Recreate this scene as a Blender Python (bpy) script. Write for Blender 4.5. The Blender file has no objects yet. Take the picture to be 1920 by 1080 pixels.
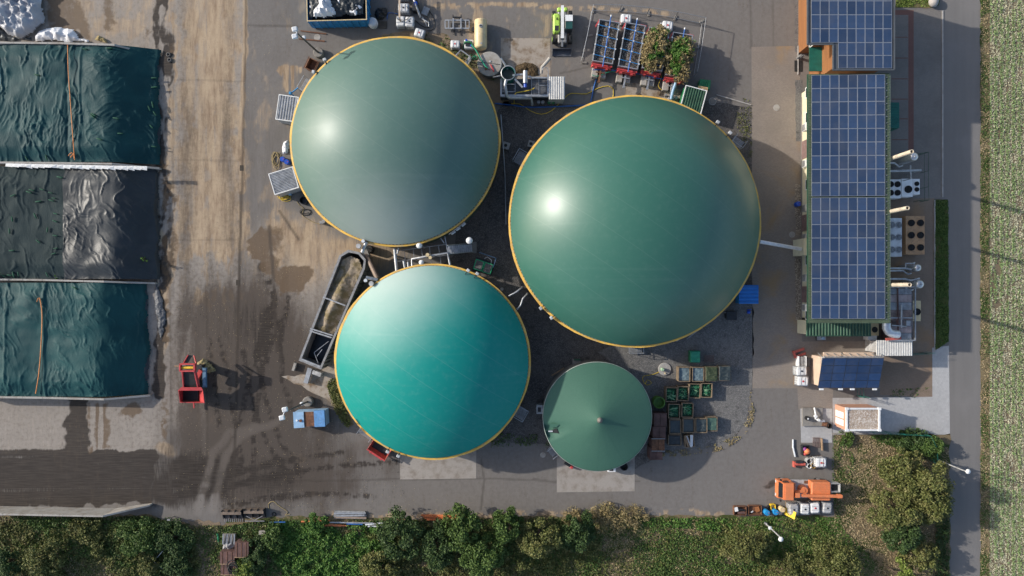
import bpy, math, random
import numpy as np
from mathutils import Vector, Matrix

# ------------------------------------------------------------------ camera, sky, sun, exposure
SC = bpy.context.scene
CO = SC.collection
S = 15.0            # photograph pixels per metre on the ground
H = 85.333          # camera height
cam_d = bpy.data.cameras.new('camera'); cam = bpy.data.objects.new('camera', cam_d); CO.objects.link(cam)
cam.location = (0, 0, H); cam.rotation_euler = (0, 0, 0)
cam_d.lens = 24; cam_d.sensor_width = 36; cam_d.clip_end = 2000; cam_d.clip_start = 1
SC.camera = cam
SUN_EL = math.radians(25.0)
SUN_AZ = (-0.962, 0.274)                       # towards the sun, on the ground
world = bpy.data.worlds.new('World'); SC.world = world; world.use_nodes = True
wn = world.node_tree.nodes; wl = world.node_tree.links
bg = wn['Background']; sky = wn.new('ShaderNodeTexSky'); sky.sky_type = 'NISHITA'; sky.sun_disc = False
sky.sun_elevation = SUN_EL; sky.sun_rotation = math.atan2(SUN_AZ[0], SUN_AZ[1])
sky.air_density = 1.0; sky.dust_density = 2.0; sky.ozone_density = 1.0; sky.altitude = 100
wl.new(sky.outputs[0], bg.inputs[0]); bg.inputs[1].default_value = 0.15
sun_d = bpy.data.lights.new('sun', 'SUN'); sun = bpy.data.objects.new('sun', sun_d); CO.objects.link(sun)
sun_d.energy = 3.7; sun_d.angle = math.radians(0.9); sun_d.color = (1.0, 0.94, 0.85)
sd = Vector((SUN_AZ[0] * math.cos(SUN_EL), SUN_AZ[1] * math.cos(SUN_EL), math.sin(SUN_EL)))
sun.rotation_euler = sd.to_track_quat('Z', 'Y').to_euler(); sun.location = (-60, 20, 60)
SC.view_settings.view_transform = 'Standard'; SC.view_settings.look = 'None'
SC.view_settings.exposure = 0.32; SC.view_settings.gamma = 1.0
SC.cycles.max_bounces = 6; SC.cycles.transparent_max_bounces = 8

# ------------------------------------------------------------------ helpers
def W(px, py, h=0.0):
    k = (H - h) / H / S
    return ((px - 960) * k, (540 - py) * k, h)
def WV(px, py, h=0.0): return Vector(W(px, py, h))
def m(px): return px / S

RT = np.random.RandomState(7).rand(256, 256)
def vnoise(x, y, seed=0):
    x = np.asarray(x, float) + seed * 17.31; y = np.asarray(y, float) + seed * 9.77
    xi = np.floor(x).astype(int); yi = np.floor(y).astype(int); fx = x - xi; fy = y - yi
    fx = fx * fx * (3 - 2 * fx); fy = fy * fy * (3 - 2 * fy)
    a = RT[xi % 256, yi % 256]; b = RT[(xi + 1) % 256, yi % 256]
    c = RT[xi % 256, (yi + 1) % 256]; d = RT[(xi + 1) % 256, (yi + 1) % 256]
    return (a * (1 - fx) + b * fx) * (1 - fy) + (c * (1 - fx) + d * fx) * fy
def fbm(x, y, o=4, seed=0):
    t = 0; a = .5; s = 0
    for i in range(o):
        t = t + a * vnoise(np.asarray(x) * 2 ** i, np.asarray(y) * 2 ** i, seed + i); s += a; a *= .5
    return t / s
def sstep(a, b, x):
    t = np.clip((x - a) / (b - a), 0, 1); return t * t * (3 - 2 * t)

def rot2(x, y, a):
    c, s = math.cos(a), math.sin(a); return (x * c - y * s, x * s + y * c)

class MB:
    """collects shapes for ONE mesh object"""
    def __init__(s): s.v = []; s.f = []; s.m = []; s.s = []
    def add(s, vs, fs, mi=0, smooth=False):
        o = len(s.v); s.v.extend([tuple(p) for p in vs])
        for f in fs:
            s.f.append(tuple(i + o for i in f)); s.m.append(mi); s.s.append(smooth)
        return s
    def box(s, c, d, rz=0, mi=0, M=None, ch=0, top=None):
        x, y, z = d[0] / 2, d[1] / 2, d[2] / 2
        if ch:      # chamfered vertical edges and top
            k = ch; P = [(-x + k, -y), (x - k, -y), (x, -y + k), (x, y - k), (x - k, y), (-x + k, y), (-x, y - k), (-x, -y + k)]
            vs = [(a, b, -z) for a, b in P] + [(a, b, z - k) for a, b in P] + [(a * (1 - k / x), b * (1 - k / y), z) for a, b in P]
            n = 8; fs = [tuple(range(n))[::-1], tuple(range(2 * n, 3 * n))]
            for r in (0, 1):
                fs += [(r * n + i, r * n + (i + 1) % n, (r + 1) * n + (i + 1) % n, (r + 1) * n + i) for i in range(n)]
        else:
            tx, ty = top if top else (1, 1)
            vs = [(-x, -y, -z), (x, -y, -z), (x, y, -z), (-x, y, -z), (-x * tx, -y * ty, z), (x * tx, -y * ty, z), (x * tx, y * ty, z), (-x * tx, y * ty, z)]
            fs = [(3, 2, 1, 0), (4, 5, 6, 7), (0, 1, 5, 4), (1, 2, 6, 5), (2, 3, 7, 6), (3, 0, 4, 7)]
        R = M if M is not None else Matrix.Rotation(rz, 3, 'Z')
        C = Vector(c)
        return s.add([R @ Vector(p) + C for p in vs], fs, mi)
    def beam(s, a, b, w, h=None, mi=0):
        a = Vector(a); b = Vector(b); d = b - a; L = d.length
        if L < 1e-6: return s
        z = d.normalized(); up = Vector((0, 0, 1)) if abs(z.z) < .95 else Vector((0, 1, 0))
        x = up.cross(z).normalized(); y = z.cross(x)
        M = Matrix((x, y, z)).transposed()
        return s.box((a + b) / 2, (w, h or w, L), mi=mi, M=M)
    def tube(s, pts, r, n=6, mi=0, cap=True):
        pts = [Vector(p) for p in pts]; N = len(pts); o = []
        for i, p in enumerate(pts):
            t = (pts[min(i + 1, N - 1)] - pts[max(i - 1, 0)]).normalized()
            up = Vector((0, 0, 1)) if abs(t.z) < .95 else Vector((0, 1, 0))
            x = up.cross(t).normalized(); y = t.cross(x)
            rr = r[i] if isinstance(r, (list, tuple)) else r
            o += [p + (x * math.cos(2 * math.pi * k / n) + y * math.sin(2 * math.pi * k / n)) * rr for k in range(n)]
        fs = [(i * n + k, i * n + (k + 1) % n, (i + 1) * n + (k + 1) % n, (i + 1) * n + k) for i in range(N - 1) for k in range(n)]
        s.add(o, fs, mi, True)
        if cap:
            s.add(o[:n], [tuple(range(n))[::-1]], mi); s.add(o[-n:], [tuple(range(n))], mi)
        return s
    def lathe(s, prof, n=16, mi=0, c=(0, 0, 0), smooth=True, cap=True):
        vs = [(c[0] + r * math.cos(2 * math.pi * k / n), c[1] + r * math.sin(2 * math.pi * k / n), c[2] + z) for r, z in prof for k in range(n)]
        fs = [(i * n + k, i * n + (k + 1) % n, (i + 1) * n + (k + 1) % n, (i + 1) * n + k) for i in range(len(prof) - 1) for k in range(n)]
        s.add(vs, fs, mi, smooth)
        if cap:
            if prof[-1][0] > 1e-4: s.add(vs[-n:], [tuple(range(n))], mi)
            if prof[0][0] > 1e-4: s.add(vs[:n], [tuple(range(n))[::-1]], mi)
        return s
    def cyl(s, c, r, h, n=16, mi=0, r2=None): return s.lathe([(r, 0), (r if r2 is None else r2, h)], n, mi, c)
    def pipe(s, c, ro, ri, h, n=18, mi=0, floor=None, fmi=None):     # open tube standing upright
        s.lathe([(ro, 0), (ro, h), (ri, h), (ri, floor if floor is not None else 0.02)], n, mi, c, False, False)
        fz = floor if floor is not None else .02
        return s.add([(c[0] + ri * math.cos(2 * math.pi * k / n), c[1] + ri * math.sin(2 * math.pi * k / n), c[2] + fz) for k in range(n)], [tuple(range(n))], mi if fmi is None else fmi)
    def prism(s, P, z0, z1, mi=0):
        n = len(P)
        a = sum(P[i][0] * P[(i + 1) % n][1] - P[(i + 1) % n][0] * P[i][1] for i in range(n))
        if a < 0: P = P[::-1]
        z0 = z0 if isinstance(z0, (list, tuple)) else [z0] * n; z1 = z1 if isinstance(z1, (list, tuple)) else [z1] * n
        if a < 0: z0 = z0[::-1]; z1 = z1[::-1]
        vs = [(p[0], p[1], z) for p, z in zip(P, z0)] + [(p[0], p[1], z) for p, z in zip(P, z1)]
        return s.add(vs, [tuple(range(n))[::-1], tuple(range(n, 2 * n))] + [(i, (i + 1) % n, n + (i + 1) % n, n + i) for i in range(n)], mi)
    def corr(s, x0, x1, y0, y1, z, amp, pitch, axis='x', mi=0, slope=0, th=.02):   # corrugated sheet, ribs along the other axis
        n = max(2, int(abs((x1 - x0) if axis == 'x' else (y1 - y0)) / pitch)); vs = []; fs = []
        A, B = (x0, x1) if axis == 'x' else (y0, y1)
        k = 0
        for i in range(n):
            for t, zz in ((0, 0), (.18, amp), (.5, amp), (.68, 0)):
                u = A + (B - A) * (i + t) / n; fr = (i + t) / n
                if axis == 'x': vs += [(u, y0, z + zz + slope * (u - x0)), (u, y1, z + zz + slope * (u - x0))]
                else: vs += [(x0, u, z + zz), (x1, u, z + zz + slope * (x1 - x0))]
                k += 1
        u = B
        vs += [(u, y0, z + slope * (u - x0)), (u, y1, z + slope * (u - x0))] if axis == 'x' else [(x0, u, z), (x1, u, z + slope * (x1 - x0))]
        k += 1
        for i in range(k - 1):
            q = (2 * i, 2 * i + 2, 2 * i + 3, 2 * i + 1); fs.append(q if axis == 'x' else q[::-1])
        return s.add(vs, fs, mi)
    def mesh(s, name):
        me = bpy.data.meshes.new(name); me.from_pydata(s.v, [], s.f)
        if any(s.m): me.polygons.foreach_set('material_index', s.m)
        me.polygons.foreach_set('use_smooth', s.s); me.update(); return me
    def build(s, name, mats, parent=None, loc=None, rz=0):
        me = s.mesh(name)
        for q in (mats if isinstance(mats, (list, tuple)) else [mats]): me.materials.append(q)
        return link(name, me, parent, loc, rz)

def link(name, me, parent=None, loc=None, rz=0):
    o = bpy.data.objects.new(name, me); CO.objects.link(o)
    if parent: o.parent = parent
    if loc is not None: o.location = loc
    if rz: o.rotation_euler = (0, 0, rz)
    return o
def tag(o, label, cat, group=None, kind=None):
    o['label'] = label; o['category'] = cat
    if group: o['group'] = group
    if kind: o['kind'] = kind
    return o
def thing(name, label, cat, loc=(0, 0, 0), rz=0, group=None):
    o = bpy.data.objects.new(name, None); CO.objects.link(o); o.location = loc; o.rotation_euler = (0, 0, rz)
    o.empty_display_size = .3
    return tag(o, label, cat, group)
def copy_tree(o, parent=None):
    c = o.copy(); CO.objects.link(c)
    if parent: c.parent = parent
    for ch in o.children: copy_tree(ch, c)
    return c
def dup(o, loc, rz, label, sc=1.0):
    c = copy_tree(o); c.location = loc; c.rotation_euler = (0, 0, rz); c['label'] = label
    c.scale = (sc, sc, sc) if not isinstance(sc, tuple) else sc
    return c
def structure(o): o['kind'] = 'structure'; return o
def grid_mesh(name, X, Y, Z, smooth=True):
    ny, nx = X.shape; me = bpy.data.meshes.new(name)
    co = np.stack([X, Y, Z], -1).reshape(-1, 3).astype(np.float32)
    i = np.arange(nx * ny).reshape(ny, nx)
    q = np.stack([i[:-1, :-1], i[:-1, 1:], i[1:, 1:], i[1:, :-1]], -1).reshape(-1, 4)
    if (Y[1, 0] - Y[0, 0]) * (X[0, 1] - X[0, 0]) < 0: q = q[:, ::-1]
    fill(me, co, q); 
    me.polygons.foreach_set('use_smooth', np.full(len(q), smooth)); return me
def fill(me, co, q):
    k = q.shape[1]
    me.vertices.add(len(co)); me.vertices.foreach_set('co', co.astype(np.float32).ravel())
    me.loops.add(q.size); me.loops.foreach_set('vertex_index', q.astype(np.int32).ravel())
    me.polygons.add(len(q)); me.polygons.foreach_set('loop_start', np.arange(0, q.size, k, dtype=np.int32))
    me.update(calc_edges=True)
def attr(me, name, arr):
    a = me.attributes.new(name, 'FLOAT_COLOR', 'POINT'); a.data.foreach_set('color', arr.astype(np.float32).ravel())

# ------------------------------------------------------------------ materials
def lin(c):
    if isinstance(c, str):
        c = [int(c[i:i + 2], 16) / 255 for i in (0, 2, 4)]
        return tuple(((x + .055) / 1.055) ** 2.4 if x > .04045 else x / 12.92 for x in c)
    return tuple(c)
class NT:
    def __init__(s, name):
        s.mat = bpy.data.materials.new(name); s.mat.use_nodes = True; s.t = s.mat.node_tree; s.n = s.t.nodes
        s.b = s.n['Principled BSDF']; s.geo = None
    def new(s, ty, **kw):
        x = s.n.new(ty)
        for k, v in kw.items(): setattr(x, k, v)
        return x
    def set(s, node, i, v):
        if hasattr(v, 'is_linked') or isinstance(v, bpy.types.NodeSocket): s.t.links.new(v, node.inputs[i])
        else:
            inp = node.inputs[i]
            if inp.type == 'RGBA': v = tuple(lin(v)) + (1,) if len(lin(v)) == 3 else v
            inp.default_value = v
    def pos(s, scale=(1, 1, 1), rz=0, obj=False):
        if obj: src = s.new('ShaderNodeTexCoord').outputs['Object']
        else: src = s.new('ShaderNodeNewGeometry').outputs['Position']
        mp = s.new('ShaderNodeMapping'); s.t.links.new(src, mp.inputs[0]); mp.inputs['Scale'].default_value = scale
        mp.inputs['Rotation'].default_value = (0, 0, rz); return mp.outputs[0]
    def noise(s, sc=1.0, det=4, rough=.55, scale=(1, 1, 1), rz=0, dist=0, obj=False):
        x = s.new('ShaderNodeTexNoise'); s.t.links.new(s.pos(scale, rz, obj), x.inputs['Vector'])
        x.inputs['Scale'].default_value = sc; x.inputs['Detail'].default_value = det; x.inputs['Roughness'].default_value = rough
        x.inputs['Distortion'].default_value = dist; return x.outputs[0]
    def vor(s, sc=1.0, out='Distance', scale=(1, 1, 1), feature='F1'):
        x = s.new('ShaderNodeTexVoronoi', feature=feature); s.t.links.new(s.pos(scale), x.inputs['Vector']); x.inputs['Scale'].default_value = sc
        return x.outputs[out]
    def ramp(s, f, a, b):
        x = s.new('ShaderNodeMapRange', interpolation_type='SMOOTHSTEP'); s.set(x, 0, f); x.inputs[1].default_value = a; x.inputs[2].default_value = b; return x.outputs[0]
    def mix(s, f, a, b, mode='MIX'):
        x = s.new('ShaderNodeMix', data_type='RGBA', blend_type=mode); s.set(x, 0, f); s.set(x, 6, a); s.set(x, 7, b); return x.outputs[2]
    def math(s, op, a, b=0.0, c=None):
        x = s.new('ShaderNodeMath', operation=op); s.set(x, 0, a); s.set(x, 1, b)
        if c is not None: s.set(x, 2, c)
        return x.outputs[0]
    def bump(s, h, strength=.3, dist=.02):
        x = s.new('ShaderNodeBump'); s.set(x, 'Height', h); x.inputs['Strength'].default_value = strength; x.inputs['Distance'].default_value = dist
        s.t.links.new(x.outputs[0], s.b.inputs['Normal']); return x
    def out(s, col=None, rough=None, metal=None, spec=None):
        if col is not None: s.set(s.b, 'Base Color', col)
        if rough is not None: s.set(s.b, 'Roughness', rough)
        if metal is not None: s.set(s.b, 'Metallic', metal)
        if spec is not None: s.set(s.b, 'Specular IOR Level', spec)
        return s.mat
MATS = {}
def paint(name, col, rough=.5, metal=0, var=.18, sc=1.2, dirt=None, dirt_amt=.45, bump=0, spec=.5):
    """painted / plastic / metal surface with uneven tone and blotches of dirt"""
    if name in MATS: return MATS[name]
    t = NT(name); c = lin(col)
    n = t.noise(sc, 5, .6)
    a = tuple(x * (1 - var) for x in c); b = tuple(min(1, x * (1 + var)) for x in c)
    cc = t.mix(t.ramp(n, .3, .7), a, b)
    if dirt is not None:
        d = t.ramp(t.noise(sc * 2.7, 6, .7), .62 - dirt_amt * .3, .8 - dirt_amt * .2)
        cc = t.mix(t.math('MULTIPLY', d, .8), cc, dirt)
    if bump: t.bump(t.noise(sc * 12, 3), bump, .01)
    MATS[name] = t.out(cc, rough, metal, spec); return MATS[name]
# ------------------------------------------------------------------ the setting: ground sheets
def xy_grid(x0, x1, y0, y1, step):
    xs = np.linspace(x0, x1, int(round((x1 - x0) / step)) + 1); ys = np.linspace(y0, y1, int(round((y1 - y0) / step)) + 1)
    return np.meshgrid(xs, ys)
def sheet(name, P, level, mat, h=0):
    b = MB(); pts = [W(*p) for p in P]; a = sum(pts[i][0] * pts[(i + 1) % len(pts)][1] - pts[(i + 1) % len(pts)][0] * pts[i][1] for i in range(len(pts)))
    if a < 0: pts = pts[::-1]
    b.add([(p[0], p[1], .004 * level + h) for p in pts], [tuple(range(len(pts)))])
    return structure(b.build(name, mat))
def smooth_poly(P, n=6):
    out = []; N = len(P)
    for i in range(N):
        p0, p1, p2, p3 = [Vector((*P[(i + k - 1) % N],)) for k in range(4)]
        for j in range(n):
            t = j / n
            q = .5 * ((2 * p1) + (-p0 + p2) * t + (2 * p0 - 5 * p1 + 4 * p2 - p3) * t * t + (-p0 + 3 * p1 - 3 * p2 + p3) * t ** 3)
            out.append((q.x, q.y))
    return out
def rough_poly(P, step=8, amp=4, seed=1):
    rnd = random.Random(seed); out = []; N = len(P)
    for i in range(N):
        a, b = Vector(P[i]), Vector(P[(i + 1) % N]); L = (b - a).length; k = max(1, int(L / step)); n = Vector((-(b - a).y, (b - a).x)).normalized() if L else Vector((0, 0))
        for j in range(k):
            q = a.lerp(b, j / k) + (n * rnd.uniform(-amp, amp) if j else Vector((0, 0))); out.append((q.x, q.y))
    return out

# far terrain, reaching the horizon
t = NT('dry_grass_land'); n1 = t.noise(.08, 5); n2 = t.noise(2.5, 4)
t.out(t.mix(t.ramp(n1, .35, .65), t.mix(n2, (.10, .075, .04), (.17, .13, .07)), t.mix(n2, (.05, .065, .02), (.09, .10, .035))), .95)
b = MB(); b.add([(-900, -900, -.04), (900, -900, -.04), (900, 900, -.04), (-900, 900, -.04)], [(0, 1, 2, 3)])
structure(b.build('ground', t.mat))

# --- the yard: one finely divided sheet whose masks say where it is concrete, dusty, stained and soaked
X, Y = xy_grid(-80, 1860, -70, 990, 2.5)        # photograph pixels = 20 cm
wx = X + 30 * (fbm(X / 60, Y / 60, 4, 1) - .5) + 22 * (fbm(X / 17, Y / 17, 3, 3) - .5); wy = Y + 30 * (fbm(X / 60, Y / 60, 4, 2) - .5) + 22 * (fbm(X / 17, Y / 17, 3, 4) - .5)
def ell(cx, cy, rx, ry, soft=.5, a=0):
    u, v = rot2(wx - cx, wy - cy, -a); d = np.sqrt((u / rx) ** 2 + (v / ry) ** 2); return 1 - sstep(1 - soft, 1 + soft * .3, d)
def bx(x0, x1, y0, y1, s=6, warp=True):
    xx, yy = (wx, wy) if warp else (X, Y)
    return sstep(x0 - s, x0 + s, xx) * (1 - sstep(x1 - s, x1 + s, xx)) * sstep(y0 - s, y0 + s, yy) * (1 - sstep(y1 - s, y1 + s, yy))
def stroke(P, w, soft=.6, warp=.3):
    xx = X + (wx - X) * warp; yy = Y + (wy - Y) * warp; D = np.full(X.shape, 1e9)
    for (x0, y0), (x1, y1) in zip(P[:-1], P[1:]):
        dx, dy = x1 - x0, y1 - y0; tt = np.clip(((xx - x0) * dx + (yy - y0) * dy) / (dx * dx + dy * dy), 0, 1)
        D = np.minimum(D, np.hypot(xx - x0 - tt * dx, yy - y0 - tt * dy))
    return 1 - sstep(w * (1 - soft), w * (1 + soft), D)
vs = fbm(X / 11, Y / 170, 4, 5)                  # streaks running along the driveway
vs2 = fbm(X / 5, Y / 90, 3, 8); hs = fbm(X / 150, Y / 5, 4, 9)
blot = fbm(X / 45, Y / 45, 5, 11); fine = fbm(X / 9, Y / 9, 3, 12)
conc = np.maximum(1 - sstep(-2, 2, X - (463 - .028 * Y)), ell(545, 500, 120, 110, .5) * .9) * (1 - sstep(780, 830, Y))
conc = np.maximum(conc, bx(-90, 310, 745, 852, 3, False))
pat = sstep(.46, .64, fbm(X / 22, Y / 40, 5, 14)); pat2 = sstep(.5, .66, fbm(X / 8, Y / 26, 4, 15))
tan = bx(335, 452, -90, 480, 20) * (.38 + .22 * sstep(.35, .65, vs) + .45 * pat) + .5 * bx(340, 450, 380, 600, 30) * pat2 + .35 * bx(455, 560, 60, 560, 40) * pat
tan += .7 * stroke([(392, -80), (396, 60), (390, 230), (398, 330)], 8, .9) * sstep(.35, .55, vs2)
tan += .5 * ell(395, 400, 70, 90, .9) * pat2 + .55 * ell(590, 480, 95, 80, .9) + .6 * ell(700, 470, 80, 40, .8) + .5 * ell(640, 735, 60, 35, .6) + .45 * ell(545, 440, 80, 70, .9) * (.5 + .5 * pat2)
tan += .45 * bx(90, 300, -80, 75, 14) * (.5 + .6 * pat) + .7 * stroke([(462, 0), (460, 100), (455, 210), (452, 360)], 4, .8) + .9 * stroke([(323, -80), (322, 200), (324, 420), (318, 560), (312, 700)], 5, .8, 1.0) * (.4 + .6 * pat2)
tan += .35 * bx(470, 900, -80, 60, 40) * pat + .45 * bx(860, 1060, 10, 150, 30) * pat + .7 * stroke([(820, 12), (960, 8), (1110, 14), (1250, 26)], 5, .9) * sstep(.35, .55, fine)
tan += .9 * bx(531, 556, 122, 165, 3) * sstep(.25, .5, vs2) + .6 * stroke([(300, 440), (318, 470), (312, 560)], 9, .8)
tan += .8 * ell(415, 560, 50, 26, .8) * pat2 + .6 * ell(310, 845, 25, 14, .7) + .5 * ell(560, 858, 30, 7, .8)
tan += .7 * stroke([(620, 965), (700, 968), (900, 966), (1100, 964), (1350, 963)], 6, .9) * sstep(.4, .55, fine)
def soot(cx, cy, rx, ry, a=0):
    u, v = rot2(wx - cx, wy - cy, -a); return np.exp(-(u / rx) ** 2 - (v / ry) ** 2)
strk = .72 + .55 * (fbm((X + .25 * Y) / 9, Y / 120, 4, 17) - .35)
brown = (1.15 * soot(495, 650, 75, 110, -.15) + .85 * soot(470, 800, 120, 120) + .55 * soot(400, 600, 70, 60) + .5 * soot(430, 720, 110, 150) + .6 * soot(560, 880, 160, 60) + .45 * soot(390, 890, 90, 70)) * strk
brown += .16 * bx(322, 640, 180, 960, 60) * (.4 + .9 * sstep(.4, .62, fbm(X / 16, Y / 130, 5, 18))) + .3 * stroke([(345, -80), (350, 200), (345, 420), (352, 600)], 14, .9) * strk + .28 * stroke([(432, -80), (428, 200), (425, 450)], 12, .9) * strk
brown += .35 * bx(905, 1040, 130, 200, 14) + .2 * bx(480, 860, -60, 130, 50) * sstep(.4, .7, blot) + .25 * bx(560, 760, 720, 965, 60) * sstep(.4, .7, blot)
dark = .95 * bx(-90, 292, 852, 950, 5) * (.5 + .6 * sstep(.3, .6, hs)) + .8 * bx(285, 420, 856, 946, 26) * (.6 + .4 * sstep(.3, .6, blot)) + .45 * bx(400, 560, 866, 930, 34) * (.5 + .5 * sstep(.35, .6, blot))
dark += .9 * bx(121, 163, 748, 856, 6) * .9 + .75 * bx(296, 318, -90, 750, 5) * sstep(.3, .55, fbm(X / 14, Y / 30, 4, 21)) + .7 * stroke([(-90, 848), (120, 849), (292, 858)], 5, .6)
dark += .6 * stroke([(490, 500), (512, 560), (500, 640), (488, 690)], 7, .9) * sstep(.3, .5, fine) + .5 * stroke([(500, 590), (494, 650)], 12, .9) + .35 * ell(470, 610, 90, 60, .9) * sstep(.35, .6, vs2)
wet = .85 * ell(484, 462, 26, 34, .3, .5) + .8 * ell(545, 526, 42, 30, .35, -.4) + .6 * ell(502, 500, 20, 34, .5) + .55 * ell(520, 450, 24, 30, .6) + .6 * bx(165, 205, 756, 850, 9) * sstep(.3, .55, vs2) + .7 * ell(245, 775, 24, 18, .5)
wet += .55 * bx(300, 326, 300, 640, 6) * sstep(.4, .55, fine) + .6 * bx(85, 170, -60, 75, 12) * sstep(.45, .6, blot) + .55 * bx(195, 215, -90, 60, 8) + .5 * bx(282, 320, -90, 100, 5) * sstep(.4, .6, blot) + .35 * ell(985, 135, 45, 20, .6) + .5 * ell(310, 800, 10, 55, .7) * sstep(.3, .5, fine)
dark += .7 * bx(1505, 1508, 0, 1, 1) + .5 * ell(1450, 913, 14, 6, .6) + .3 * ell(600, 836, 6, 6, .6)
for P in ([(452, 885), (448, 800), (468, 700), (503, 600)], [(476, 892), (474, 800), (492, 700), (522, 606)], [(545, 900), (505, 840), (474, 760), (456, 660)], [(568, 892), (530, 835), (500, 760), (480, 650)], [(330, 930), (420, 915), (520, 890), (640, 872), (760, 866)], [(330, 906), (430, 890), (520, 866), (640, 848)], [(412, 630), (430, 720), (440, 800), (436, 880)], [(392, 640), (404, 730), (410, 800)], [(540, 560), (525, 640), (530, 720), (560, 800)], [(700, 930), (600, 925), (500, 935), (420, 950)]):
    dark += .42 * stroke(P, 5.5, .7, .12) * (.35 + .9 * sstep(.35, .6, fbm(X / 6, Y / 6, 3, 23)))
# wheel tracks, brushed lighter and darker
light = stroke([(478, 800), (430, 810), (398, 850), (385, 905), (370, 960)], 7, .6) + stroke([(520, 790), (452, 815), (424, 850), (408, 910), (398, 960)], 7, .6) + .5 * stroke([(385, 640), (380, 760), (384, 850)], 6, .8)
dark = np.clip(dark - .5 * light, 0, 1); brown = np.clip(brown - .35 * light, 0, 1)
seam = np.zeros(X.shape)
for P, w_, a_ in (([(463, -70), (458, 200), (452, 400)], 2.2, .8), ([(452, 360), (447, 560), (443, 760), (437, 905), (436, 985)], 2.6, 1.), ([(505, 425), (511, 500), (515, 600), (520, 660)], 3, .9), ([(525, 395), (560, 450)], 2.5, .8), ([(318, 380), (322, 900)], 2, .5),
                  ([(388, 560), (388, 860)], 2, .6), ([(480, 903), (720, 899), (900, 897), (1040, 902), (1200, 903)], 1.8, .5), ([(325, 20), (325, 560)], 2, .35), ([(902, 862), (908, 900), (902, 955)], 2, .6), ([(1000, 898), (1050, 905)], 2, .5),
                  ([(322, 150), (455, 152)], 1.6, .3), ([(322, 300), (452, 301)], 1.6, .3), ([(322, 450), (448, 449)], 1.6, .3), ([(1405, -70), (1409, 90)], 2, .4), ([(1050, 138), (1140, 118)], 1.6, .5), ([(465, 47), (560, 50)], 2, .5), ([(1450, -70), (1450, 88)], 2, .3), ([(265, 870), (265, 950)], 2, .6), ([(292, 870), (292, 950)], 2, .6), ([(316, 870), (316, 950)], 2, .4)):
    seam = np.maximum(seam, a_ * stroke(P, w_, .5, .08))
k1 = np.stack([np.clip(conc, 0, 1), np.clip(tan, 0, 1), np.clip(brown, 0, 1), np.clip(dark, 0, 1)], -1)
k2 = np.stack([np.clip(wet, 0, 1), np.clip(light, 0, 1), seam, np.ones(X.shape)], -1)
me = grid_mesh('yard', (X - 960) / S, (540 - Y) / S, np.zeros(X.shape)); attr(me, 'masks', k1); attr(me, 'marks', k2)
t = NT('yard_surface')
def amask(t, nm):
    a = t.new('ShaderNodeVertexColor', layer_name=nm); s = t.new('ShaderNodeSeparateColor'); t.t.links.new(a.outputs[0], s.inputs[0]); return s.outputs[0], s.outputs[1], s.outputs[2], a.outputs[1]
mc, mt, mb, md = amask(t, 'masks'); mw, ml, ms, _ = amask(t, 'marks')
f1 = t.noise(14, 3, .6); f2 = t.noise(2.2, 5, .65); f3 = t.noise(.35, 5, .6); fs = t.noise(5, 4, .6, (1, .12, 1)); grit = t.noise(38, 2, .5); fh = t.noise(7, 4, .65, (.06, 1, 1)); f4 = t.noise(1.3, 6, .72, (1, .16, 1))
asp = t.mix(f3, (.125, .114, .106), (.18, .163, .148)); asp = t.mix(t.ramp(f2, .3, .75), asp, (.185, .17, .157)); asp = t.mix(t.ramp(grit, .45, .75), asp, (.20, .185, .17))
con = t.mix(f3, (.24, .212, .185), (.34, .30, .26)); con = t.mix(t.ramp(f2, .4, .8), con, (.21, .18, .15)); con = t.mix(t.ramp(fs, .55, .8), con, (.40, .36, .31))
col = t.mix(mc, asp, con); col = t.mix(t.math('MULTIPLY', t.math('MULTIPLY', mc, t.ramp(t.noise(2.2, 5, .75, (1, .1, 1)), .52, .7)), .26), col, (.42, .36, .29))
def crisp(mk, f, w=.5, lo=.12, hi=.85):
    return t.ramp(t.math('ADD', mk, t.math('MULTIPLY', t.math('SUBTRACT', f, .5), w)), lo, hi)
col = t.mix(t.math('MULTIPLY', crisp(mt, t.math('MULTIPLY', t.math('ADD', fs, f4), .5), 1.3, .08, .75), .78), col, t.mix(t.ramp(f4, .3, .7), (.24, .155, .088), (.56, .42, .27)))
col = t.mix(t.math('MULTIPLY', crisp(mb, t.math('MULTIPLY', t.math('ADD', f2, fs), .5), .7, .0, .72), .9), col, t.mix(f1, (.048, .036, .029), (.082, .064, .051)))
col = t.mix(t.math('MULTIPLY', crisp(md, fs, .7, .05, .6), .92), col, t.mix(t.ramp(fh, .35, .7), t.mix(f1, (.013, .010, .009), (.030, .023, .019)), (.050, .040, .033)))
col = t.mix(t.math('MULTIPLY', crisp(mw, t.math('MULTIPLY', t.math('ADD', f2, f4), .5), 1.3, .1, .6), .85), col, t.mix(f1, (.085, .052, .026), (.14, .09, .05)))
spk = t.vor(9, 'Color'); sx = t.new('ShaderNodeSeparateColor'); t.t.links.new(spk, sx.inputs[0]); col = t.mix(t.math('MULTIPLY', t.math('MULTIPLY', t.ramp(sx.outputs[0], .88, .96), t.ramp(f4, .45, .65)), .28), col, (.06, .042, .03)); col = t.mix(t.math('MULTIPLY', t.ramp(t.noise(3.5, 6, .8, (1, .22, 1)), .56, .72), .35), col, t.mix(mc, (.08, .066, .055), (.30, .19, .10)))
col = t.mix(t.math('MULTIPLY', ml, .25), col, (.2, .17, .145)); col = t.mix(t.math('MULTIPLY', ms, .75), col, (.045, .035, .028))
col = t.mix(t.math('MULTIPLY', t.ramp(f4, .5, .75), .25), col, (.10, .075, .055))
rg = t.mix(crisp(mw, f2, .5), (.9, .9, .9), (.55, .55, .55))
t.out(col, rg, spec=.3); t.bump(t.math('ADD', grit, t.math('MULTIPLY', f1, .6)), .35, .012)
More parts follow.
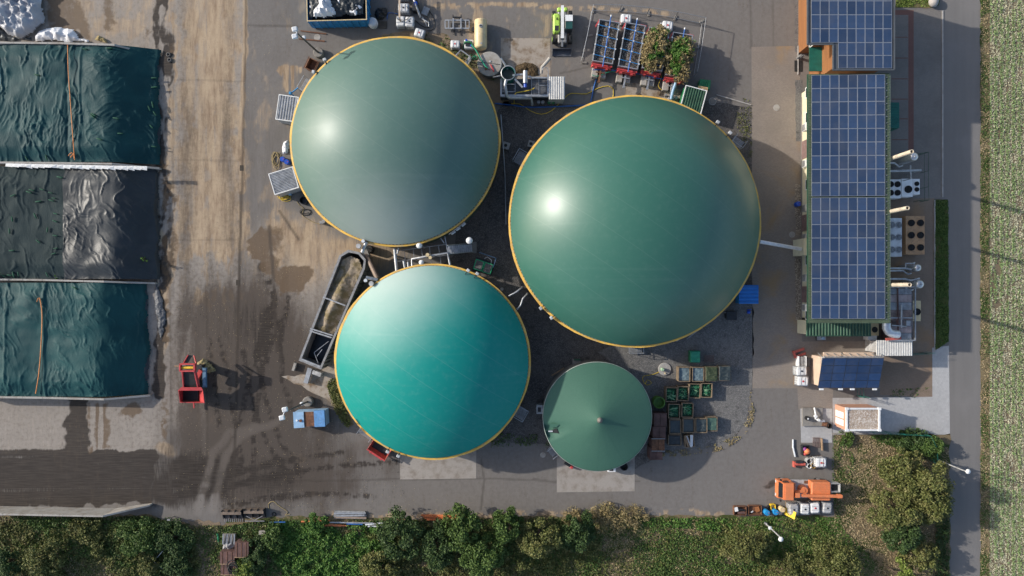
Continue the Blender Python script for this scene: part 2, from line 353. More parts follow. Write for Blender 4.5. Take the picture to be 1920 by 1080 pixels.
me.materials.append(t.mat); structure(link('yard', me))

# --- materials of the other sheets
def gravel_mat(name, c0, c1, c2, sc=9, patch=.25):
    t = NT(name); v = t.vor(sc, 'Color'); sp = t.new('ShaderNodeSeparateColor'); t.t.links.new(v, sp.inputs[0])
    c = t.mix(t.ramp(t.noise(patch, 5), .35, .65), c0, c1); c = t.mix(t.ramp(sp.outputs[0], .45, .95), c, c2); c = t.mix(t.ramp(t.noise(1.3, 6, .7), .5, .75), c, tuple(x * .6 for x in lin(c0)))
    t.bump(t.vor(sc), .6, .04); return t.out(c, .95, spec=.25)
GRAVEL_DARK = gravel_mat('dark_basalt_gravel', (.075, .070, .067), (.115, .102, .09), (.17, .155, .145), 13)
GRAVEL_GREY = gravel_mat('grey_gravel', (.115, .112, .11), (.155, .148, .14), (.22, .21, .2), 13)
def paver_mat(name, c0, c1, joint, bw=.21, bh=.105, patch=.22, stain=None):
    t = NT(name); br = t.new('ShaderNodeTexBrick'); t.t.links.new(t.pos(), br.inputs['Vector'])
    t.set(br, 'Color1', c0); t.set(br, 'Color2', c1); t.set(br, 'Mortar', joint); br.inputs['Scale'].default_value = 1; br.inputs['Mortar Size'].default_value = .008
    br.inputs['Brick Width'].default_value = bw; br.inputs['Row Height'].default_value = bh; br.inputs['Bias'].default_value = -.1
    c = t.mix(t.math('MULTIPLY', t.ramp(t.noise(patch, 6, .65), .4, .7), .5), br.outputs[0], tuple(x * .62 for x in lin(c0)))
    if stain: c = t.mix(t.math('MULTIPLY', t.ramp(t.noise(.17, 5, .6, dist=.5), .53, .72), .7), c, stain)
    c = t.mix(t.math('MULTIPLY', t.ramp(t.noise(3, 5, .7), .55, .8), .35), c, tuple(x * .5 for x in lin(c1)))
    t.bump(br.outputs[1], .3, -.006); return t.out(c, .9, spec=.3)
PAVE_BEIGE = paver_mat('beige_pavers', (.29, .25, .215), (.245, .21, .18), (.15, .12, .10), stain=(.30, .20, .10))
PAVE_BROWN = paver_mat('brown_pavers', (.27, .20, .15), (.23, .17, .125), (.14, .11, .085), stain=(.28, .17, .09))
PAVE_GREY = paver_mat('grey_car_park_pavers', (.20, .185, .17), (.24, .215, .195), (.11, .10, .09))
PAVE_RED = paver_mat('red_pavers', (.21, .105, .085), (.18, .095, .08), (.12, .085, .075))
PAVE_WHITE = paver_mat('pale_pavers', (.46, .45, .44), (.40, .39, .385), (.27, .26, .25), .25, .25)
def slab_mat(name, c, st, amt=.6):
    t = NT(name); a = t.noise(.8, 6, .65); bb = t.noise(5, 5, .65)
    cc = t.mix(bb, tuple(x * .85 for x in c), tuple(x * 1.12 for x in c)); cc = t.mix(t.math('MULTIPLY', t.ramp(a, .42, .7), amt), cc, st)
    t.bump(t.noise(30, 3), .2, .006); return t.out(cc, .88, spec=.3)
SLAB = slab_mat('grey_concrete_slab', (.33, .30, .27), (.16, .125, .095))
SLAB_BROWN = slab_mat('soiled_concrete_slab', (.36, .31, .26), (.17, .11, .06), .95)
KERB = slab_mat('kerb_concrete', (.40, .38, .36), (.2, .17, .14), .5)
t = NT('road_asphalt'); a = t.noise(1.2, 5, .6, (1, .05, 1)); gg = t.noise(30, 2)
c = t.mix(a, (.14, .132, .125), (.205, .192, .182)); c = t.mix(t.ramp(t.noise(.25, 5), .5, .7), c, (.19, .178, .17)); c = t.mix(t.ramp(gg, .5, .8), c, (.23, .22, .21)); t.bump(gg, .3, .01)
ROAD = t.out(c, .9, spec=.3)
def soil_mat(name, dry, dry2, green, bias=.5):
    t = NT(name); n = t.noise(.35, 6, .65); q = t.noise(6, 5, .7); r = t.noise(1.6, 5, .6)
    c = t.mix(q, dry, dry2); c = t.mix(t.ramp(t.math('ADD', n, t.math('MULTIPLY', t.math('SUBTRACT', r, .5), .5)), bias - .06, bias + .08), c, t.mix(q, tuple(x * .6 for x in green), green))
    t.bump(q, .8, .08); return t.out(c, .98, spec=.1)
SOIL = soil_mat('dry_weedy_soil', (.13, .095, .055), (.25, .195, .12), (.075, .095, .03), .5)
SOIL_GREEN = soil_mat('green_weedy_soil', (.09, .075, .035), (.17, .14, .07), (.045, .08, .02), .42)
SOIL_DIRT = soil_mat('bare_stony_soil', (.17, .125, .085), (.28, .215, .15), (.08, .085, .035), .62)
VERGE = soil_mat('verge_grass', (.17, .13, .07), (.27, .21, .12), (.06, .09, .025), .5)

sheet('gravel_bed', rough_poly([(868, 330), (930, 215), (945, 190), (1060, 195), (1200, 200), (1300, 185), (1409, 200), (1412, 700), (1402, 790), (1370, 825), (1320, 842), (1240, 850), (1190, 880), (1100, 845), (1010, 832), (930, 830), (880, 830), (760, 780), (800, 520), (850, 480)], 14, 2.5, 3), 1, GRAVEL_DARK)
sheet('grey_gravel_area', rough_poly([(1120, 660), (1412, 560), (1412, 700), (1402, 790), (1370, 825), (1320, 842), (1240, 850), (1190, 850), (1180, 700)], 12, 2.5, 4), 2, GRAVEL_GREY)
sheet('soil_strip', rough_poly([(600, 128), (640, 98), (690, 72), (760, 58), (830, 62), (880, 92), (940, 150), (960, 200), (900, 200), (740, 120)], 9, 3, 5), 1, SOIL_DIRT)
sheet('soil_bank', rough_poly([(612, 722), (632, 708), (648, 762), (664, 796), (652, 802), (632, 774)], 9, 1.5, 6), 4, SOIL)
sheet('paved_yard', [(1409, 88), (1497, 86), (1500, 140), (1504, 640), (1668, 640), (1668, 728), (1562, 730), (1562, 765), (1497, 768), (1495, 728), (1411, 728)], 2, PAVE_BEIGE)
sheet('rear_paving', [(1650, 372), (1752, 372), (1752, 665), (1748, 746), (1650, 740)], 3, PAVE_BROWN)
sheet('car_park', [(1668, 18), (1766, 18), (1766, 372), (1650, 372), (1650, 18)], 4, PAVE_GREY)
sheet('parking_line', [(1703, 28), (1713, 28), (1713, 285), (1703, 285)], 5, PAVE_RED)
sheet('parking_edge', [(1670, 19), (1713, 19), (1713, 28), (1670, 28)], 5, PAVE_RED)
for yy in (69, 108, 147, 185, 222, 261): sheet('bay_marking', [(1672, yy), (1702, yy), (1702, yy + 1.8), (1672, yy + 1.8)], 5, PAVE_RED)
sheet('side_paving', [(1561, 746), (1748, 744), (1748, 652), (1779, 648), (1781, 815), (1561, 812)], 5, PAVE_WHITE)
sheet('pump_slab_path', [(1500, 766), (1560, 766), (1560, 830), (1502, 830)], 4, PAVE_WHITE)
sheet('concrete_pad', [(750, 838), (893, 838), (893, 897), (750, 899)], 4, SLAB)
sheet('concrete_pad', [(1044, 838), (1190, 838), (1190, 921), (1044, 923)], 4, SLAB)
sheet('concrete_pad', [(939, 71), (1032, 72), (1032, 150), (939, 150)], 4, SLAB_BROWN)
sheet('concrete_pad', [(1176, 154), (1290, 170), (1300, 215), (1165, 215)], 4, SLAB_BROWN)
sheet('feeder_pad', rough_poly([(528, 706), (600, 700), (640, 640), (640, 770), (612, 748)], 12, 2, 8), 3, SLAB_BROWN)
sheet('road', [(1767, -120), (1839, -120), (1839, 1200), (1779, 1200), (1779, 640), (1765, 372)], 2, ROAD)
sheet('road_verge', rough_poly([(1838, -120), (1856, -120), (1856, 1200), (1838, 1200)], 10, 1.5, 11), 3, VERGE)
sheet('grass_strip', rough_poly([(1751, 374), (1777, 374), (1779, 640), (1751, 658)], 10, 1, 12), 6, SOIL_GREEN)
sheet('grass_corner', rough_poly([(1678, -80), (1772, -80), (1760, 10), (1735, 16), (1678, 15)], 9, 2, 13), 6, VERGE)
sheet('weedy_land', rough_poly([(-120, 968), (280, 964), (330, 980), (420, 985), (430, 972), (600, 968), (760, 972), (1000, 968), (1200, 965), (1380, 966), (1565, 968), (1565, 814), (1781, 813), (1781, 1300), (-120, 1300)], 12, 3, 14), 5, SOIL)
sheet('sandy_track', rough_poly([(352, 975), (412, 978), (414, 1200), (360, 1200), (372, 1040)], 10, 3, 15), 6, SOIL_DIRT)
sheet('outer_yard', [(-600, -700), (1765, -700), (1765, -60), (-600, -60)], -2, ROAD)
sheet('outer_clamps', [(-600, -60), (-75, -60), (-75, 970), (-600, 970)], -2, SLAB)
# kerbs: real steps
def kerb(P, w=.12, hh=.12):
    b = MB()
    for p, q in zip(P[:-1], P[1:]): b.beam((*W(*p)[:2], hh / 2), (*W(*q)[:2], hh / 2), w, hh)
    return structure(b.build('kerb', KERB))
kerb([(1343, 178), (1408, 197)]); kerb([(1496, 86), (1496, 140)]); kerb([(1752, 375), (1752, 660)]); kerb([(1767, 20), (1767, 370)], .15, .1)
kerb([(1561, 813.5), (1740, 813)], .1, .14)
for x, y, lb in ((453, 315, 0), (446, 530, 1)):
    b = MB(); b.box((0, 0, .01), (.45, .7, .02)); structure(b.build('drain_grate', slab_mat('drain_iron', (.06, .05, .04), (.03, .025, .02)), None, W(x, y)))
# ------------------------------------------------------------------ gas-tight domes
def membrane(name, c0, c1, rough, dust, dust_px=None, dust_r=12, dust_amt=.5, coat=.3, coat_r=.3):
    t = NT(name); f = t.noise(.06, 3, .5); g = t.noise(1.5, 5, .65); c = t.mix(f, c0, c1); c = t.mix(t.math('MULTIPLY', t.ramp(g, .45, .85), .06), c, dust)
    st = t.noise(.9, 2, .5, (.06, 1.5, .06), .6); c = t.mix(t.math('MULTIPLY', t.ramp(st, .6, .8), .05), c, dust)
    if dust_px:      # feed dust blown over the side nearest the trough
        gp = t.new('ShaderNodeNewGeometry').outputs['Position']; d = t.new('ShaderNodeVectorMath', operation='DISTANCE'); t.t.links.new(gp, d.inputs[0]); d.inputs[1].default_value = (*W(*dust_px)[:2], 6)
        k = t.ramp(t.math('ADD', d.outputs['Value'], t.math('MULTIPLY', t.noise(.25, 4, .6), 3.0)), dust_r, 2.0); c = t.mix(t.math('MULTIPLY', k, dust_amt), c, dust)
    w = t.new('ShaderNodeTexWave', wave_type='BANDS', bands_direction='Y'); t.t.links.new(t.pos((1, 1, 0), .6), w.inputs[0]); w.inputs['Scale'].default_value = .1; ln = t.ramp(w.outputs['Fac'], .9975, 1.0); c = t.mix(t.math('MULTIPLY', ln, .07), c, dust)
    run = t.ramp(t.noise(3, 3, .6, (1, 1, .2)), .66, .8); c = t.mix(t.math('MULTIPLY', run, .16), c, tuple(x * .5 for x in c0))
    t.bump(t.noise(.4, 2), .04, .06); t.b.inputs['Coat Weight'].default_value = coat; t.b.inputs['Coat Roughness'].default_value = coat_r
    return t.out(c, rough, 0, .5 if coat else .32)
YELLOW = paint('yellow_clamp_strip', (.70, .41, .07), .6, 0, .2, .5, (.46, .34, .18), .55)
HEM = paint('pale_hem', (.62, .60, .52), .7, 0, .15, 3)
TANKWALL = paint('green_tank_cladding', (.10, .14, .115), .6, 0, .15, .5, (.05, .06, .05), .4)
def dome(px, py, rpx, hr, cap, mat, label, seed, tear=None):
    c = W(px, py, hr); a = rpx * (H - hr) / H / S
    T = thing('digester_tank', label, 'biogas tank', (c[0], c[1], 0))
    b = MB(); b.lathe([(a - .22, 0), (a - .22, hr - .12)], 96, 0, cap=False); w = b.build('tank_wall', TANKWALL, T)
    R = (a * a + cap * cap) / (2 * cap); n = 128; prof = []
    am = math.asin(min(1, (a - .22) / R))
    rg = 26
    for i in range(rg + 1):
        th = am * (1 - i / rg); prof.append((max(R * math.sin(th), 1e-5), R * math.cos(th) - (R - cap) + hr))
    b = MB(); b.lathe(prof, n, 0, cap=False); b.build('membrane', mat, T)
    rnd = random.Random(seed); off = [0.14 * max(0, vn - .45) + .02 * rnd.random() for vn in fbm(np.arange(n) / 9.0, np.full(n, seed * 3.3), 3)]
    b = MB(); vs = []
    for k in range(n):
        an = 2 * math.pi * k / n; o = off[k] if abs(k - 0) > 2 else off[0]
        for r, z in ((a - .20, hr - .02), (a - .16, hr + .10), (a + .02 + o * 2, hr + .05), (a + .03 + o * 2, hr - .28)): vs.append((r * math.cos(an), r * math.sin(an), z))
    b.add(vs, [(4 * k + j, 4 * k + j + 1, 4 * ((k + 1) % n) + j + 1, 4 * ((k + 1) % n) + j) for k in range(n) for j in range(3)], 0, False); b.build('clamp_strip', YELLOW, T)
    b = MB(); N = int(2 * math.pi * a / .42)
    for k in range(N):
        an = 2 * math.pi * k / N; b.box(((a - .27) * math.cos(an), (a - .27) * math.sin(an), hr + .1), (.14, .24, .07), an)
    b.build('hem_loops', HEM, T)['kind'] = 'stuff'
    return T, c, a
D1 = dome(741, 265.5, 196.5, 5.0, 5.5, membrane('weathered_green_membrane', (.066, .142, .115), (.084, .162, .136), .58, (.40, .43, .40), (735, 490), 15.5, .68, .30, .36), 'weathered grey-green domed tank with yellow rim beside the lamp mast and blue skip', 1)
D2 = dome(1190, 415, 236, 5.8, 7.9, membrane('dark_green_membrane', (.028, .118, .085), (.034, .132, .096), .48, (.30, .40, .34), None, coat=.40, coat_r=.33), 'largest dark green domed tank with yellow rim and bright sun glint', 2)
D3 = dome(811, 678, 183, 5.0, 5.5, membrane('turquoise_membrane', (.0, .225, .195), (.002, .255, .22), .6, (.46, .54, .51), (735, 485), 16, .85, .0, .5), 'turquoise domed tank with yellow rim beside the long feed trough', 3)
# ------------------------------------------------------------------ shared object materials
GALV = paint('galvanised_steel', (.42, .43, .44), .45, .6, .2, 2, (.25, .2, .16), .3)
STEEL = paint('grey_steel', (.30, .30, .30), .5, .4, .2, 2, (.16, .1, .06), .4)
DARKM = paint('dark_metal', (.035, .036, .04), .5, .3, .25, 2)
RUST = paint('rusty_steel', (.17, .075, .038), .85, .1, .4, 2.5, (.09, .05, .035), .6)
RUSTY_BROWN = paint('brown_rusted_paint', (.12, .062, .052), .8, 0, .3, 1.5, (.07, .045, .035), .5)
WHITE = paint('white_paint', (.74, .74, .73), .5, 0, .08, 2, (.45, .42, .37), .20)
PLASTIC = paint('white_plastic', (.70, .70, .69), .45, 0, .12, 2, (.42, .39, .33), .4)
PLASTIC_GREY = paint('weathered_plastic', (.42, .42, .42), .5, 0, .2, 2, (.25, .23, .2), .5)
BLACK = paint('black_rubber', (.018, .018, .018), .7, 0, .3, 3)
BLACKP = paint('black_plastic', (.014, .015, .017), .35, 0, .3, 3)
RED = paint('red_paint', (.50, .06, .06), .45, 0, .15, 1.5, (.25, .06, .05), .20)
REDF = paint('faded_red_paint', (.48, .10, .075), .6, 0, .2, 1.5, (.22, .07, .05), .5)
BLUE = paint('blue_paint', (.02, .24, .52), .45, 0, .18, 1.2, (.05, .10, .17), .4)
BLUED = paint('deep_blue_plastic', (.012, .07, .42), .4, 0, .15, 3)
PIPEBLUE = paint('blue_pipe', (.02, .11, .36), .45, 0, .2, 2)
SKYBLUE = paint('pale_blue_paint', (.28, .44, .62), .55, 0, .12, 1.2, (.16, .10, .07), .20)
ORANGE = paint('orange_paint', (.66, .20, .075), .5, 0, .1, 1.5, (.45, .2, .1), .45)
ORANGEP = paint('orange_pipe', (.62, .18, .06), .5, 0, .15, 2)
GREENP = paint('green_plastic', (.02, .19, .075), .45, 0, .25, 2, (.03, .07, .04), .3)
DKGREEN = paint('dark_green_metal', (.03, .085, .05), .5, .1, .2, 1.5, (.05, .06, .04), .3)
TEALM = paint('teal_metal', (.015, .14, .11), .5, .1, .15, 1.5)
CONC = slab_mat('cast_concrete', (.38, .36, .33), (.2, .16, .12), .6)
CONCD = slab_mat('dark_concrete', (.24, .225, .205), (.12, .1, .08), .6)
WOOD = paint('pallet_wood', (.30, .20, .12), .85, 0, .25, 4, (.14, .1, .07), .4)
CREAM = paint('cream_paint', (.62, .49, .28), .45, 0, .08, 1.2, (.40, .29, .15), .3)
YEL = paint('yellow_paint', (.72, .48, .03), .5, 0, .12, 2)
GLASS = paint('dark_glass', (.012, .016, .02), .08, 0, .1, 1, spec=.8)
SOILF = gravel_mat('coarse_bark_fill', (.045, .036, .03), (.085, .07, .058), (.30, .27, .24), 11, .6)
STRAW = gravel_mat('chopped_silage', (.22, .17, .075), (.32, .25, .12), (.42, .35, .2), 14, .8)
def rel(root, px, py, z):
    p = W(px, py, z); return (p[0] - root.location.x, p[1] - root.location.y, z)

# ------------------------------------------------------------------ bunker silos
def tarp_mat(name, c0, c1, rough, wr=(1, 1), sc=2.0, bs=.5):
    t = NT(name); a = t.noise(.25, 5, .6); f = t.noise(sc, 5, .6, (wr[0], wr[1], 1), 0, .6)
    c = t.mix(t.ramp(a, .35, .65), c0, c1); c = t.mix(t.math('MULTIPLY', t.ramp(t.noise(4, 5, .7), .62, .9), .25), c, tuple(x * 2.2 for x in c1))
    t.bump(t.math('ADD', f, t.math('MULTIPLY', t.noise(sc * 3.2, 3, .6, (wr[0], wr[1], 1), .5, 1.0), .5)), bs, .12); return t.out(c, rough, 0, .5 if rough < .6 else .20)
TARP_TEAL = tarp_mat('teal_silage_net', (.006, .044, .050), (.010, .060, .064), .6, (1.6, .5), 3.4, .2)
TARP_TEAL2 = tarp_mat('sea_green_silage_net', (.007, .049, .054), (.012, .068, .071), .6, (1.2, .7), 3.4, .2)
TARP_DARK = tarp_mat('charcoal_silage_net', (.012, .026, .029), (.018, .034, .037), .75, (1.5, .4), 2, .3)
TARP_FILM = tarp_mat('black_silage_film', (.018, .023, .026), (.028, .034, .038), .5, (.8, .8), 1.6, .15)
def masked(name, X, Y, Z, ins, mat, k, ox, oy):
    i = np.arange(X.size).reshape(X.shape); q = np.stack([i[:-1, :-1], i[1:, :-1], i[1:, 1:], i[:-1, 1:]], -1).reshape(-1, 4)
    q = q[(ins[:-1, :-1] & ins[1:, 1:] & ins[1:, :-1] & ins[:-1, 1:]).ravel()]
    co = np.stack([(X - 960) * k - ox, (540 - Y) * k - oy, Z], -1).reshape(-1, 3); us = np.unique(q); mp = np.zeros(len(co), int); mp[us] = np.arange(len(us))
    me = bpy.data.meshes.new(name); fill(me, co[us], mp[q]); me.materials.append(mat); return me
def ridges(x, y, seed, p=2.0):
    v = fbm(x, y, 3, seed); return (1 - np.abs(2 * v - 1)) ** p
def heap_cover(name, mat, T, x0, x1, y0, y1, zf, wr, step=1.5):
    X, Y = xy_grid(x0, x1, y0, y1, step); Z0 = zf(X, Y); k = (H - 2.3) / H / S
    me = masked(name, X, Y, np.maximum(Z0 + wr(X, Y) * (Z0 > .2), .02), Z0 > .001, mat, k, T.location.x, T.location.y); me.polygons.foreach_set('use_smooth', np.full(len(me.polygons), True)); return link(name, me, T)
def profile(X, Y, edge, crest, top, y0, y1, seed):
    e = edge + 14 * (fbm(Y / 34, Y * 0 + seed, 4, seed) - .5); u = e - X
    z = .45 * sstep(0, 6, u) + (top - .45) * sstep(0, e - crest, u) ** .85
    z += .2 * np.exp(-((X - crest + 12) / 26) ** 2) + .7 * (fbm(X / 60, Y / 60, 3, seed + 3) - .5)
    wy = np.minimum(Y - y0, y1 - Y); z *= .80 + .20 * sstep(0, 30, wy); return z * (u > 0)
def heap(label, px, py):
    p = W(px, py); return thing('silage_heap', label, 'silage heap', (p[0], p[1], 0))
h1 = heap('silage heap under wrinkled teal net with an orange rope, nearest the crumpled white film', 150, 190)
zf1 = lambda X, Y: profile(X, Y, 284, 196, 2.5, 82, 303, 31)
def creases(X, Y, seed, lx, ly, a=0.0, thr=.5, warp=1.1):
    """long irregular creases that come and go, with taut flat cloth between them"""
    u, v = rot2(X, Y, a); w1 = fbm(X / 45, Y / 45, 3, seed); w2 = fbm(X / 18, Y / 18, 2, seed + 1)
    r = ridges(u / lx + warp * w1 * 3 + w2 * .6, v / ly + w1, seed + 2, 9); return .55 * r * sstep(thr - .08, thr + .14, fbm(X / 38, Y / 55, 3, seed + 5))
heap_cover('cover', TARP_TEAL, h1, -70, 306, 82, 303, zf1,
    lambda X, Y: ((.30 * creases(X, Y, 41, 13, 150, .05, .40) + .16 * creases(X, Y, 46, 7, 60, -.25, .45)) * (1 - sstep(140, 170, X)) + (.20 * creases(X, Y, 43, 16, 90, .6, .48) + .14 * creases(X, Y, 48, 10, 60, -.9, .5)) * sstep(150, 175, X)
    - .12 * np.exp(-((X - 128) / 3.0) ** 2) + .10 * np.exp(-((X - 152) / 2.5) ** 2)) * sstep(0, 14, 286 - X))
h2 = heap('silage heap under charcoal sheeting, half of it glossy black film, between two teal heaps', 150, 418)
zf2 = lambda X, Y: profile(X, Y, 282, 212, 2.4, 312, 522, 51)
heap_cover('cover', TARP_DARK, h2, -70, 122, 311, 523, zf2, lambda X, Y: .22 * creases(X, Y, 52, 20, 260, .02, .42, .5) + .08 * creases(X, Y, 53, 12, 60, .8, .5))
heap_cover('film_cover', TARP_FILM, h2, 120, 303, 311, 523, zf2, lambda X, Y: .04 + (.24 * creases(X, Y, 54, 17, 90, .55, .42) * (1 - sstep(225, 262, X)) + .14 * creases(X, Y, 57, 9, 70, .9, .46) + .10 * creases(X, Y, 59, 12, 60, -.3, .48)) * sstep(0, 14, 284 - X))
h3 = heap('silage heap under sea green net with an orange rope, next to the empty concrete clamp', 140, 640)
zf3 = lambda X, Y: profile(X, Y, 261, 186, 2.5, 530, 744, 61)
heap_cover('cover', TARP_TEAL2, h3, -70, 282, 530, 744, zf3,
    lambda X, Y: (.22 * creases(X, Y, 62, 15, 110, .5, .45) + .14 * creases(X, Y, 64, 8, 60, .25, .5) + .16 * creases(X, Y, 66, 9, 50, -.3, .35) * sstep(660, 720, Y) + .12 * np.exp(-((X - 84) / 3.0) ** 2) + .08 * np.exp(-((X - 12) / 2.5) ** 2)) * sstep(0, 14, 262 - X))
def heap_z(x, y, lift=.12):
    f = zf1 if y < 307 else (zf2 if y < 524 else zf3); a = np.array([[float(x)]]); return float(f(a, np.array([[float(y)]]))[0, 0]) + lift
# concrete walls between the clamps: sloping ends
def clamp_wall(label, P, hw=2.3, th=.22, end=5):
    p0 = W(*P[0], hw); T = thing('clamp_wall', label, 'wall', (p0[0], p0[1], 0)); b = MB(); n = len(P)
    for i in range(n - 1):
        a = Vector(rel(T, *P[i], hw)); c = Vector(rel(T, *P[i + 1], hw)); d = (c - a).normalized(); nn = Vector((-d.y, d.x, 0)) * th / 2
        L = (c - a).length; k = max(1, int(L / 2.0))
        for j in range(k):
            q = a.lerp(c, j / k) + d * .015; r = a.lerp(c, (j + 1) / k) - d * .015
            hz = hw if i < n - 2 else hw * (1 - .75 * (j + 0) / k); hz2 = hw if i < n - 2 else hw * (1 - .75 * (j + 1) / k)
            s = MB(); s.prism([(q.x - nn.x, q.y - nn.y), (r.x - nn.x, r.y - nn.y), (r.x + nn.x, r.y + nn.y), (q.x + nn.x, q.y + nn.y)], 0, [hz, hz2, hz2, hz]); s.build('wall_panel', CONC, T)
    return T
#
clamp_wall('clamp wall along the top of the first teal heap', [(-70, 79), (120, 81), (215, 84), (258, 90)])
clamp_wall('clamp wall between the first teal heap and the charcoal heap', [(-70, 304), (60, 305), (210, 307), (285, 311)])
clamp_wall('clamp wall between the charcoal heap and the lower teal heap', [(-70, 523), (80, 525), (195, 528), (277, 531)])
clamp_wall('clamp wall between the lower teal heap and the empty clamp', [(-70, 744), (80, 746), (195, 749), (268, 746)])
clamp_wall('long clamp wall beside the dark soiled lane and the shrubs', [(-70, 963), (80, 966), (193, 968), (264, 958)], 2.7, .2)
# white film strip blown against the middle wall
b = MB(); rnd = random.Random(4)
for i in range(22):
    x = 10 + i * 12; p = W(x, 309 + i * .25, 2.5); b.add([(p[0], p[1] + .18, 2.42), (p[0] + .85, p[1] + .18, 2.42), (p[0] + .85, p[1] - .22 - rnd.random() * .2, 2.52 - rnd.random() * .2), (p[0], p[1] - .2, 2.5)], [(3, 2, 1, 0)])
tag(b.build('film_strip', PLASTIC), 'white film strip lying along the wall above the charcoal heap', 'plastic film')
# ropes
def rope(label, P, zf, mat, r=.05, name='rope', cat='rope', step=.5):
    pts = [Vector((*p, 0)) for p in P]; out = []
    for i in range(len(pts) - 1):
        p0 = pts[max(i - 1, 0)]; p1 = pts[i]; p2 = pts[i + 1]; p3 = pts[min(i + 2, len(pts) - 1)]
        k = max(2, int((p2 - p1).length / S / step))
        for j in range(k):
            t = j / k; q = .5 * ((2 * p1) + (-p0 + p2) * t + (2 * p0 - 5 * p1 + 4 * p2 - p3) * t * t + (-p0 + 3 * p1 - 3 * p2 + p3) * t ** 3); out.append(q)
    out.append(pts[-1]); W3 = [W(q.x, q.y, zf(q.x, q.y) if callable(zf) else zf) for q in out]
    b = MB(); b.tube(W3, r, 5); return tag(b.build(name, mat), label, cat)
ROPE_O = paint('orange_rope', (.62, .22, .06), .7, 0, .2, 5)
HOSEY = paint('yellow_hose', (.60, .42, .04), .6, 0, .2, 4)
HOSET = paint('straw_coloured_hose', (.34, .26, .12), .7, 0, .2, 4)
rope('orange rope laid down the first teal heap', [(127, 84), (128, 130), (132, 190), (137, 260), (140, 300)], lambda x, y: heap_z(x, y, .35), ROPE_O)
rope('orange rope laid down the lower teal heap', [(69, 566), (74, 558), (79, 590), (77, 650), (73, 700), (67, 738)], lambda x, y: heap_z(x, y, .24), ROPE_O, .06)
rope('tangled end of orange strap lying on the first teal heap', [(128, 292), (134, 286), (137, 290), (132, 295), (138, 288), (139, 297)], lambda x, y: heap_z(x, y, .25), ROPE_O, .05)
# gravel bags
BAGG = paint('green_gravel_bag', (.010, .075, .04), .8, 0, .3, 4)
bagm = MB(); bagm.lathe([(.03, -.42), (.12, -.36), (.15, -.15), (.16, .1), (.13, .36), (.03, .42)], 8); bme = bagm.mesh('gravel_bag'); bme.materials.append(BAGG)
ORD = 'first second third fourth fifth sixth seventh eighth ninth tenth eleventh twelfth thirteenth fourteenth fifteenth sixteenth seventeenth eighteenth nineteenth twentieth'.split()
def lay_bags(P, z, label, group, seed=1, vert=0):
    rnd = random.Random(seed)
    for k_, (x, y, a) in enumerate(sorted(P, key=lambda q: q[1])):
        o = link('gravel_bag', bme); p = W(x, y, 2.3); o.location = (p[0], p[1], heap_z(x, y, .18)); o.rotation_euler = (math.pi / 2, 0, math.radians(a) + rnd.uniform(-.1, .1)); s_ = rnd.uniform(.7, 1.0); o.scale = (s_ * .65, s_ * .65, s_); tag(o, label + ', ' + ORD[k_] + ' from the top of the picture', 'gravel bag', group)
lay_bags([(98, 362, 80), (103, 372, 78), (98, 376, 76), (106, 401, 70), (105, 415, 72), (106, 442, 82), (107, 466, 100), (103, 476, 105), (74, 453, 55), (25, 411, 5), (21, 434, 4), (25, 470, 88), (27, 367, 105), (57, 361, 70), (73, 378, 100), (67, 405, 30), (91, 431, 0), (82, 356, 70), (115, 333, 82), (62, 357, 75)], 3.05, 'green gravel bag lying on the charcoal net', 'green gravel bags on the charcoal heap')
lay_bags([(4, 517, 60), (16, 516, 80), (24, 515, 20), (33, 514, 10), (112, 315, 70), (78, 312, 50), (88, 515, 30)], 2.75, 'green gravel bag at the charcoal heap wall', 'green gravel bags at the charcoal heap edge', 3)
lay_bags([(275, 138, 90), (276, 156, 92), (274, 190, 10), (277, 206, 30), (268, 197, 30), (276, 270, 80), (272, 232, 40)], 1.0, 'green gravel bag along the teal heap foot', 'green gravel bags at the foot of the first heap', 5)
lay_bags([(178, 220, 50), (218, 222, 80), (225, 250, 85), (192, 263, 70), (180, 217, 60), (75, 143, 85), (160, 92, 85), (205, 90, 88), (50, 297, 30), (88, 296, 20), (140, 540, 60)], 3.4, 'green gravel bag lying on a teal silage net', 'green gravel bags on the teal nets', 6)
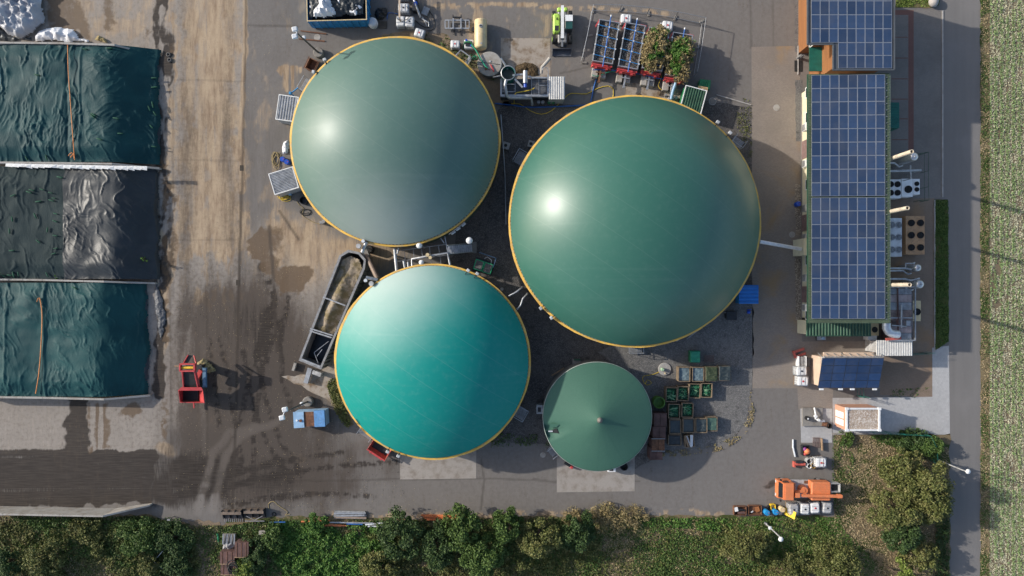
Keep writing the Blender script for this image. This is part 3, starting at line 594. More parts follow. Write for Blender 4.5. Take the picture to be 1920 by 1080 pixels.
# crumpled films at the top
def crumple(name, label, P, zmax, mat, seed, cat='plastic film', fr=16, step=2.0):
    xs = [p[0] for p in P]; ys = [p[1] for p in P]; X, Y = xy_grid(min(xs), max(xs), min(ys), max(ys), step); c = W(sum(xs) / len(xs), sum(ys) / len(ys))
    ins = np.zeros(X.shape, bool); j = len(P) - 1
    Xw = X + 7 * (fbm(X / 12, Y / 12, 3, seed) - .5); Yw = Y + 7 * (fbm(X / 12, Y / 12, 3, seed + 5) - .5)
    D = np.full(X.shape, 1e9)
    for i in range(len(P)):
        xi, yi = P[i]; xj, yj = P[j]
        ins ^= ((yi > Yw) != (yj > Yw)) & (Xw < (xj - xi) * (Yw - yi) / (yj - yi + 1e-9) + xi)
        dx, dy = xj - xi, yj - yi; t = np.clip(((Xw - xi) * dx + (Yw - yi) * dy) / (dx * dx + dy * dy + 1e-9), 0, 1); D = np.minimum(D, np.hypot(Xw - xi - t * dx, Yw - yi - t * dy)); j = i
    Z = zmax * np.minimum(1, D / 14) ** .6 * (.35 + .75 * ridges(X / fr, Y / fr, seed, 1.5) + .35 * ridges(X / fr * 2.3, Y / fr * 2.3, seed + 2, 2)) + .03
    me = bpy.data.meshes.new(name); i = np.arange(X.size).reshape(X.shape)
    q = np.stack([i[:-1, :-1], i[1:, :-1], i[1:, 1:], i[:-1, 1:]], -1).reshape(-1, 4); keep = (ins[:-1, :-1] & ins[1:, 1:] & ins[1:, :-1] & ins[:-1, 1:]).ravel(); q = q[keep]
    co = np.stack([(X - 960) / S - c[0], (540 - Y) / S - c[1], Z], -1).reshape(-1, 3); us = np.unique(q); mp = np.zeros(len(co), int); mp[us] = np.arange(len(us)); fill(me, co[us], mp[q]); me.materials.append(mat)
    o = link(name, me, loc=(c[0], c[1], 0)); return tag(o, label, cat)
SILVER = tarp_mat('silvery_film', (.33, .34, .37), (.46, .47, .49), .35, (1, 1), 3, .5)
WFILM = tarp_mat('white_film', (.66, .66, .68), (.78, .78, .79), .45, (1, 1), 3, .4)
crumple('silage_film', 'big crumpled silvery sheet piled at the corner above the first heap', [(-70, -60), (70, -60), (82, 0), (88, 40), (72, 60), (45, 74), (20, 70), (0, 45), (-70, 50)], 1.3, SILVER, 71, fr=22)
crumple('silage_film', 'flattened white film sheet lying against the first clamp wall', [(66, 66), (86, 54), (110, 50), (140, 58), (150, 70), (168, 74), (170, 80), (68, 79)], .7, WFILM, 73, fr=12)
crumple('silage_film', 'strip of shiny black film under the silvery sheet', [(-70, 52), (0, 48), (20, 68), (60, 70), (60, 78), (-70, 78)], .5, TARP_FILM, 75, fr=9)
crumple('silage_film', 'bunched white film on the ground below the charcoal heap corner', [(286, 490), (296, 488), (295, 505), (288, 522), (281, 524), (284, 506)], .3, WFILM, 77, fr=6, step=1.2)
crumple('silage_film', 'scrap of grey film along the ground at the lower heap foot', [(292, 520), (305, 560), (312, 600), (303, 640), (296, 610), (290, 560)], .25, tarp_mat('grey_film', (.05, .055, .065), (.085, .09, .10), .5), 78, fr=5, step=1.3)
crumple('spilled_silage', 'small brown lump of spilled silage beside the white film', [(178, 78), (186, 66), (203, 74), (204, 82)], .6, STRAW, 79, 'silage', 7, 1.2)
for lb, P, sd in (('frayed black film hem along the foot of the first teal heap', [(292, 95), (300, 110), (299, 180), (303, 250), (297, 305), (290, 300), (294, 230), (291, 160)], 81), ('frayed black film hem along the foot of the charcoal heap', [(289, 312), (297, 330), (293, 400), (298, 470), (290, 520), (284, 515), (288, 440), (286, 370)], 82), ('frayed dark film hem along the foot of the lower teal heap', [(270, 535), (279, 550), (277, 640), (280, 700), (272, 742), (266, 735), (270, 650), (267, 580)], 83)):
    crumple('film_hem', lb, P, .45, TARP_FILM, sd, fr=5, step=1.2)
for (x, y, lb) in ((317, 103, 'upper of two old tyres at the first heap corner'), (319, 113, 'lower of two old tyres at the first heap corner')):
    b = MB(); b.lathe([(.12, .05), (.12, .2), (.2, .24), (.29, .2), (.31, .12), (.29, .02), (.14, .02), (.12, .05)], 16, cap=False); tag(b.build('old_tyre', paint('dusty_rubber', (.09, .085, .08), .9), None, W(x, y)), lb, 'tyre')

# ------------------------------------------------------------------ red separator machine with hopper and inclined belt
p = W(360, 716); T = thing('belt_separator', 'red mobile separator with open hopper and inclined belt on the driveway', 'machine', (p[0], p[1], 0))
def R_(x, y, z): return rel(T, x, y, z)
def plate(b, P, th=.06, mi=0):
    P = [Vector(q) for q in P]; n = (P[1] - P[0]).cross(P[2] - P[0]).normalized() * th; k = len(P)
    b.add(P + [q + n for q in P], [tuple(range(k))[::-1], tuple(range(k, 2 * k))] + [(i, (i + 1) % k, k + (i + 1) % k, k + i) for i in range(k)], mi)
b = MB(); z1 = 2.5; z0 = 1.2
plate(b, [R_(334, 732, z1), R_(343, 730, z0), R_(374, 730, z0), R_(381, 732, z1)][::-1])     # rear wall, facing up
plate(b, [R_(340, 726, z1 + .1), R_(378, 726, z1 + .1), R_(381, 732, z1), R_(334, 732, z1)][::-1])
plate(b, [R_(334, 732, z1), R_(337, 754, z1), R_(343, 752, z0), R_(343, 730, z0)])
plate(b, [R_(381, 732, z1), R_(384, 755, z1), R_(374, 752, z0), R_(374, 730, z0)][::-1])
plate(b, [R_(337, 754, z1 - .3), R_(384, 755, z1 - .3), R_(374, 752, z0), R_(343, 752, z0)][::-1])
b.build('hopper', RED, T)
b = MB(); b.prism([R_(343, 731, 1)[:2], R_(374, 731, 1)[:2], R_(374, 751, 1)[:2], R_(343, 751, 1)[:2]], 1.1, 1.35); b.build('hopper_floor', BLACK, T)
b = MB(); b.add([R_(346, 728, 2.3), R_(370, 728, 2.3), R_(362, 696, 3.3), R_(344, 696, 3.3)], [(0, 1, 2, 3)]); b.build('belt', BLACK, T)
for a_, c_, w_, h_ in (((345, 728, 2.35), (342, 695, 3.4), .12, .3), ((372, 728, 2.35), (365, 695, 3.4), .12, .3), ((374.5, 727, 2.2), (368, 700, 3.1), .1, .2)): b = MB(); b.beam(R_(*a_), R_(*c_), w_, h_); b.build('belt_frame', RED, T)
b = MB()
for a_, c_ in (((338.5, 683), (338.5, 695)), ((365.5, 683), (365.5, 695)), ((338, 682.5), (366, 682.5)), ((338, 695.5), (366, 695.5))): b.beam(R_(*a_, 3.6), R_(*c_, 3.6), .16, .45)
b.build('head_frame', RED, T)
b = MB(); b.tube([R_(341, 689.5, 3.5), R_(363, 689.5, 3.5)], .17, 10); b.build('head_roller', YEL, T)
b = MB(); b.beam(R_(344, 682, 3.2), R_(353, 667, 2.4), .1, .35); b.build('support_arm', RED, T); b = MB(); b.beam(R_(368, 682, 3.2), R_(364, 667, 2.4), .08, .2); b.build('support_arm', RED, T)
b = MB(); b.beam(R_(348, 680, 3.0), R_(357, 666, 2.3), .5, .04); b.build('chute', DARKM, T)
b = MB(); b.tube([R_(327.5, 686.5, 3.3), R_(338, 686.8, 3.3)], .09, 8); b.build('shaft_guard', WOOD, T)
b = MB(); b.beam(R_(363, 752, .6), R_(364, 765, .6), .14, .14); b.build('drawbar', RED, T)
b = MB(); b.box((*R_(360, 716, 1.0)[:2], .75), (1.7, 4.2, .25)); b.box((*R_(375, 690, 1.5)[:2], 1.0), (.7, .8, 1.6)); b.build('chassis', DARKM, T)
b = MB(); b.beam(R_(368, 712, 1.7), R_(378, 694, 1.7), .5, .5); b.build('gearbox', RED, T)
for (x, y) in ((347, 720), (375, 720)):
    b = MB(); q = R_(x, y, .5); b.tube([(q[0] - .12, q[1], .46), (q[0] + .12, q[1], .46)], .46, 16); b.build('wheel', BLACK, T)
b = MB(); 
for x in (380.5, 387.5): b.beam(R_(x, 689, 1.9), R_(x, 726, 1.9), .07, .1)
for i in range(7): b.beam(R_(380.5, 690 + i * 6, 1.9), R_(387.5, 690 + i * 6, 1.9), .05, .05)
b.beam(R_(384, 690, 1.9), R_(384, 725, 1.9), .35, .25, 0); b.build('discharge_frame', paint('dull_blue_paint', (.10, .20, .30), .5, .1, .25, 3, (.2, .22, .35), .5), T)
crumple('fibre_pile', 'pile of pale separated fibre beside the red separator', [(368, 680), (382, 672), (392, 678), (402, 686), (406, 696), (396, 700), (374, 694)], 1.0, STRAW, 91, 'fibre pile', 9, 1.5)

# ------------------------------------------------------------------ lamp masts
LAMPW = paint('lamp_housing', (.62, .64, .66), .4, .1, .1, 4)
RIML = paint('grey_lamp_housing', (.42, .43, .44), .5, .1)
MASTM = paint('mast_grey', (.13, .13, .125), .5, .5, .15, 2)
def mast(label, base, top, h, heads, mid):
    p = W(*base); T = thing('lamp_mast', label, 'lamp mast', (p[0], p[1], 0))
    b = MB(); b.lathe([(.62, 0), (.62, .55), (.55, .62)], 24); b.build('foundation', CONCD, T)
    q = rel(T, *top, h); b = MB(); b.tube([(0, 0, .5), (q[0] * .5, q[1] * .5, h * .5), q], [.13, .11, .08], 8); b.build('pole', MASTM, T)
    b = MB(); hs = [rel(T, x, y, h) for x, y in heads]
    for e in hs: b.tube([q, (e[0], e[1], h)], .05, 6)
    b.build('crossbar', LAMPW, T)
    for e in hs:
        b = MB(); b.box((e[0], e[1], h - .02), (.62, .55, .28), .2, ch=.08); f = b.build('floodlight', LAMPW, T)
        b = MB(); b.box((e[0] - .02, e[1], h - .19), (.5, .42, .04), .2); b.build('lens', GLASS, f)
    if mid:
        e = rel(T, *mid[:2], mid[2]); b = MB(); b.box(e, (.42, .42, .3), .3, ch=.08); b.build('sensor_box', LAMPW, T)
mast('tall floodlight mast standing beside the weathered green dome', (599, 101), (557, 62), 9.0, [(552.5, 54.5), (552.5, 68)], (570, 70.5, 5.9))
mast('tall floodlight mast standing beside the pale blue container', (579, 752), (533.5, 772.5), 9.0, [(534, 768), (528.5, 783.5)], (566, 757, 2.2))
def rim_light(label, a, b_, h, rev=False):
    p = W(*a, h); T = thing('rim_floodlight', label, 'floodlight', (p[0], p[1], h - .6)); q = rel(T, *b_, h + .5); q = (q[0], q[1], 1.1)
    b = MB(); b.beam((0, 0, .55), (0, 0, .95), .1, .3); b.beam((0, 0, .9), q, .08, .1); b.build('bracket', DARKM, T)
    b = MB(); b.box((q[0], q[1], 1.1), (.34, .4, .35), math.atan2(q[1], q[0]), ch=.05); b.build('lamp_head', RIML, T)
for lb, a, c, h in (('upper small floodlight on the green dome rim by the rusty trough', (613, 121), (609, 112), 5.0), ('lower small floodlight on the green dome rim by the rusty trough', (596, 138), (588, 135), 5.0),
    ('small floodlight on the turquoise dome rim above the red skip', (733, 834), (727, 847), 5.0), ('small floodlight on the turquoise dome rim right of the red skip', (753, 843), (747, 855), 5.0),
    ('floodlight arm on the turquoise dome rim, left of the green tubs', (869, 519), (878, 507), 5.2), ('floodlight arm on the turquoise dome rim, next to the green tubs', (886, 526), (895, 513), 5.2),
    ('small floodlight on the largest dome upper rim, left one', (1338, 240), (1346, 229), 5.8), ('small floodlight on the largest dome upper rim, right one', (1360, 258), (1369, 249), 5.8),
    ('small floodlight on the largest dome lower rim, upper one', (1024, 570), (1014, 578), 5.8), ('small floodlight on the largest dome lower rim, lower one', (1043, 590), (1034, 596), 5.8)): rim_light(lb, a, c, h)

# pale blue container with a rusty middle
p = W(580, 786, 2.0); T = thing('tool_container', 'pale blue steel container with rusty middle hatch on the asphalt', 'container', (p[0], p[1], 0), math.radians(3))
b = MB(); b.box((0, 0, .95), (3.75, 1.85, 1.9)); b.build('body', SKYBLUE, T)
b = MB(); b.box((-1.28, 0, 2.0), (1.25, 1.95, .2), M=Matrix.Rotation(.05, 3, 'Y')); l = b.build('lid', SKYBLUE, T)
b = MB(); b.cyl((-1.05, -.1, 2.08), .17, .12, 12); b.build('vent', RUST, l); b = MB(); b.cyl((-1.5, -.05, 2.08), .12, .1, 12); b.build('cap', WHITE, l)
b = MB(); b.box((0, 0, 1.93), (1.3, 1.8, .06)); b.build('hatch', RUST, T)
b = MB(); b.box((1.28, .03, 2.0), (1.3, 1.98, .35), M=Matrix.Rotation(-.05, 3, 'Y')); l = b.build('lid', paint('mid_blue_paint', (.10, .26, .52), .55, 0, .15, 1.2, (.1, .12, .16), .4), T)
b = MB(); b.cyl((1.5, 0, 2.1), .2, .08, 12); b.build('filler_cap', SKYBLUE, l)
# red skip at the turquoise dome
p = W(712, 842, 1.3); T = thing('red_skip', 'open red tipping skip beneath the turquoise dome rim', 'skip', (p[0], p[1], 0), math.radians(-33))
b = MB()
for s_ in (-1, 1): plate(b, [(-1.2, s_ * .55, .5), (1.2, s_ * .55, .5), (1.3, s_ * .8, 1.35), (-1.3, s_ * .8, 1.35)][::s_]); plate(b, [(s_ * 1.2, -.55, .5), (s_ * 1.2, .55, .5), (s_ * 1.3, .8, 1.35), (s_ * 1.3, -.8, 1.35)][::-s_])
b.prism([(-1.2, -.55), (1.2, -.55), (1.2, .55), (-1.2, .55)], .45, .5); b.build('tub', REDF, T)
b = MB(); b.beam((-1.32, -.84, 1.36), (1.32, -.84, 1.36), .14, .14); b.beam((-1.32, .84, 1.36), (1.32, .84, 1.36), .14, .14); b.build('rim', RED, T)
b = MB(); b.box((-.8, -1.0, .9), (.12, .3, .6)); b.box((.8, -1.0, .9), (.12, .3, .6)); b.beam((-.8, -1.1, .9), (.8, -1.1, .9), .08); b.build('hinge_arm', RED, T)
b = MB(); b.box((0, 0, .35), (2.0, 1.0, .44)); b.build('base', DARKM, T)
# ------------------------------------------------------------------ feed trough
p = W(625, 585, 3); T = thing('feed_trough', 'long steel feed trough with six-sided end, part filled with silage', 'feed trough', (p[0], p[1], 0))
R_ = lambda x, y, z: rel(T, x, y, z)
HT = 3.0
inner = [(640, 481), (654, 473), (672, 477), (682, 489), (680, 502), (600, 688), (565, 674)]; cen = (625, 585)
outer = [(636, 479), (653, 468), (674, 473), (686, 487), (684, 504), (602, 693), (560, 676)]
Pi = [R_(x, y, HT) for x, y in inner]; Po = [R_(x, y, HT) for x, y in outer]; n = len(Pi)
for i in range(n):
    j = (i + 1) % n; b = MB(); b.prism([Po[i][:2], Po[j][:2], Pi[j][:2], Pi[i][:2]], .3, HT); b.build('side_wall', STEEL, T)
b = MB(); L = Vector(Po[4]).xy; E = Vector(Po[5]).xy; d = (E - L).normalized(); nn = Vector((-d.y, d.x))
if nn.x < 0: nn = -nn
for i in range(24):
    q = L.lerp(E, (i + .5) / 24) + nn * .06; b.box((q.x, q.y, 1.6), (.08, .12, 2.5), math.atan2(d.y, d.x))
b.build('wall_ribs', paint('dark_grey_steel', (.10, .105, .11), .5, .4, .2, 2), T)['kind'] = 'stuff'
b = MB(); b.prism([q[:2] for q in Pi], .3, .42); b.build('floor', BLACK, T)
for a_, c_ in (((566, 673), (600.5, 687)), ((606, 557), (648, 573)), ((582, 616), (624, 629)), ((581, 620), (622, 633))):
    b = MB(); b.beam(R_(*a_, 2.92), R_(*c_, 2.92), .16, .2); b.build('cross_beam', GALV, T)
b = MB(); b.beam(R_(589, 661, 2.4), R_(616, 640, 2.4), .06); b.beam(R_(589, 661, 2.4), R_(597, 682, 2.4), .06); b.beam(R_(594, 668, 2.4), R_(604, 655, 2.4), .06); b.build('brace', GALV, T)
b = MB(); b.prism([R_(x, y, 2)[:2] for x, y in ((570, 668), (600, 681), (624, 634), (586, 621))], .5, .62); b.build('push_floor', paint('wet_dark_steel', (.012, .016, .022), .3, .2, .3, 1), T)
b = MB(); b.prism([R_(x, y, 2)[:2] for x, y in ((583, 621), (622, 634), (624, 630), (585, 617))], .4, 2.7); b.build('push_wall', BLACK, T)
b = MB(); b.beam(R_(574, 718, .5), R_(582, 690, .5), .55, .5); b.build('ram_housing', GALV, T)
b = MB(); b.box((*R_(594, 700, 1)[:2], .6), (1.1, .5, 1.0), -.35); b.build('drive_box', PLASTIC_GREY, T)
b = MB(); b.box((*R_(551, 688, .5)[:2], .25), (.3, 1.0, .5), -.3); b.build('guide_post', CONC, T)
# its contents
X, Y = xy_grid(575, 690, 466, 640, 1.6); k = (H - 2) / H / S
ax = np.array([604., 660.]); u = ((X - 604) * -.36 + (Y - 626) * -.93); v = ((X - 604) * .93 + (Y - 626) * -.36)   # along / across
u0 = ((X - 605) * .395 + (Y - 628) * -.919); v0 = (X - 605) * .919 + (Y - 628) * .395
Zf = 2.2 + .6 * np.exp(-((u0 - 36) / 34) ** 2 - ((v0 + 2) / 12) ** 2) + .65 * np.exp(-((u0 - 85) / 34) ** 2 - ((v0 - 0) / 14) ** 2) + .3 * sstep(110, 150, u0) + .22 * (fbm(X / 5, Y / 5, 4, 95) - .5) + .3 * (fbm(X / 20, Y / 20, 3, 96) - .5)
ins = (np.abs(v0) < 20.5) & (u0 > 2) & (u0 < 158) & (np.abs(v0) < 21 - np.clip(u0 - 145, 0, 20) * .9)
t = NT('mixed_feed'); a = t.noise(.9, 5, .65); g = t.noise(7, 6, .75)
t.out(t.mix(t.ramp(a, .4, .6), t.mix(g, (.22, .17, .115), (.42, .35, .265)), t.mix(g, (.11, .085, .04), (.25, .195, .10))), .95); t.bump(g, .8, .05)
o = link('chopped_feed', masked('chopped_feed', X, Y, Zf, ins, t.mat, k, p[0], p[1]), loc=(p[0], p[1], 0)); tag(o, 'pale heaps of chopped feed inside the long trough', 'feed', None, 'stuff')
# auger and pumps at the trough head
def stub(name, label, cat, px, py, parts, rz=0):
    q = W(px, py); T = thing(name, label, cat, (q[0], q[1], 0), rz)
    for nm, mat, fn in parts:
        b = MB(); fn(b); b.build(nm, mat, T)
    return T
p = W(697, 498, 2.4); T = thing('auger_tube', 'brown inclined auger tube between the trough head and turquoise dome', 'auger', (p[0], p[1], 0)); R_ = lambda x, y, z: rel(T, x, y, z)
b = MB(); b.tube([R_(687, 477, 2.2), R_(708, 522, 3.4)], .32, 10); b.build('tube', paint('brown_auger', (.20, .15, .115), .6, .2, .2, 2, (.1, .07, .05), .4), T)
b = MB(); b.box(R_(686, 476, 2.0), (.8, .8, 1.0), .4); b.build('inlet_box', CONCD, T)
b = MB(); b.beam((0, 0, 0), (0, 0, 2.6), .12); b.build('leg', STEEL, T)
for nm, lb, x, y, rz in (('mixer_drive', 'grey mixer drive motors at the green dome rim by the trough head', 684, 464, .4), ('mixer_drive', 'grey mixer drive motors at the turquoise dome rim beside the auger', 698, 522, 2.2)):
    p = W(x, y, 5); T = thing(nm, lb, 'motor', (p[0], p[1], 0), rz)
    b = MB(); b.tube([(-.5, -.4, 5.0), (.5, .5, 5.3)], .22, 10); b.build('gear_tube', GALV, T)
    b = MB(); b.tube([(-.5, .35, 5.2), (-.5, .35, 5.75)], .28, 14); b.build('motor', PLASTIC_GREY, T)
    b = MB(); b.tube([(.2, .7, 5.2), (.2, .7, 5.6)], .2, 12); b.build('motor', LAMPW, T)
    b = MB(); b.beam((0, 0, 0), (0, 0, 5.0), .16); b.build('support_post', STEEL, T)
b = MB(); b.lathe([(.5, 0), (.5, 1.0), (.42, 1.1)], 18); tag(b.build('shaft_ring', BLACK, None, W(695, 468)), 'dark open shaft ring beside the trough head', 'shaft')
# pipe gantry between the domes
p = W(800, 482, 4); T = thing('pipe_gantry', 'grey gas pipe bridge spanning between the green and turquoise domes', 'pipework', (p[0], p[1], 0)); R_ = lambda x, y, z: rel(T, x, y, z)
for P, r in (([(773, 499), (772, 486), (805, 480), (839, 474), (844, 497)], .15), ([(740, 466), (741, 478), (744, 508)], .2), ([(747, 465), (745, 476)], .12), ([(757, 489), (760, 505)], .17), ([(765, 491), (766, 503)], .14)):
    b = MB(); b.tube([R_(x, y, 4.2) for x, y in P], r, 8); b.build('gas_pipe', GALV, T)
for x0, y0, x1, y1 in ((759, 472, 760, 498), (775, 468, 777, 488), (790, 466, 793, 486), (805, 463, 809, 498), (822, 460, 827, 496), (745, 490, 843, 478), (748, 470, 838, 458)):
    b = MB(); b.beam(R_(x0, y0, 3.7), R_(x1, y1, 3.7), .07, .1); b.build('rail', STEEL, T)
for x, y in ((745, 480), (775, 486), (808, 478), (838, 474)):
    b = MB(); q = R_(x, y, 4.1); b.beam((q[0], q[1], 0), q, .12); b.build('support_post', STEEL, T)
for x, y, r in ((802, 478, .22), (807, 483, .2)): b = MB(); q = R_(x, y, 4.4); b.cyl(q, r, .3, 12); b.build('valve', CREAM, T)
for lb, x, y, r, h in (('white capped vent pipe by the green dome rim', 786, 460, .36, 5.0), ('white capped vent pipe by the turquoise dome rim', 790, 492, .30, 5.0), ('white capped vent pipe beside the steel stairs', 880, 451, .40, 4.5)):
    p = W(x, y, h); T = thing('vent_pipe', lb, 'vent', (p[0], p[1], 0)); b = MB(); b.cyl((0, 0, 0), .1, h, 8); b.build('pipe', GALV, T); b = MB(); b.lathe([(r, h - .15), (r, h + .02), (r * .6, h + .14), (.01, h + .2)], 18); b.build('cap', WHITE, T)
p = W(863, 466, 2); T = thing('steel_stairs', 'galvanised stair flight between the green dome and green tubs', 'stairs', (p[0], p[1], 0)); R_ = lambda x, y, z: rel(T, x, y, z)
for i in range(12):
    f = i / 11; b = MB(); b.beam(R_(841 + 42 * f, 461 - 3 * f, 4 - 3.6 * f), R_(842 + 42 * f, 476 - 4 * f, 4 - 3.6 * f), .22, .04); b.build('tread', GALV, T)
for y0, y1 in ((460, 456), (477, 472)): b = MB(); b.beam(R_(839, y0, 4.9), R_(887, y1, 1.3), .06, .06); b.build('handrail', GALV, T); b = MB(); b.beam(R_(839, y0, 4.0), R_(886, y1, .3), .05, .2); b.build('stringer', GALV, T)
b = MB(); b.beam(R_(834, 443, 4.0), R_(840, 476, 4.0), .1, .1); b.beam(R_(826, 446, 4.0), R_(833, 456, 4.0), .1, .2); b.build('landing_frame', GALV, T)
b = MB(); b.box((*R_(886, 464, .3)[:2], .15), (1.0, 1.4, .3)); b.build('foot_plate', CONCD, T)
# rim fittings on the green dome
for lb, x, y, a in (('grey overpressure fitting on the green dome rim, left of three', 850, 436, .6), ('grey overpressure fitting on the green dome rim, middle of three', 859, 429, .6), ('grey overpressure fitting on the green dome rim, right of three', 869, 421, .7)):
    p = W(x, y, 5); T = thing('overpressure_valve', lb, 'valve', (p[0], p[1], 4.6), a); b = MB(); b.box((0, 0, .4), (.6, .3, .25), ch=.05); b.build('housing', GALV, T); b = MB(); b.tube([(-.55, .1, .55), (.3, .1, .55)], .07, 8); b.build('lever', STEEL, T)
p = W(906, 500, 1.3); T = thing('tub_rack', 'two green-edged tubs in a dark rack beside the turquoise dome', 'tub rack', (p[0], p[1], 0), -.33); 
for x in (-.58, .58):
    b = MB(); b.box((x, 0, .65), (1.0, 1.25, 1.1)); q = b.build('tub', BLACKP, T)
    b = MB()
    for s_ in (-1, 1): b.box((x + s_ * .5, 0, 1.22), (.1, 1.3, .1)); b.box((x, s_ * .6, 1.22), (.9, .1, .1))
    b.build('green_rim', paint('bright_green_plastic', (.02, .34, .14), .45), q)
    b = MB(); b.box((x, 0, 1.21), (.88, 1.1, .03)); b.build('grey_filling', GRAVEL_GREY, q)
b = MB(); b.box((0, .05, .06), (2.5, 1.7, .12)); b.build('base', BLACKP, T)
b = MB(); b.beam((-1.0, 1.5, 1.4), (1.1, 1.5, 1.4), .08); b.beam((1.15, 1.5, 1.4), (1.2, .3, 1.4), .08); b.beam((1.15, 1.5, 0), (1.15, 1.5, 1.4), .08); b.beam((-1.0, 1.5, 0), (-1.0, 1.5, 1.4), .08); b.build('blue_guard', paint('dull_blue_paint', (.1, .2, .3)), T)
b = MB(); b.tube([(-.2, 1.0, .9), (.1, 1.3, 1.3), (.7, 1.1, 1.3), (.8, .6, 1.0)], .06, 6); b.build('hose', PLASTIC_GREY, T)
# pipes joining the largest and turquoise domes
for lb, P in (('upper grey pipe linking the largest and turquoise domes', [(979, 539), (968, 547), (955, 555)]), ('lower grey pipe linking the largest and turquoise domes', [(989, 551), (980, 560), (976, 572), (970, 580)])):
    b = MB(); pts = [W(x, y, 5) for x, y in P]; b.tube([(pts[0][0], pts[0][1], 0)] + [tuple(q) for q in pts] + [(pts[-1][0], pts[-1][1], 0)], .1, 8); tag(b.build('gas_pipe', GALV), lb, 'pipe')
b = MB(); b.tube([W(x, y, h) for x, y, h in ((1424, 453, 5.3), (1502, 467, 3.5))], .22, 10); tag(b.build('gas_main', LAMPW), 'long white gas pipe from the largest dome to the building', 'pipe')
b = MB(); b.tube([(*W(x, y, 1.2)[:2], 1.2) for x, y in ((939, 215), (943, 270), (947, 330), (949, 420))], .07, 6)
for x, y in ((943, 270), (947, 330), (949, 420)): q = W(x, y, 1.2); b.tube([(q[0], q[1], 0), q], .05, 5)
tag(b.build('hand_pipe', GALV), 'thin grey pipe run through the gap between two green domes', 'pipe')
# maintenance platforms hung at the dome edges
def platform(label, px, py, w, d, rz, h=1.6):
    p = W(px, py, h); T = thing('access_platform', label, 'platform', (p[0], p[1], 0), math.radians(rz))
    b = MB()
    for i in range(int(w / .12)): b.box((-w / 2 + .06 + i * .12, 0, h - 1), (.05, d, .05))
    b.build('grating', GALV, T)['kind'] = 'stuff'
    for s_ in (-1, 1): b = MB(); b.beam((s_ * w / 2, -d / 2, h), (s_ * w / 2, d / 2, h), .06); b.build('handrail', GALV, T)
    b = MB(); b.beam((-w / 2, -d / 2, h), (w / 2, -d / 2, h), .06); b.build('handrail', GALV, T)
    for sx in (-1, 1):
        for sy in (-1, 1): b = MB(); b.beam((sx * w / 2, sy * d / 2, 0), (sx * w / 2, sy * d / 2, h), .06); b.build('post', GALV, T)
for a in (('grated platform beside the turquoise dome left of the red skip', 684, 815, 1.8, 1.0, 145), ('grated platform between the turquoise dome and the cone-roofed tank', 974, 775, 1.5, 1.7, 60), ('grated platform below the largest dome', 1194, 656, 1.7, .9, 0), ('grated platform at the upper left edge of the largest dome', 977, 294, 1.4, 1.6, 150), ('grated platform by the rusty trough at the green dome', 569, 156, .9, 1.7, -30), ('small grated platform at the right edge of the largest dome', 1388, 264, 1.5, 1.0, -35), ('grated platform left of the cone-roofed tank', 1036, 850, 1.2, .8, 130)): platform(*a)
for lb, x, y, s in (('concrete cover block beside the green dome', 949, 274, .85), ('concrete cover block under the largest dome rim', 996, 271, .8)):
    b = MB(); b.box((0, 0, .2), (s, s, .4)); b.cyl((-.05, 0, .4), .2, .03, 14, 1); tag(b.build('cover_block', [CONC, BLACK], None, W(x, y), -.3), lb, 'concrete block')
# ------------------------------------------------------------------ west side of the green dome
def ribbed_box(label, px, py, w, d, h, rz, pitch, axis, cat='container', wallm=None, roofm=None):
    p = W(px, py, h); T = thing('ribbed_cabin', label, cat, (p[0], p[1], 0), math.radians(rz)); roofm = roofm or GALV
    b = MB(); b.box((0, 0, h / 2 - .06), (w, d, h - .12)); b.build('body', wallm or PLASTIC_GREY, T)
    b = MB(); b.corr(-w / 2 + .05, w / 2 - .05, -d / 2 + .05, d / 2 - .05, h - .05, .09, pitch, axis); b.build('ribbed_roof', roofm, T)
    for s_ in (-1, 1): b = MB(); b.box((s_ * w / 2, 0, h), (.1, d + .1, .14)); b.build('roof_edge', WHITE, T); b = MB(); b.box((0, s_ * d / 2, h), (w - .1, .1, .14)); b.build('roof_edge', WHITE, T)
    return T
ribbed_box('white cabin with wide roof ribs left of the green dome', 538.5, 203, 2.35, 3.0, 2.2, -8, .3, 'x')
ribbed_box('light cabin with narrow roof ribs left of the green dome', 532, 339, 3.0, 2.6, 2.3, 17, .17, 'y')
p = W(584, 121, .8); T = thing('rusty_trough', 'small rusty open trough near the lamp mast and green dome', 'trough', (p[0], p[1], 0), math.radians(-25))
for s_ in (-1, 1): b = MB(); b.box((s_ * .5, 0, .4), (.1, 1.4, .8), M=Matrix.Rotation(s_ * .2, 3, 'Y')); b.build('side', RUST, T); b = MB(); b.box((0, s_ * .68, .4), (.9, .08, .8)); b.build('end', RUST, T)
b = MB(); b.box((0, 0, .1), (.9, 1.3, .1)); b.build('floor', RUST, T)
for s_ in (-1, 1): b = MB(); b.beam((s_ * .72, -.85, .75), (s_ * .72, .85, .75), .07); b.build('carry_bar', RUST, T)
crumple('foil_bag', 'crumpled white bag leaning at the left of the green dome', [(531, 266), (542, 263), (545, 270), (541, 289), (530, 290)], .7, WFILM, 97, 'bag', 6, 1)
def drum(label, px, py, mat, r=.29, h=.88, group=None, lying=None, lid=None):
    p = W(px, py, h); T = thing('drum', label, 'drum', (p[0], p[1], 0), 0, group)
    b = MB(); b.lathe([(r * .95, 0), (r, .04), (r, h * .33), (r * 1.04, h * .36), (r, h * .39), (r, h * .66), (r * 1.04, h * .69), (r, h * .72), (r, h - .04), (r * .94, h)], 18); b.build('barrel', mat, T)
    b = MB(); b.cyl((r * .45, 0, h - .01), .05, .04, 8); b.build('bung', lid or RED, T); return T
drum('left of two blue drums beside the green dome', 529, 298, BLUED, .31); drum('right of two blue drums beside the green dome', 537, 303, BLUED, .31)
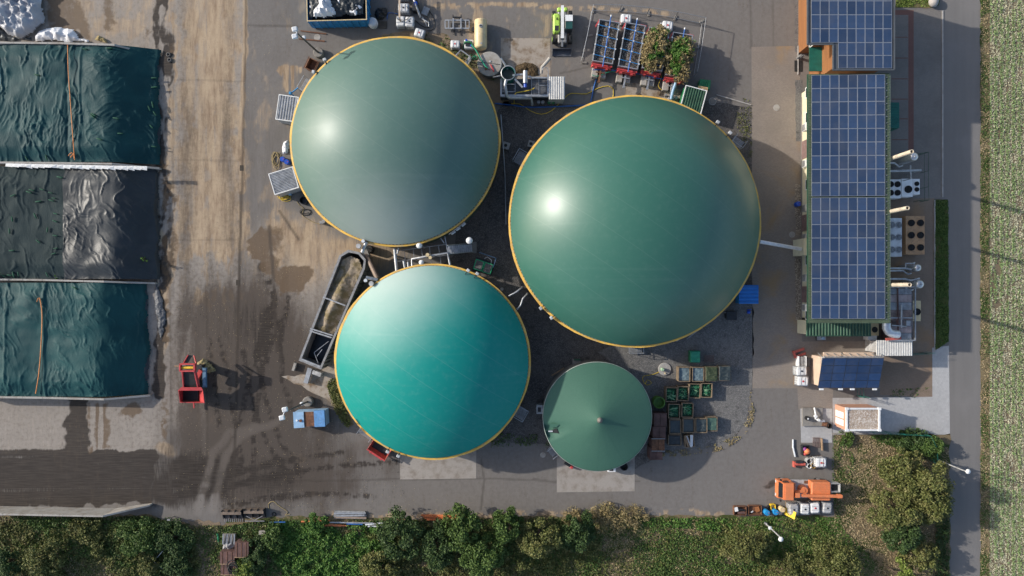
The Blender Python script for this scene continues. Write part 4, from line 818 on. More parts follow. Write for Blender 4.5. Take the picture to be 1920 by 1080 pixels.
def coil(label, px, py, mat, n=4, r=.6, seed=1, cat='hose', sx=1, sy=1.2, rt=.035):
    rnd = random.Random(seed); pts = []
    for i in range(n * 14):
        a = i / 14 * 2 * math.pi; rr = r * (.7 + .3 * math.sin(i * .37 + seed)) ; pts.append((rr * math.cos(a) * sx + .15 * math.sin(i * .11 + seed), rr * math.sin(a) * sy + .15 * math.cos(i * .13), .04 + .02 * (i / 14)))
    b = MB(); b.tube(pts, rt, 5); return tag(b.build('hose_coil', mat, None, W(px, py)), label, cat)
coil('loosely coiled straw-coloured hose left of the blue drums', 518, 300, HOSET, 5, .75, 2, sx=.75, sy=1.5); coil('coil of yellow hose in front of the narrow-ribbed cabin', 534, 370, HOSEY, 6, .6, 5, sx=1.3, sy=.6)
rope('straw-coloured hose trailing by the black tub', [(557, 378), (562, 385), (570, 392), (566, 402), (575, 410), (590, 418), (600, 420)], .05, HOSET, .035, 'hose', 'hose')
b = MB(); b.pipe((0, 0, 0), .5, .42, .75, 20, 0, .2); tag(b.build('tub', BLACKP, None, W(572, 377)), 'round black tub at the lower left of the green dome', 'tub')
b = MB(); b.box((0, 0, .2), (.4, .35, .4), ch=.05); tag(b.build('socket_box', SKYBLUE, None, W(545, 364)), 'small pale blue socket box beside the yellow hose coil', 'box')
coil('black cable tangle below the black tub', 572, 398, BLACK, 3, .7, 9, 'cable', 1.3, .7)
b = MB(); b.box((0, 0, .4), (.5, .3, .8)); b.cyl((.3, .1, .5), .2, .5, 10); tag(b.build('pump', STEEL, None, W(606, 418)), 'small grey pump at the lower rim of the green dome', 'pump')
b = MB(); b.tube([(0, 0, 1.6), (.9, .7, 1.6)], .08, 8); b.tube([(0, 0, 1.6), (0, 0, 0)], .08, 8); b.box((0, 0, 1.7), (.35, .35, .25), ch=.05); tag(b.build('air_duct', BLUE, None, W(553, 182)), 'blue air duct from the wide-ribbed cabin to the green dome', 'duct')
b = MB(); b.beam((-1.6, .4, .05), (1.6, 0, .05), .14, .1); tag(b.build('steel_bar', RUST, None, W(588, 64)), 'upper rusty bar lying beside the lamp mast', 'bar')
b = MB(); b.beam((-1.6, .2, .05), (1.6, -.1, .05), .14, .1); tag(b.build('steel_bar', RUST, None, W(585, 76)), 'lower rusty bar lying beside the lamp mast', 'bar')
def manhole(label, px, py, r=.36, mat=None):
    b = MB(); b.lathe([(r * 1.15, 0), (r * 1.15, .02), (r, .03), (r, .025)], 24); b.cyl((0, 0, .012), r * .95, .022, 24, 1); q = W(px, py); tag(b.build('manhole_cover', [KERB, mat or CONC], None, (q[0], q[1], .01)), label, 'manhole')
manhole('round manhole cover between two rusty bars', 595, 70); manhole('round manhole cover on the beige paving beside the long building', 1456, 202, .35); manhole('round manhole ring right of the green container', 1336, 190, .42, CONCD); manhole('round pale manhole left of the cone-roofed tank', 1018, 853, .3); manhole('small pale cover in the dark gravel near the turquoise dome', 941, 542, .18); manhole('round manhole cover where the gas pipe meets the building', 1485, 440, .33)
# ------------------------------------------------------------------ blue skip with film waste
p = W(631, 2, 2.3); T = thing('waste_skip', 'large blue open roll-off skip full of white and black film', 'skip', (p[0], p[1], 0), math.radians(1.5))
Lx, Ly, Hh = 7.2, 4.7, 2.3
for s_ in (-1, 1): b = MB(); b.box((s_ * (Lx / 2), 0, Hh / 2 + .1), (.1, Ly, Hh - .2)); b.build('end_wall', BLUE, T); b = MB(); b.box((0, s_ * (Ly / 2), Hh / 2 + .1), (Lx - .1, .1, Hh - .2)); b.build('side_wall', BLUE, T)
for i in range(9):
    b = MB(); b.box((-Lx / 2 + .4 + i * .8, -Ly / 2 - .1, Hh / 2 + .05), (.1, .12, Hh - .35)); b.build('rib', BLUE, T)
for i in range(5): b = MB(); b.box((Lx / 2 + .1, -Ly / 2 + .5 + i * .9, Hh / 2 + .05), (.12, .1, Hh - .35)); b.build('rib', BLUE, T)
for s_ in (-1, 1): b = MB(); b.box((s_ * Lx / 2, 0, Hh + .05), (.1, Ly + .14, .1)); b.build('rim', CREAM, T); b = MB(); b.box((0, s_ * Ly / 2, Hh + .05), (Lx - .1, .1, .1)); b.build('rim', CREAM, T)
b = MB(); b.box((0, 0, .15), (Lx - .1, Ly - .1, .3)); b.build('floor', DARKM, T)
def crumple_at(name, label, P, zmax, z0, mat, seed, cat='plastic film', fr=12, step=1.6):
    o = crumple(name, label, P, zmax, mat, seed, cat, fr, step); k = (H - z0) / H; o.location = (o.location.x * k, o.location.y * k, z0); o.scale = (k, k, 1); return o
crumple_at('film_waste', 'black and dark waste filling the blue skip', [(579, -30), (683, -30), (683, 29), (579, 35)], .5, 1.95, TARP_FILM, 101, fr=11)
crumple_at('film_waste', 'big crumpled white film heap in the blue skip', [(592, -25), (608, -20), (622, 5), (632, 18), (628, 32), (606, 35), (590, 34), (588, 24), (598, 10)], 1.1, 2.15, WFILM, 102, fr=10)
crumple_at('film_waste', 'small white film bundle in the middle of the blue skip', [(634, -10), (648, -5), (646, 6), (638, 16), (632, 8)], .7, 2.1, WFILM, 103, fr=8, step=1.2)
crumple_at('film_waste', 'curled white film scrap at the right end of the blue skip', [(664, 6), (676, 6), (680, 14), (672, 22), (668, 30), (655, 26), (651, 20), (666, 18)], .6, 2.1, WFILM, 104, fr=7, step=1.1)
crumple_at('film_waste', 'thin white film strip at the left end of the blue skip', [(580, 8), (588, 16), (596, 12), (597, 18), (588, 20), (580, 16)], .5, 2.1, WFILM, 105, fr=7, step=1.1)
b = MB(); b.lathe([(.55, 0), (.62, .3), (.6, .8), (.52, 1.05), (.3, 1.12), (.01, 1.1)], 20); o = b.build('bulk_bag', tarp_mat('bag_weave', (.55, .57, .60), (.68, .69, .71), .7, (1, 1), 6, .6), None, W(699, 43, .6)); o.location.z = 0; tag(o, 'round white bulk bag beside the blue skip', 'bag')
crumple('black_sheet', 'bundled black sheet next to the round white bag', [(703, 18), (712, 14), (726, 16), (727, 28), (720, 36), (708, 38), (702, 28)], .9, tarp_mat('black_sheet', (.01, .01, .012), (.016, .017, .02), .35, (1, 1), 4, .6), 107, 'plastic film', 7, 1.1)
b = MB(); b.box((0, 0, .05), (1.0, .9, .1)); tag(b.build('wet_mat', paint('damp_mat', (.08, .065, .05), .8), None, W(718, 47)), 'flat dark mat below the bundled black sheet', 'mat')
# ------------------------------------------------------------------ intermediate bulk containers
def make_ibc(body, key):
    T = thing('ibc_tank', 'x', 'ibc tank', (0, 0, 0)); T.hide_render = False
    b = MB(); b.box((0, 0, .62), (1.12, .94, .94), ch=.1)
    b.build('bottle', body, T)
    b = MB()
    for z in (.3, .62, .95): 
        for s_ in (-1, 1): b.beam((-.6, s_ * .5, z), (.6, s_ * .5, z), .03); b.beam((s_ * .6, -.5, z), (s_ * .6, .5, z), .03)
    for i in range(5):
        for s_ in (-1, 1): b.beam((-.6 + i * .3, s_ * .5, .15), (-.6 + i * .3, s_ * .5, 1.0), .025); b.beam((s_ * .6, -.5 + i * .25, .15), (s_ * .6, -.5 + i * .25, 1.0), .025)
    for x in (-.2, .2): b.beam((x, -.5, 1.11), (x, .5, 1.11), .03)
    b.build('cage', GALV, T)
    b = MB(); b.box((0, 0, .12), (1.2, 1.0, .05))
    for x in (-.5, 0, .5): b.box((x, 0, .05), (.12, 1.0, .1))
    b.build('pallet', WOOD if key else GALV, T)
    b = MB(); b.cyl((0, 0, 1.08), .1, .06, 14); b.build('screw_cap', BLACKP if key != 2 else RED, T)
    return T
IBCS = [make_ibc(PLASTIC, 0), make_ibc(PLASTIC_GREY, 1), make_ibc(WHITE, 2)]; used_i = [0, 0, 0]
def ibc(label, px, py, rz=0, kind=0, sc=1.0, group=None):
    p = W(px, py, 1.1 * sc if not isinstance(sc, tuple) else 1.1); o = IBCS[kind] if not used_i[kind] else copy_tree(IBCS[kind]); used_i[kind] = 1
    o.location = (p[0], p[1], 0); o.rotation_euler = (0, 0, math.radians(rz)); o['label'] = label; o.scale = (sc, sc, sc) if not isinstance(sc, tuple) else sc
    if group: o['group'] = group
    return o
G1 = 'white liquid tanks near the skip'
ibc('left one of two white liquid tanks standing side by side right of the blue skip', 750.5, 39, 90, 0, 1.05, G1); ibc('right one of two white liquid tanks standing side by side right of the blue skip', 767.5, 40, 88, 0, 1.05, G1)
ibc('white liquid tank behind the side-by-side pair, half under a beam', 756, 14, 0, 0, 1.1, G1); ibc('white liquid tank with rusty cap strip at the green dome edge', 786, 61, -18, 2, 1.0, G1)
ibc('white liquid tank with green fitting left of the green pump', 853, 82, -3, 2, .95, G1); ibc('white liquid tank at the upper edge behind the beam', 757, -10, 0, 1, 1.0, G1)
b = MB(); b.beam(W(749, 33, 2.2), W(749, -30, 2.2), .2, .15); q = W(749, 33, 2.2); b.beam((q[0], q[1], 0), q, .1); tag(b.build('timber_beam', paint('pale_timber', (.55, .43, .32), .8), None), 'pale timber beam lying over the white liquid tanks', 'beam')
for lb, P, r, mt in (('blue hose running to the white tank pair', [(726, 36), (728, 24), (745, 26), (770, 27)], .05, PIPEBLUE), ('black hose looping around the white tanks', [(742, 16), (740, 28), (752, 40), (766, 34), (770, 22), (762, 12)], .04, BLACK), ('black hose curling on the ground right of the white tanks', [(775, 35), (790, 48), (803, 52), (805, 40), (799, 28), (805, 20), (815, 40), (812, 55), (800, 58)], .04, BLACK)): rope(lb, P, 1.25 if mt is BLACK and P[0][0] < 770 else .06, mt, r, 'hose', 'hose')
p = W(790, 18, .5); T = thing('pump_unit', 'blue and grey pump cluster right of the white tanks', 'pump', (p[0], p[1], 0))
b = MB(); b.box((-.75, .4, .5), (.6, 1.4, 1.0)); b.build('housing', DARKM, T); b = MB(); b.cyl((-.6, .5, 1.0), .22, .3, 12); b.build('motor', BLUED, T); b = MB(); b.box((.5, -.1, .3), (.8, 1.0, .06), -.4); b.build('grate', STEEL, T)
b = MB(); b.tube([(-.9, 1.2, 1.1), (-.4, -.2, 1.3), (-.1, -1.0, .6)], .12, 8); b.build('pipe', GALV, T); b = MB(); b.tube([(0, -1.0, .2), (.9, -1.5, .25), (.9, -2.0, .2)], .08, 8); b.tube([(.1, -.8, .2), (.7, -2.0, .2)], .06, 6); b.build('pipe_fitting', GALV, T)
# silver fork frame
p = W(857, 45, .6); T = thing('pallet_fork', 'galvanised pallet-fork attachment lying left of the cream tank', 'attachment', (p[0], p[1], 0))
for y in (-.5, .5): b = MB(); b.box((0, y, .45), (3.05, .14, .2)); b.build('crossbar', GALV, T)
for x in (-1.5, -1.05, 1.05, 1.5): b = MB(); b.box((x, 0, .45), (.12, .86, .18)); b.build('strut', GALV, T)
for x in (-.48, .48): b = MB(); b.box((x, .05, .6), (.18, 1.3, .14)); b.build('upright', GALV, T)
b = MB(); b.box((0, .85, .5), (1.1, .12, .3)); b.box((-.5, 1.0, .5), (.1, .3, .3)); b.box((.5, 1.0, .5), (.1, .3, .3)); b.build('coupler', DARKM, T)
for x in (-.4, .35): b = MB(); b.box((x, -.85, .1), (.1, .7, .06)); b.build('fork', DARKM, T)
# cream tank
p = W(901, 62, 1.4); T = thing('storage_tank', 'cream horizontal cylindrical tank beside the fork frame', 'tank', (p[0], p[1], 0))
r = .78; L = 3.5; vs = []; b = MB(); prof = [(.02, -L / 2 - .12), (r * .6, -L / 2 - .1), (r * .93, -L / 2), (r, -L / 2 + .12), (r, L / 2 - .12), (r * .93, L / 2), (r * .6, L / 2 + .1), (.02, L / 2 + .12)]
n = 28
for rr, y in prof: vs += [(rr * math.cos(2 * math.pi * k / n), y, .95 + rr * math.sin(2 * math.pi * k / n)) for k in range(n)]
b.add(vs, [(i * n + k, i * n + (k + 1) % n, (i + 1) * n + (k + 1) % n, (i + 1) * n + k)[::-1] for i in range(len(prof) - 1) for k in range(n)], 0, True); b.build('shell', CREAM, T)
b = MB(); b.cyl((.05, .75, 1.65), .22, .16, 16); h_ = b.build('hatch', GALV, T); b = MB(); b.box((.05, .75, 1.84), (.3, .12, .06)); b.build('hatch_lever', DARKM, h_)
b = MB(); b.box((.1, -1.35, 1.68), (.22, .18, .1)); b.build('lifting_lug', GALV, T); b = MB(); b.box((-.95, .6, .9), (.25, .5, .5)); b.build('valve_box', DARKM, T)
for y in (-1.1, 1.1): b = MB(); b.box((0, y, .12), (1.2, .2, .24)); b.build('saddle', DARKM, T)
# green pump set
p = W(879, 82, .8); T = thing('green_pump', 'cluttered green and white pump set below the cream tank', 'pump', (p[0], p[1], 0))
b = MB(); b.box((0, 0, .4), (1.2, 1.1, .7), ch=.1); b.build('housing', PLASTIC, T); b = MB(); b.box((0, 0, .8), (.8, .6, .2)); b.build('motor', DARKM, T); b = MB(); b.tube([(-.7, -.4, .3), (-.5, .2, .9), (.2, .1, 1.1), (.5, -.2, 1.0)], .09, 8); b.build('green_hose', GREENP, T); b = MB(); b.cyl((-.3, .4, .7), .14, .3, 10); b.cyl((.3, -.3, .8), .12, .3, 10, 0); b.build('valve', BLUED, T)
rope('green hose running over the round concrete pit', [(884, 84), (893, 95), (901, 110), (910, 124), (915, 128)], 1.3, paint('green_hose', (.02, .30, .17), .5), .09, 'hose', 'hose')
coil('loops of thin green hose by the pump set', 888, 106, paint('green_hose', (.02, .30, .17)), 3, .35, 4, 'hose', 1, .8, .03)
p = W(871, 100, 1.8); T = thing('dome_ladder', 'angled grey steel steps at the right edge of the green dome', 'steps', (p[0], p[1], 0)); R_ = lambda x, y, z: rel(T, x, y, z)
for P in ([(853, 106), (864, 94), (882, 107), (874, 121)],): 
    for a_, c_ in zip(P[:-1], P[1:]): b = MB(); b.beam(R_(*a_, 2.0), R_(*c_, 2.0), .12, .2); b.build('rail', GALV, T)
b = MB(); b.beam(R_(874, 121, .9), R_(882, 108, 1.9), .5, .08); b.build('tread_board', GALV, T)
for x, y in ((864, 94), (882, 107)): b = MB(); q = R_(x, y, 2); b.beam((q[0], q[1], 0), q, .1); b.build('post', GALV, T)
# round concrete pit
p = W(918, 120, 1.0); T = thing('concrete_pit', 'round concrete pit with flat grey lid between dome and feeder', 'pit', (p[0], p[1], 0))
b = MB(); b.lathe([(1.5, 0), (1.5, .9)], 36); b.build('ring', CONCD, T); b = MB(); b.lathe([(1.53, .9), (1.53, 1.03), (1.45, 1.06)], 36); b.build('lid', CONC, T)
b = MB(); b.cyl((.05, .3, 1.05), .1, .1, 10); b.build('cap', LAMPW, T); b = MB(); b.beam((.1, -.1, 1.15), (.55, -1.0, 1.2), .14); b.build('red_arm', RED, T); b = MB(); b.beam((-1.4, .25, 1.12), (1.3, -.1, 1.12), .04); b.beam((-1.2, -.1, 1.12), (.1, -.8, 1.12), .04); b.build('cable', BLACK, T)
b = MB(); b.cyl((-.45, -.65, 1.05), .15, .06, 12); b.build('hatch', RUST, T)
b = MB(); b.tube([W(925, 145, 1.4), W(940, 142, 1.8)], .1, 8); tag(b.build('feed_pipe', GALV), 'short grey pipe joining the round pit and the feeder', 'pipe')
# ------------------------------------------------------------------ solids feeder
p = W(997, 165, 2.4); T = thing('solids_feeder', 'steel solids feeder with round vessel, grated deck and ribbed white roof', 'feeder', (p[0], p[1], 0)); R_ = lambda x, y, z: rel(T, x, y, z)
def pbox(b, x0, y0, x1, y1, z0, z1, mi=0):
    a = R_(x0, y1, z1); c = R_(x1, y0, z1); b.box(((a[0] + c[0]) / 2, (a[1] + c[1]) / 2, (z0 + z1) / 2), (c[0] - a[0], c[1] - a[1], z1 - z0), 0, mi)
b = MB(); pbox(b, 938, 148, 1029, 180, 0, 1.7); b.build('hopper_body', paint('dark_slate_steel', (.05, .06, .07), .5, .3, .25, 2), T)
for x0, y0, x1, y1 in ((938, 177, 1029, 181), (938, 148, 941, 177), (1026, 140, 1029.5, 177), (995, 144, 1026, 147)): b = MB(); pbox(b, x0, y0, x1, y1, 1.7, 2.3); b.build('rim_wall', GALV, T)
b = MB()
for i in range(26): x = 997 + i * 1.1; pbox(b, x, 147, x + .45, 176, 2.02, 2.08)
b.build('deck_grating', STEEL, T)['kind'] = 'stuff'
for x in (996, 1010): b = MB(); pbox(b, x, 146, x + .9, 177, 2.1, 2.16); b.build('deck_bar', GALV, T)
b = MB(); pbox(b, 1010, 160, 1026, 161, 2.1, 2.16); b.build('deck_bar', GALV, T)
b = MB(); pbox(b, 1029.5, 144, 1058, 185, 0, 2.3); b.build('cabin_body', PLASTIC_GREY, T)
a = R_(1029.5, 186, 2.4); c = R_(1059, 143.5, 2.4); b = MB(); b.corr(a[0], c[0], a[1], c[1], 2.34, .07, .24, 'x'); b.build('ribbed_roof', paint('off_white_sheet', (.60, .59, .56), .5, .1, .1, 2, (.4, .37, .32), .3), T)
q = R_(953, 137, 3.2); b = MB(); b.pipe((q[0], q[1], 1.6), .86, .78, 1.6, 28, 0, .5, 1); b.build('vessel', [TEALM, CONCD], T); b = MB(); b.lathe([(.9, 0), (.9, .1), (.8, .1)], 28, 0, (q[0], q[1], 3.2), cap=False); b.build('vessel_rim', GALV, T)
q = R_(985, 146, 3.6); b = MB(); b.tube([R_(985, 133, 3.6), R_(985, 156, 3.6)], .28, 12); b.build('exhaust_silencer', GALV, T); b = MB(); b.tube([R_(985, 156, 3.4), R_(985, 164, 3.4)], .2, 10); b.build('blue_motor', BLUED, T)
b = MB(); b.tube([R_(949, 150, 3.3), R_(947, 160, 3.3), R_(950, 180, 2.9), R_(955, 184, 2.2), R_(996, 184, 2.0), R_(998, 196, 1.0)], .2, 10); b.build('suction_pipe', GALV, T)
for P in ([(961, 141), (985, 139)], [(965, 148), (980, 164)], [(985, 144), (995, 144)]): b = MB(); b.beam(R_(*P[0], 3.0), R_(*P[1], 3.0), .22, .12); b.build('link_arm', GALV, T)
for x, y in ((944, 151), (944, 166), (964, 151), (964, 166)): b = MB(); q = R_(x, y, 2.6); b.beam((q[0], q[1], 1.7), q, .07); b.build('rail_post', GALV, T)
for P in ([(944, 158), (966, 158)], [(944, 172), (966, 172)], [(966, 148), (966, 173)], [(943, 148), (943, 173)]): b = MB(); b.beam(R_(*P[0], 2.6), R_(*P[1], 2.6), .06); b.build('rail', GALV, T)
b = MB(); b.tube([R_(1015, 138, 2.4), R_(1016, 126, 2.6), R_(1022, 120, 2.8), R_(1031, 109, 3.0)], [.16, .18, .2, .22], 8); b.build('wing_right', CONC, T); b = MB(); b.tube([R_(939, 109, 2.8), R_(946, 120, 2.6), R_(952, 130, 2.4)], .13, 8); b.build('wing_left', GALV, T)
b = MB(); b.tube([R_(1015, 136, 2.5), R_(1018, 128, 2.7), R_(1025, 126, 2.7), R_(1028, 133, 2.6), R_(1028, 142, 2.4)], .05, 6); b.build('safety_hoop', GALV, T)
for x in (1010, 1018, 1030, 1038): b = MB(); q = R_(x, 190, 1.0); b.cyl((q[0], q[1], .3), .2, .5, 12); b.build('flange', GREENP if x > 1025 else GALV, T)
crumple('spilled_feed', 'dark wet heap of spilled feed in front of the solids feeder', [(962, 136), (968, 122), (985, 115), (1000, 118), (1008, 130), (1010, 142), (962, 143)], .35, gravel_mat('wet_feed', (.045, .03, .015), (.08, .055, .03), (.16, .11, .06), 12, 1), 111, 'feed', 8, 1.3)
rope('yellow hose draped over the solids feeder', [(966, 178), (968, 174), (985, 171), (997, 168), (1002, 165)], 2.35, HOSEY, .06, 'hose', 'hose')
rope('long yellow hose winding from the feeder to the largest dome', [(963, 182), (964, 195), (958, 194), (975, 195), (995, 208), (1015, 214), (1035, 207), (1060, 182), (1072, 175), (1100, 176), (1120, 166), (1140, 161), (1150, 168), (1149, 184)], .06, HOSEY, .05, 'hose', 'hose')
rope('blue pipe running along the ground from the trailers to the feeder', [(928, 194), (960, 197), (1000, 201), (1098, 197), (1108, 190), (1112, 170), (1118, 148)], .12, PIPEBLUE, .09, 'pipe', 'pipe')
# ------------------------------------------------------------------ telehandler
LIME = paint('lime_green_paint', (.36, .56, .09), .4, 0, .08, 1.5, (.25, .35, .08), .2)
p = W(1055, 47.5, 1.6); T = thing('telehandler', 'lime green telehandler with white boom and dark bucket', 'telehandler', (p[0], p[1], 0))
b = MB(); b.box((0, 0, .85), (1.1, 3.9, .6), ch=.1); b.build('chassis', STEEL, T)
b = MB(); b.box((-.75, .3, 1.3), (.85, 2.3, .9), ch=.18); e = b.build('engine_cover', LIME, T)
b = MB(); b.box((-.72, -.4, 1.77), (.5, .6, .04)); b.build('grille', DARKM, e); b = MB(); b.cyl((-.7, .7, 1.72), .1, .35, 10); b.build('exhaust', BLACK, e)
b = MB(); b.box((.72, .15, 1.55), (.95, 1.75, 1.5), ch=.12); c = b.build('cab', paint('cab_frame', (.03, .04, .045), .3), T)
b = MB(); b.box((.72, .62, 2.33), (.9, .75, .06)); b.build('cab_roof', WHITE, c); b = MB(); b.box((.72, -.25, 2.31), (.82, .85, .03)); b.build('roof_window', paint('tinted_glass', (.02, .07, .06), .1, spec=.7), c)
b = MB(); b.box((-.05, .25, 1.95), (.34, 4.0, .34)); f = b.build('boom', WHITE, T); b = MB(); b.box((-.05, -2.1, 1.5), (.24, .9, .3), M=Matrix.Rotation(.45, 3, 'X')); b.build('boom_tip', STEEL, f); b = MB(); b.box((-.05, -1.75, 1.85), (.42, .12, .3)); b.build('boom_collar', DARKM, f)
b = MB(); b.box((-.35, 2.1, 1.1), (.6, .5, .5), ch=.12); b.build('rear_fender', LIME, T); b = MB(); b.box((.4, 2.1, 1.1), (.5, .5, .5), ch=.12); b.build('rear_fender', LIME, T)
for sx in (-1, 1):
    for y in (1.55, -1.35):
        b = MB(); b.tube([(sx * .82, y, .6), (sx * 1.22, y, .6)], .6, 20); w = b.build('wheel', BLACK, T); b = MB(); b.tube([(sx * 1.2, y, .6), (sx * 1.25, y, .6)], .3, 14); b.build('rim', LIME, w)
b = MB(); plate(b, [(-1.2, -2.45, .1), (1.2, -2.45, .1), (1.2, -2.6, 1.0), (-1.2, -2.6, 1.0)]); plate(b, [(-1.2, -3.3, .08), (1.2, -3.3, .08), (1.2, -2.4, .12), (-1.2, -2.4, .12)])
for x in (-1.2, 1.14): b.prism([(x, -3.3), (x + .06, -3.3), (x + .06, -2.45), (x, -2.45)], .1, [.2, .2, .95, .95])
k = b.build('bucket', paint('worn_bucket_steel', (.12, .125, .14), .4, .5, .3, 2, (.2, .17, .15), .4), T)
b = MB(); b.box((0, -2.3, .95), (1.1, .25, .12)); b.beam((-.05, -2.0, 1.35), (-.05, -2.5, .7), .4, .3); b.build('coupler', DARKM, k)
# ------------------------------------------------------------------ four red trailers as planted filters
def trailer(label, TL, BL, TR, BR, seed, pipes):
    h = 2.2; c = [sum(v[i] for v in (TL, BL, TR, BR)) / 4 for i in (0, 1)]; p = W(*c, h)
    up = ((Vector(TL) + Vector(TR)) - (Vector(BL) + Vector(BR))) / 2; up.y = -up.y; rz = math.atan2(up.y, up.x) - math.pi / 2
    ln = up.length / S * (H - h) / H; wd = ((Vector(TR) - Vector(TL)).length + (Vector(BR) - Vector(BL)).length) / 2 / S * (H - h) / H
    T = thing('tipping_trailer', label, 'trailer', (p[0], p[1], 0), rz)
    for s_ in (-1, 1): b = MB(); b.box((s_ * (wd / 2 - .05), 0, 1.6), (.1, ln, 1.2)); b.build('side_wall', GALV, T)
    b = MB(); b.box((0, ln / 2 - .05, 1.6), (wd - .2, .1, 1.2)); b.build('front_wall', GALV, T)
    b = MB(); b.box((0, -ln / 2 + .05, 1.6), (wd - .2, .1, 1.2)); b.build('tail_wall', GALV, T)
    b = MB(); b.box((0, -ln / 2 - .25, 1.35), (wd, .45, .55), top=(.85, .6)); b.beam((-wd / 2, -ln / 2 - .2, 1.7), (wd / 2, -ln / 2 - .2, 1.7), .16); b.build('tailgate', RED, T)
    for s_ in (-1, 1):
        b = MB(); b.box((s_ * wd * .27, -ln / 2 - .45, 1.2), (.25, .25, .7)); b.build('tail_bracket', RED, T)
    b = MB(); b.box((0, 0, .85), (wd * .8, ln, .25)); b.build('chassis', RED, T)
    b = MB(); b.beam((-wd / 2 + .05, ln / 2 + .02, 1.9), (-wd / 2 - .3, ln / 2 - .9, 1.9), .14); b.build('gate_arm', RED, T); b = MB(); b.beam((wd * .2, ln / 2 + .1, 1.9), (wd * .55, ln / 2 + .05, 1.9), .12); b.build('hydraulic_link', RED, T)
    for s_ in (-1, 1):
        for y in (-.6, .6): b = MB(); b.tube([(s_ * (wd / 2 - .3), y, .5), (s_ * (wd / 2 - .02), y, .5)], .5, 16); b.build('wheel', BLACK, T)
    Xg, Yg = np.meshgrid(np.linspace(-wd / 2 + .1, wd / 2 - .1, 22), np.linspace(-ln / 2 + .1, ln / 2 - .1, 46)); Z = 1.75 + .12 * (fbm(Xg * 3, Yg * 3, 4, seed) - .5) + .15 * np.exp(-(Xg / .7) ** 2)
    me = grid_mesh('bark_fill', Xg, Yg, Z); me.materials.append(SOILF); link('bark_fill', me, T)
    if pipes:
        b = MB(); b.tube([(.1, -ln / 2 - .5, 2.15), (.1, ln / 2 + .55, 2.15)], .075, 8); b.build('main_pipe', PIPEBLUE, T)
        b = MB(); b.tube([(.1, ln / 2 + .5, 2.15), (.1, ln / 2 + .72, 2.15)], .09, 8); b.build('pipe_end', LAMPW, T)
        for i in range(4):
            y = ln * (.34 - i * .235); b = MB(); b.tube([(-wd / 2, y + .1, 2.24), (wd / 2, y - .1, 2.24)], .045, 6); q = b.build('cross_pipe', paint('bright_blue_pipe', (.02, .2, .5), .45), T)
            for x in (-wd / 2, wd / 2, .1): b = MB(); b.box((x, y - .1 * x / wd * 2, 2.26), (.16, .16, .1)); b.build('clip', LAMPW, q)
    return T, p, rz, wd, ln
TR = [trailer('leftmost red trailer, filled with dark bark under blue pipes', (1123, 34), (1112, 114), (1163, 43), (1148, 120), 121, 1), trailer('second red trailer from the left, filled with bark under blue pipes', (1172, 41), (1160, 124), (1212, 48), (1195, 130), 122, 1),
      trailer('third red trailer from the left, overgrown with brown reeds', (1217, 50), (1204, 127), (1256, 57), (1241, 134), 123, 1), trailer('rightmost red trailer, overgrown with green and brown reeds', (1262, 60), (1248, 140), (1300, 65), (1286, 146), 124, 1)]
for lb, x, y, rz in (('white liquid tank behind the first red trailer', 1174, 34, -4), ('white liquid tank behind the third red trailer', 1252, 47, -6)): ibc(lb, x, y, rz, 2, 1.1, 'white liquid tanks behind the trailers')
# concrete ballast blocks under the drawbars
bl = MB(); bl.box((0, 0, .4), (.75, 1.5, .8), ch=.05); blm = bl.mesh('ballast_block'); blm.materials.append(CONC)
for i, (x, y) in enumerate(((1116, 133), (1131, 135), (1162, 142), (1177, 144), (1208, 148), (1222, 150), (1249, 158), (1264, 159))):
    o = link('ballast_block', blm, None, W(x, y, .8)); o.location.z = 0; o.rotation_euler = (0, 0, -.13)
    tag(o, ('left', 'right')[i % 2] + ' concrete block below the ' + ('leftmost', 'second', 'third', 'rightmost')[i // 2] + ' red trailer', 'concrete block', 'concrete blocks under the trailers')
for i, (tr, p, rz, wd, ln) in enumerate(TR):
    q = rot2(0, -ln / 2 - 1.1, rz); b = MB(); b.beam((0, .8, 0), (0, -.9, 0), .2, .16); b.box((0, .2, .05), (1.1, .12, .12)); b.cyl((0, -.9, -.1), .16, .2, 10)
    o = b.build('drawbar', GALV if i else RUST, tr, (0, -ln / 2 - 1.1, 1.0))
rope('green hose lying across the blocks of the first two trailers', [(1110, 140), (1120, 143), (1135, 137), (1150, 134), (1168, 137), (1180, 140), (1194, 142)], 1.0, paint('green_hose', (.02, .3, .17)), .04, 'hose', 'hose')
rope('blue pipe linking the four red trailers', [(1111, 131), (1140, 131), (1170, 134), (1200, 139), (1230, 146), (1262, 151)], 1.1, PIPEBLUE, .06, 'pipe', 'pipe')
rope('yellow hose dropping from the third trailer', [(1238, 135), (1240, 145), (1234, 160), (1240, 168), (1248, 170)], .5, HOSEY, .04, 'hose', 'hose')
b = MB(); b.tube([W(1268, 152, 1.4), W(1262, 170, 1.2), W(1258, 186, 1.0)], .16, 10); tag(b.build('blue_pipe', SKYBLUE), 'thick pale blue pipe from the rightmost trailer to the dome edge', 'pipe')
b = MB(); b.lathe([(.42, .3), (.5, .34), (.42, .38)], 20); b.cyl((0, 0, 0), .2, .9, 10); b.cyl((.5, .1, 0), .2, .7, 10); b.cyl((-.75, .45, 0), .14, .6, 8); tag(b.build('valve_cluster', STEEL, None, W(1258, 187)), 'grey valve cluster at the top rim of the largest dome', 'valve')
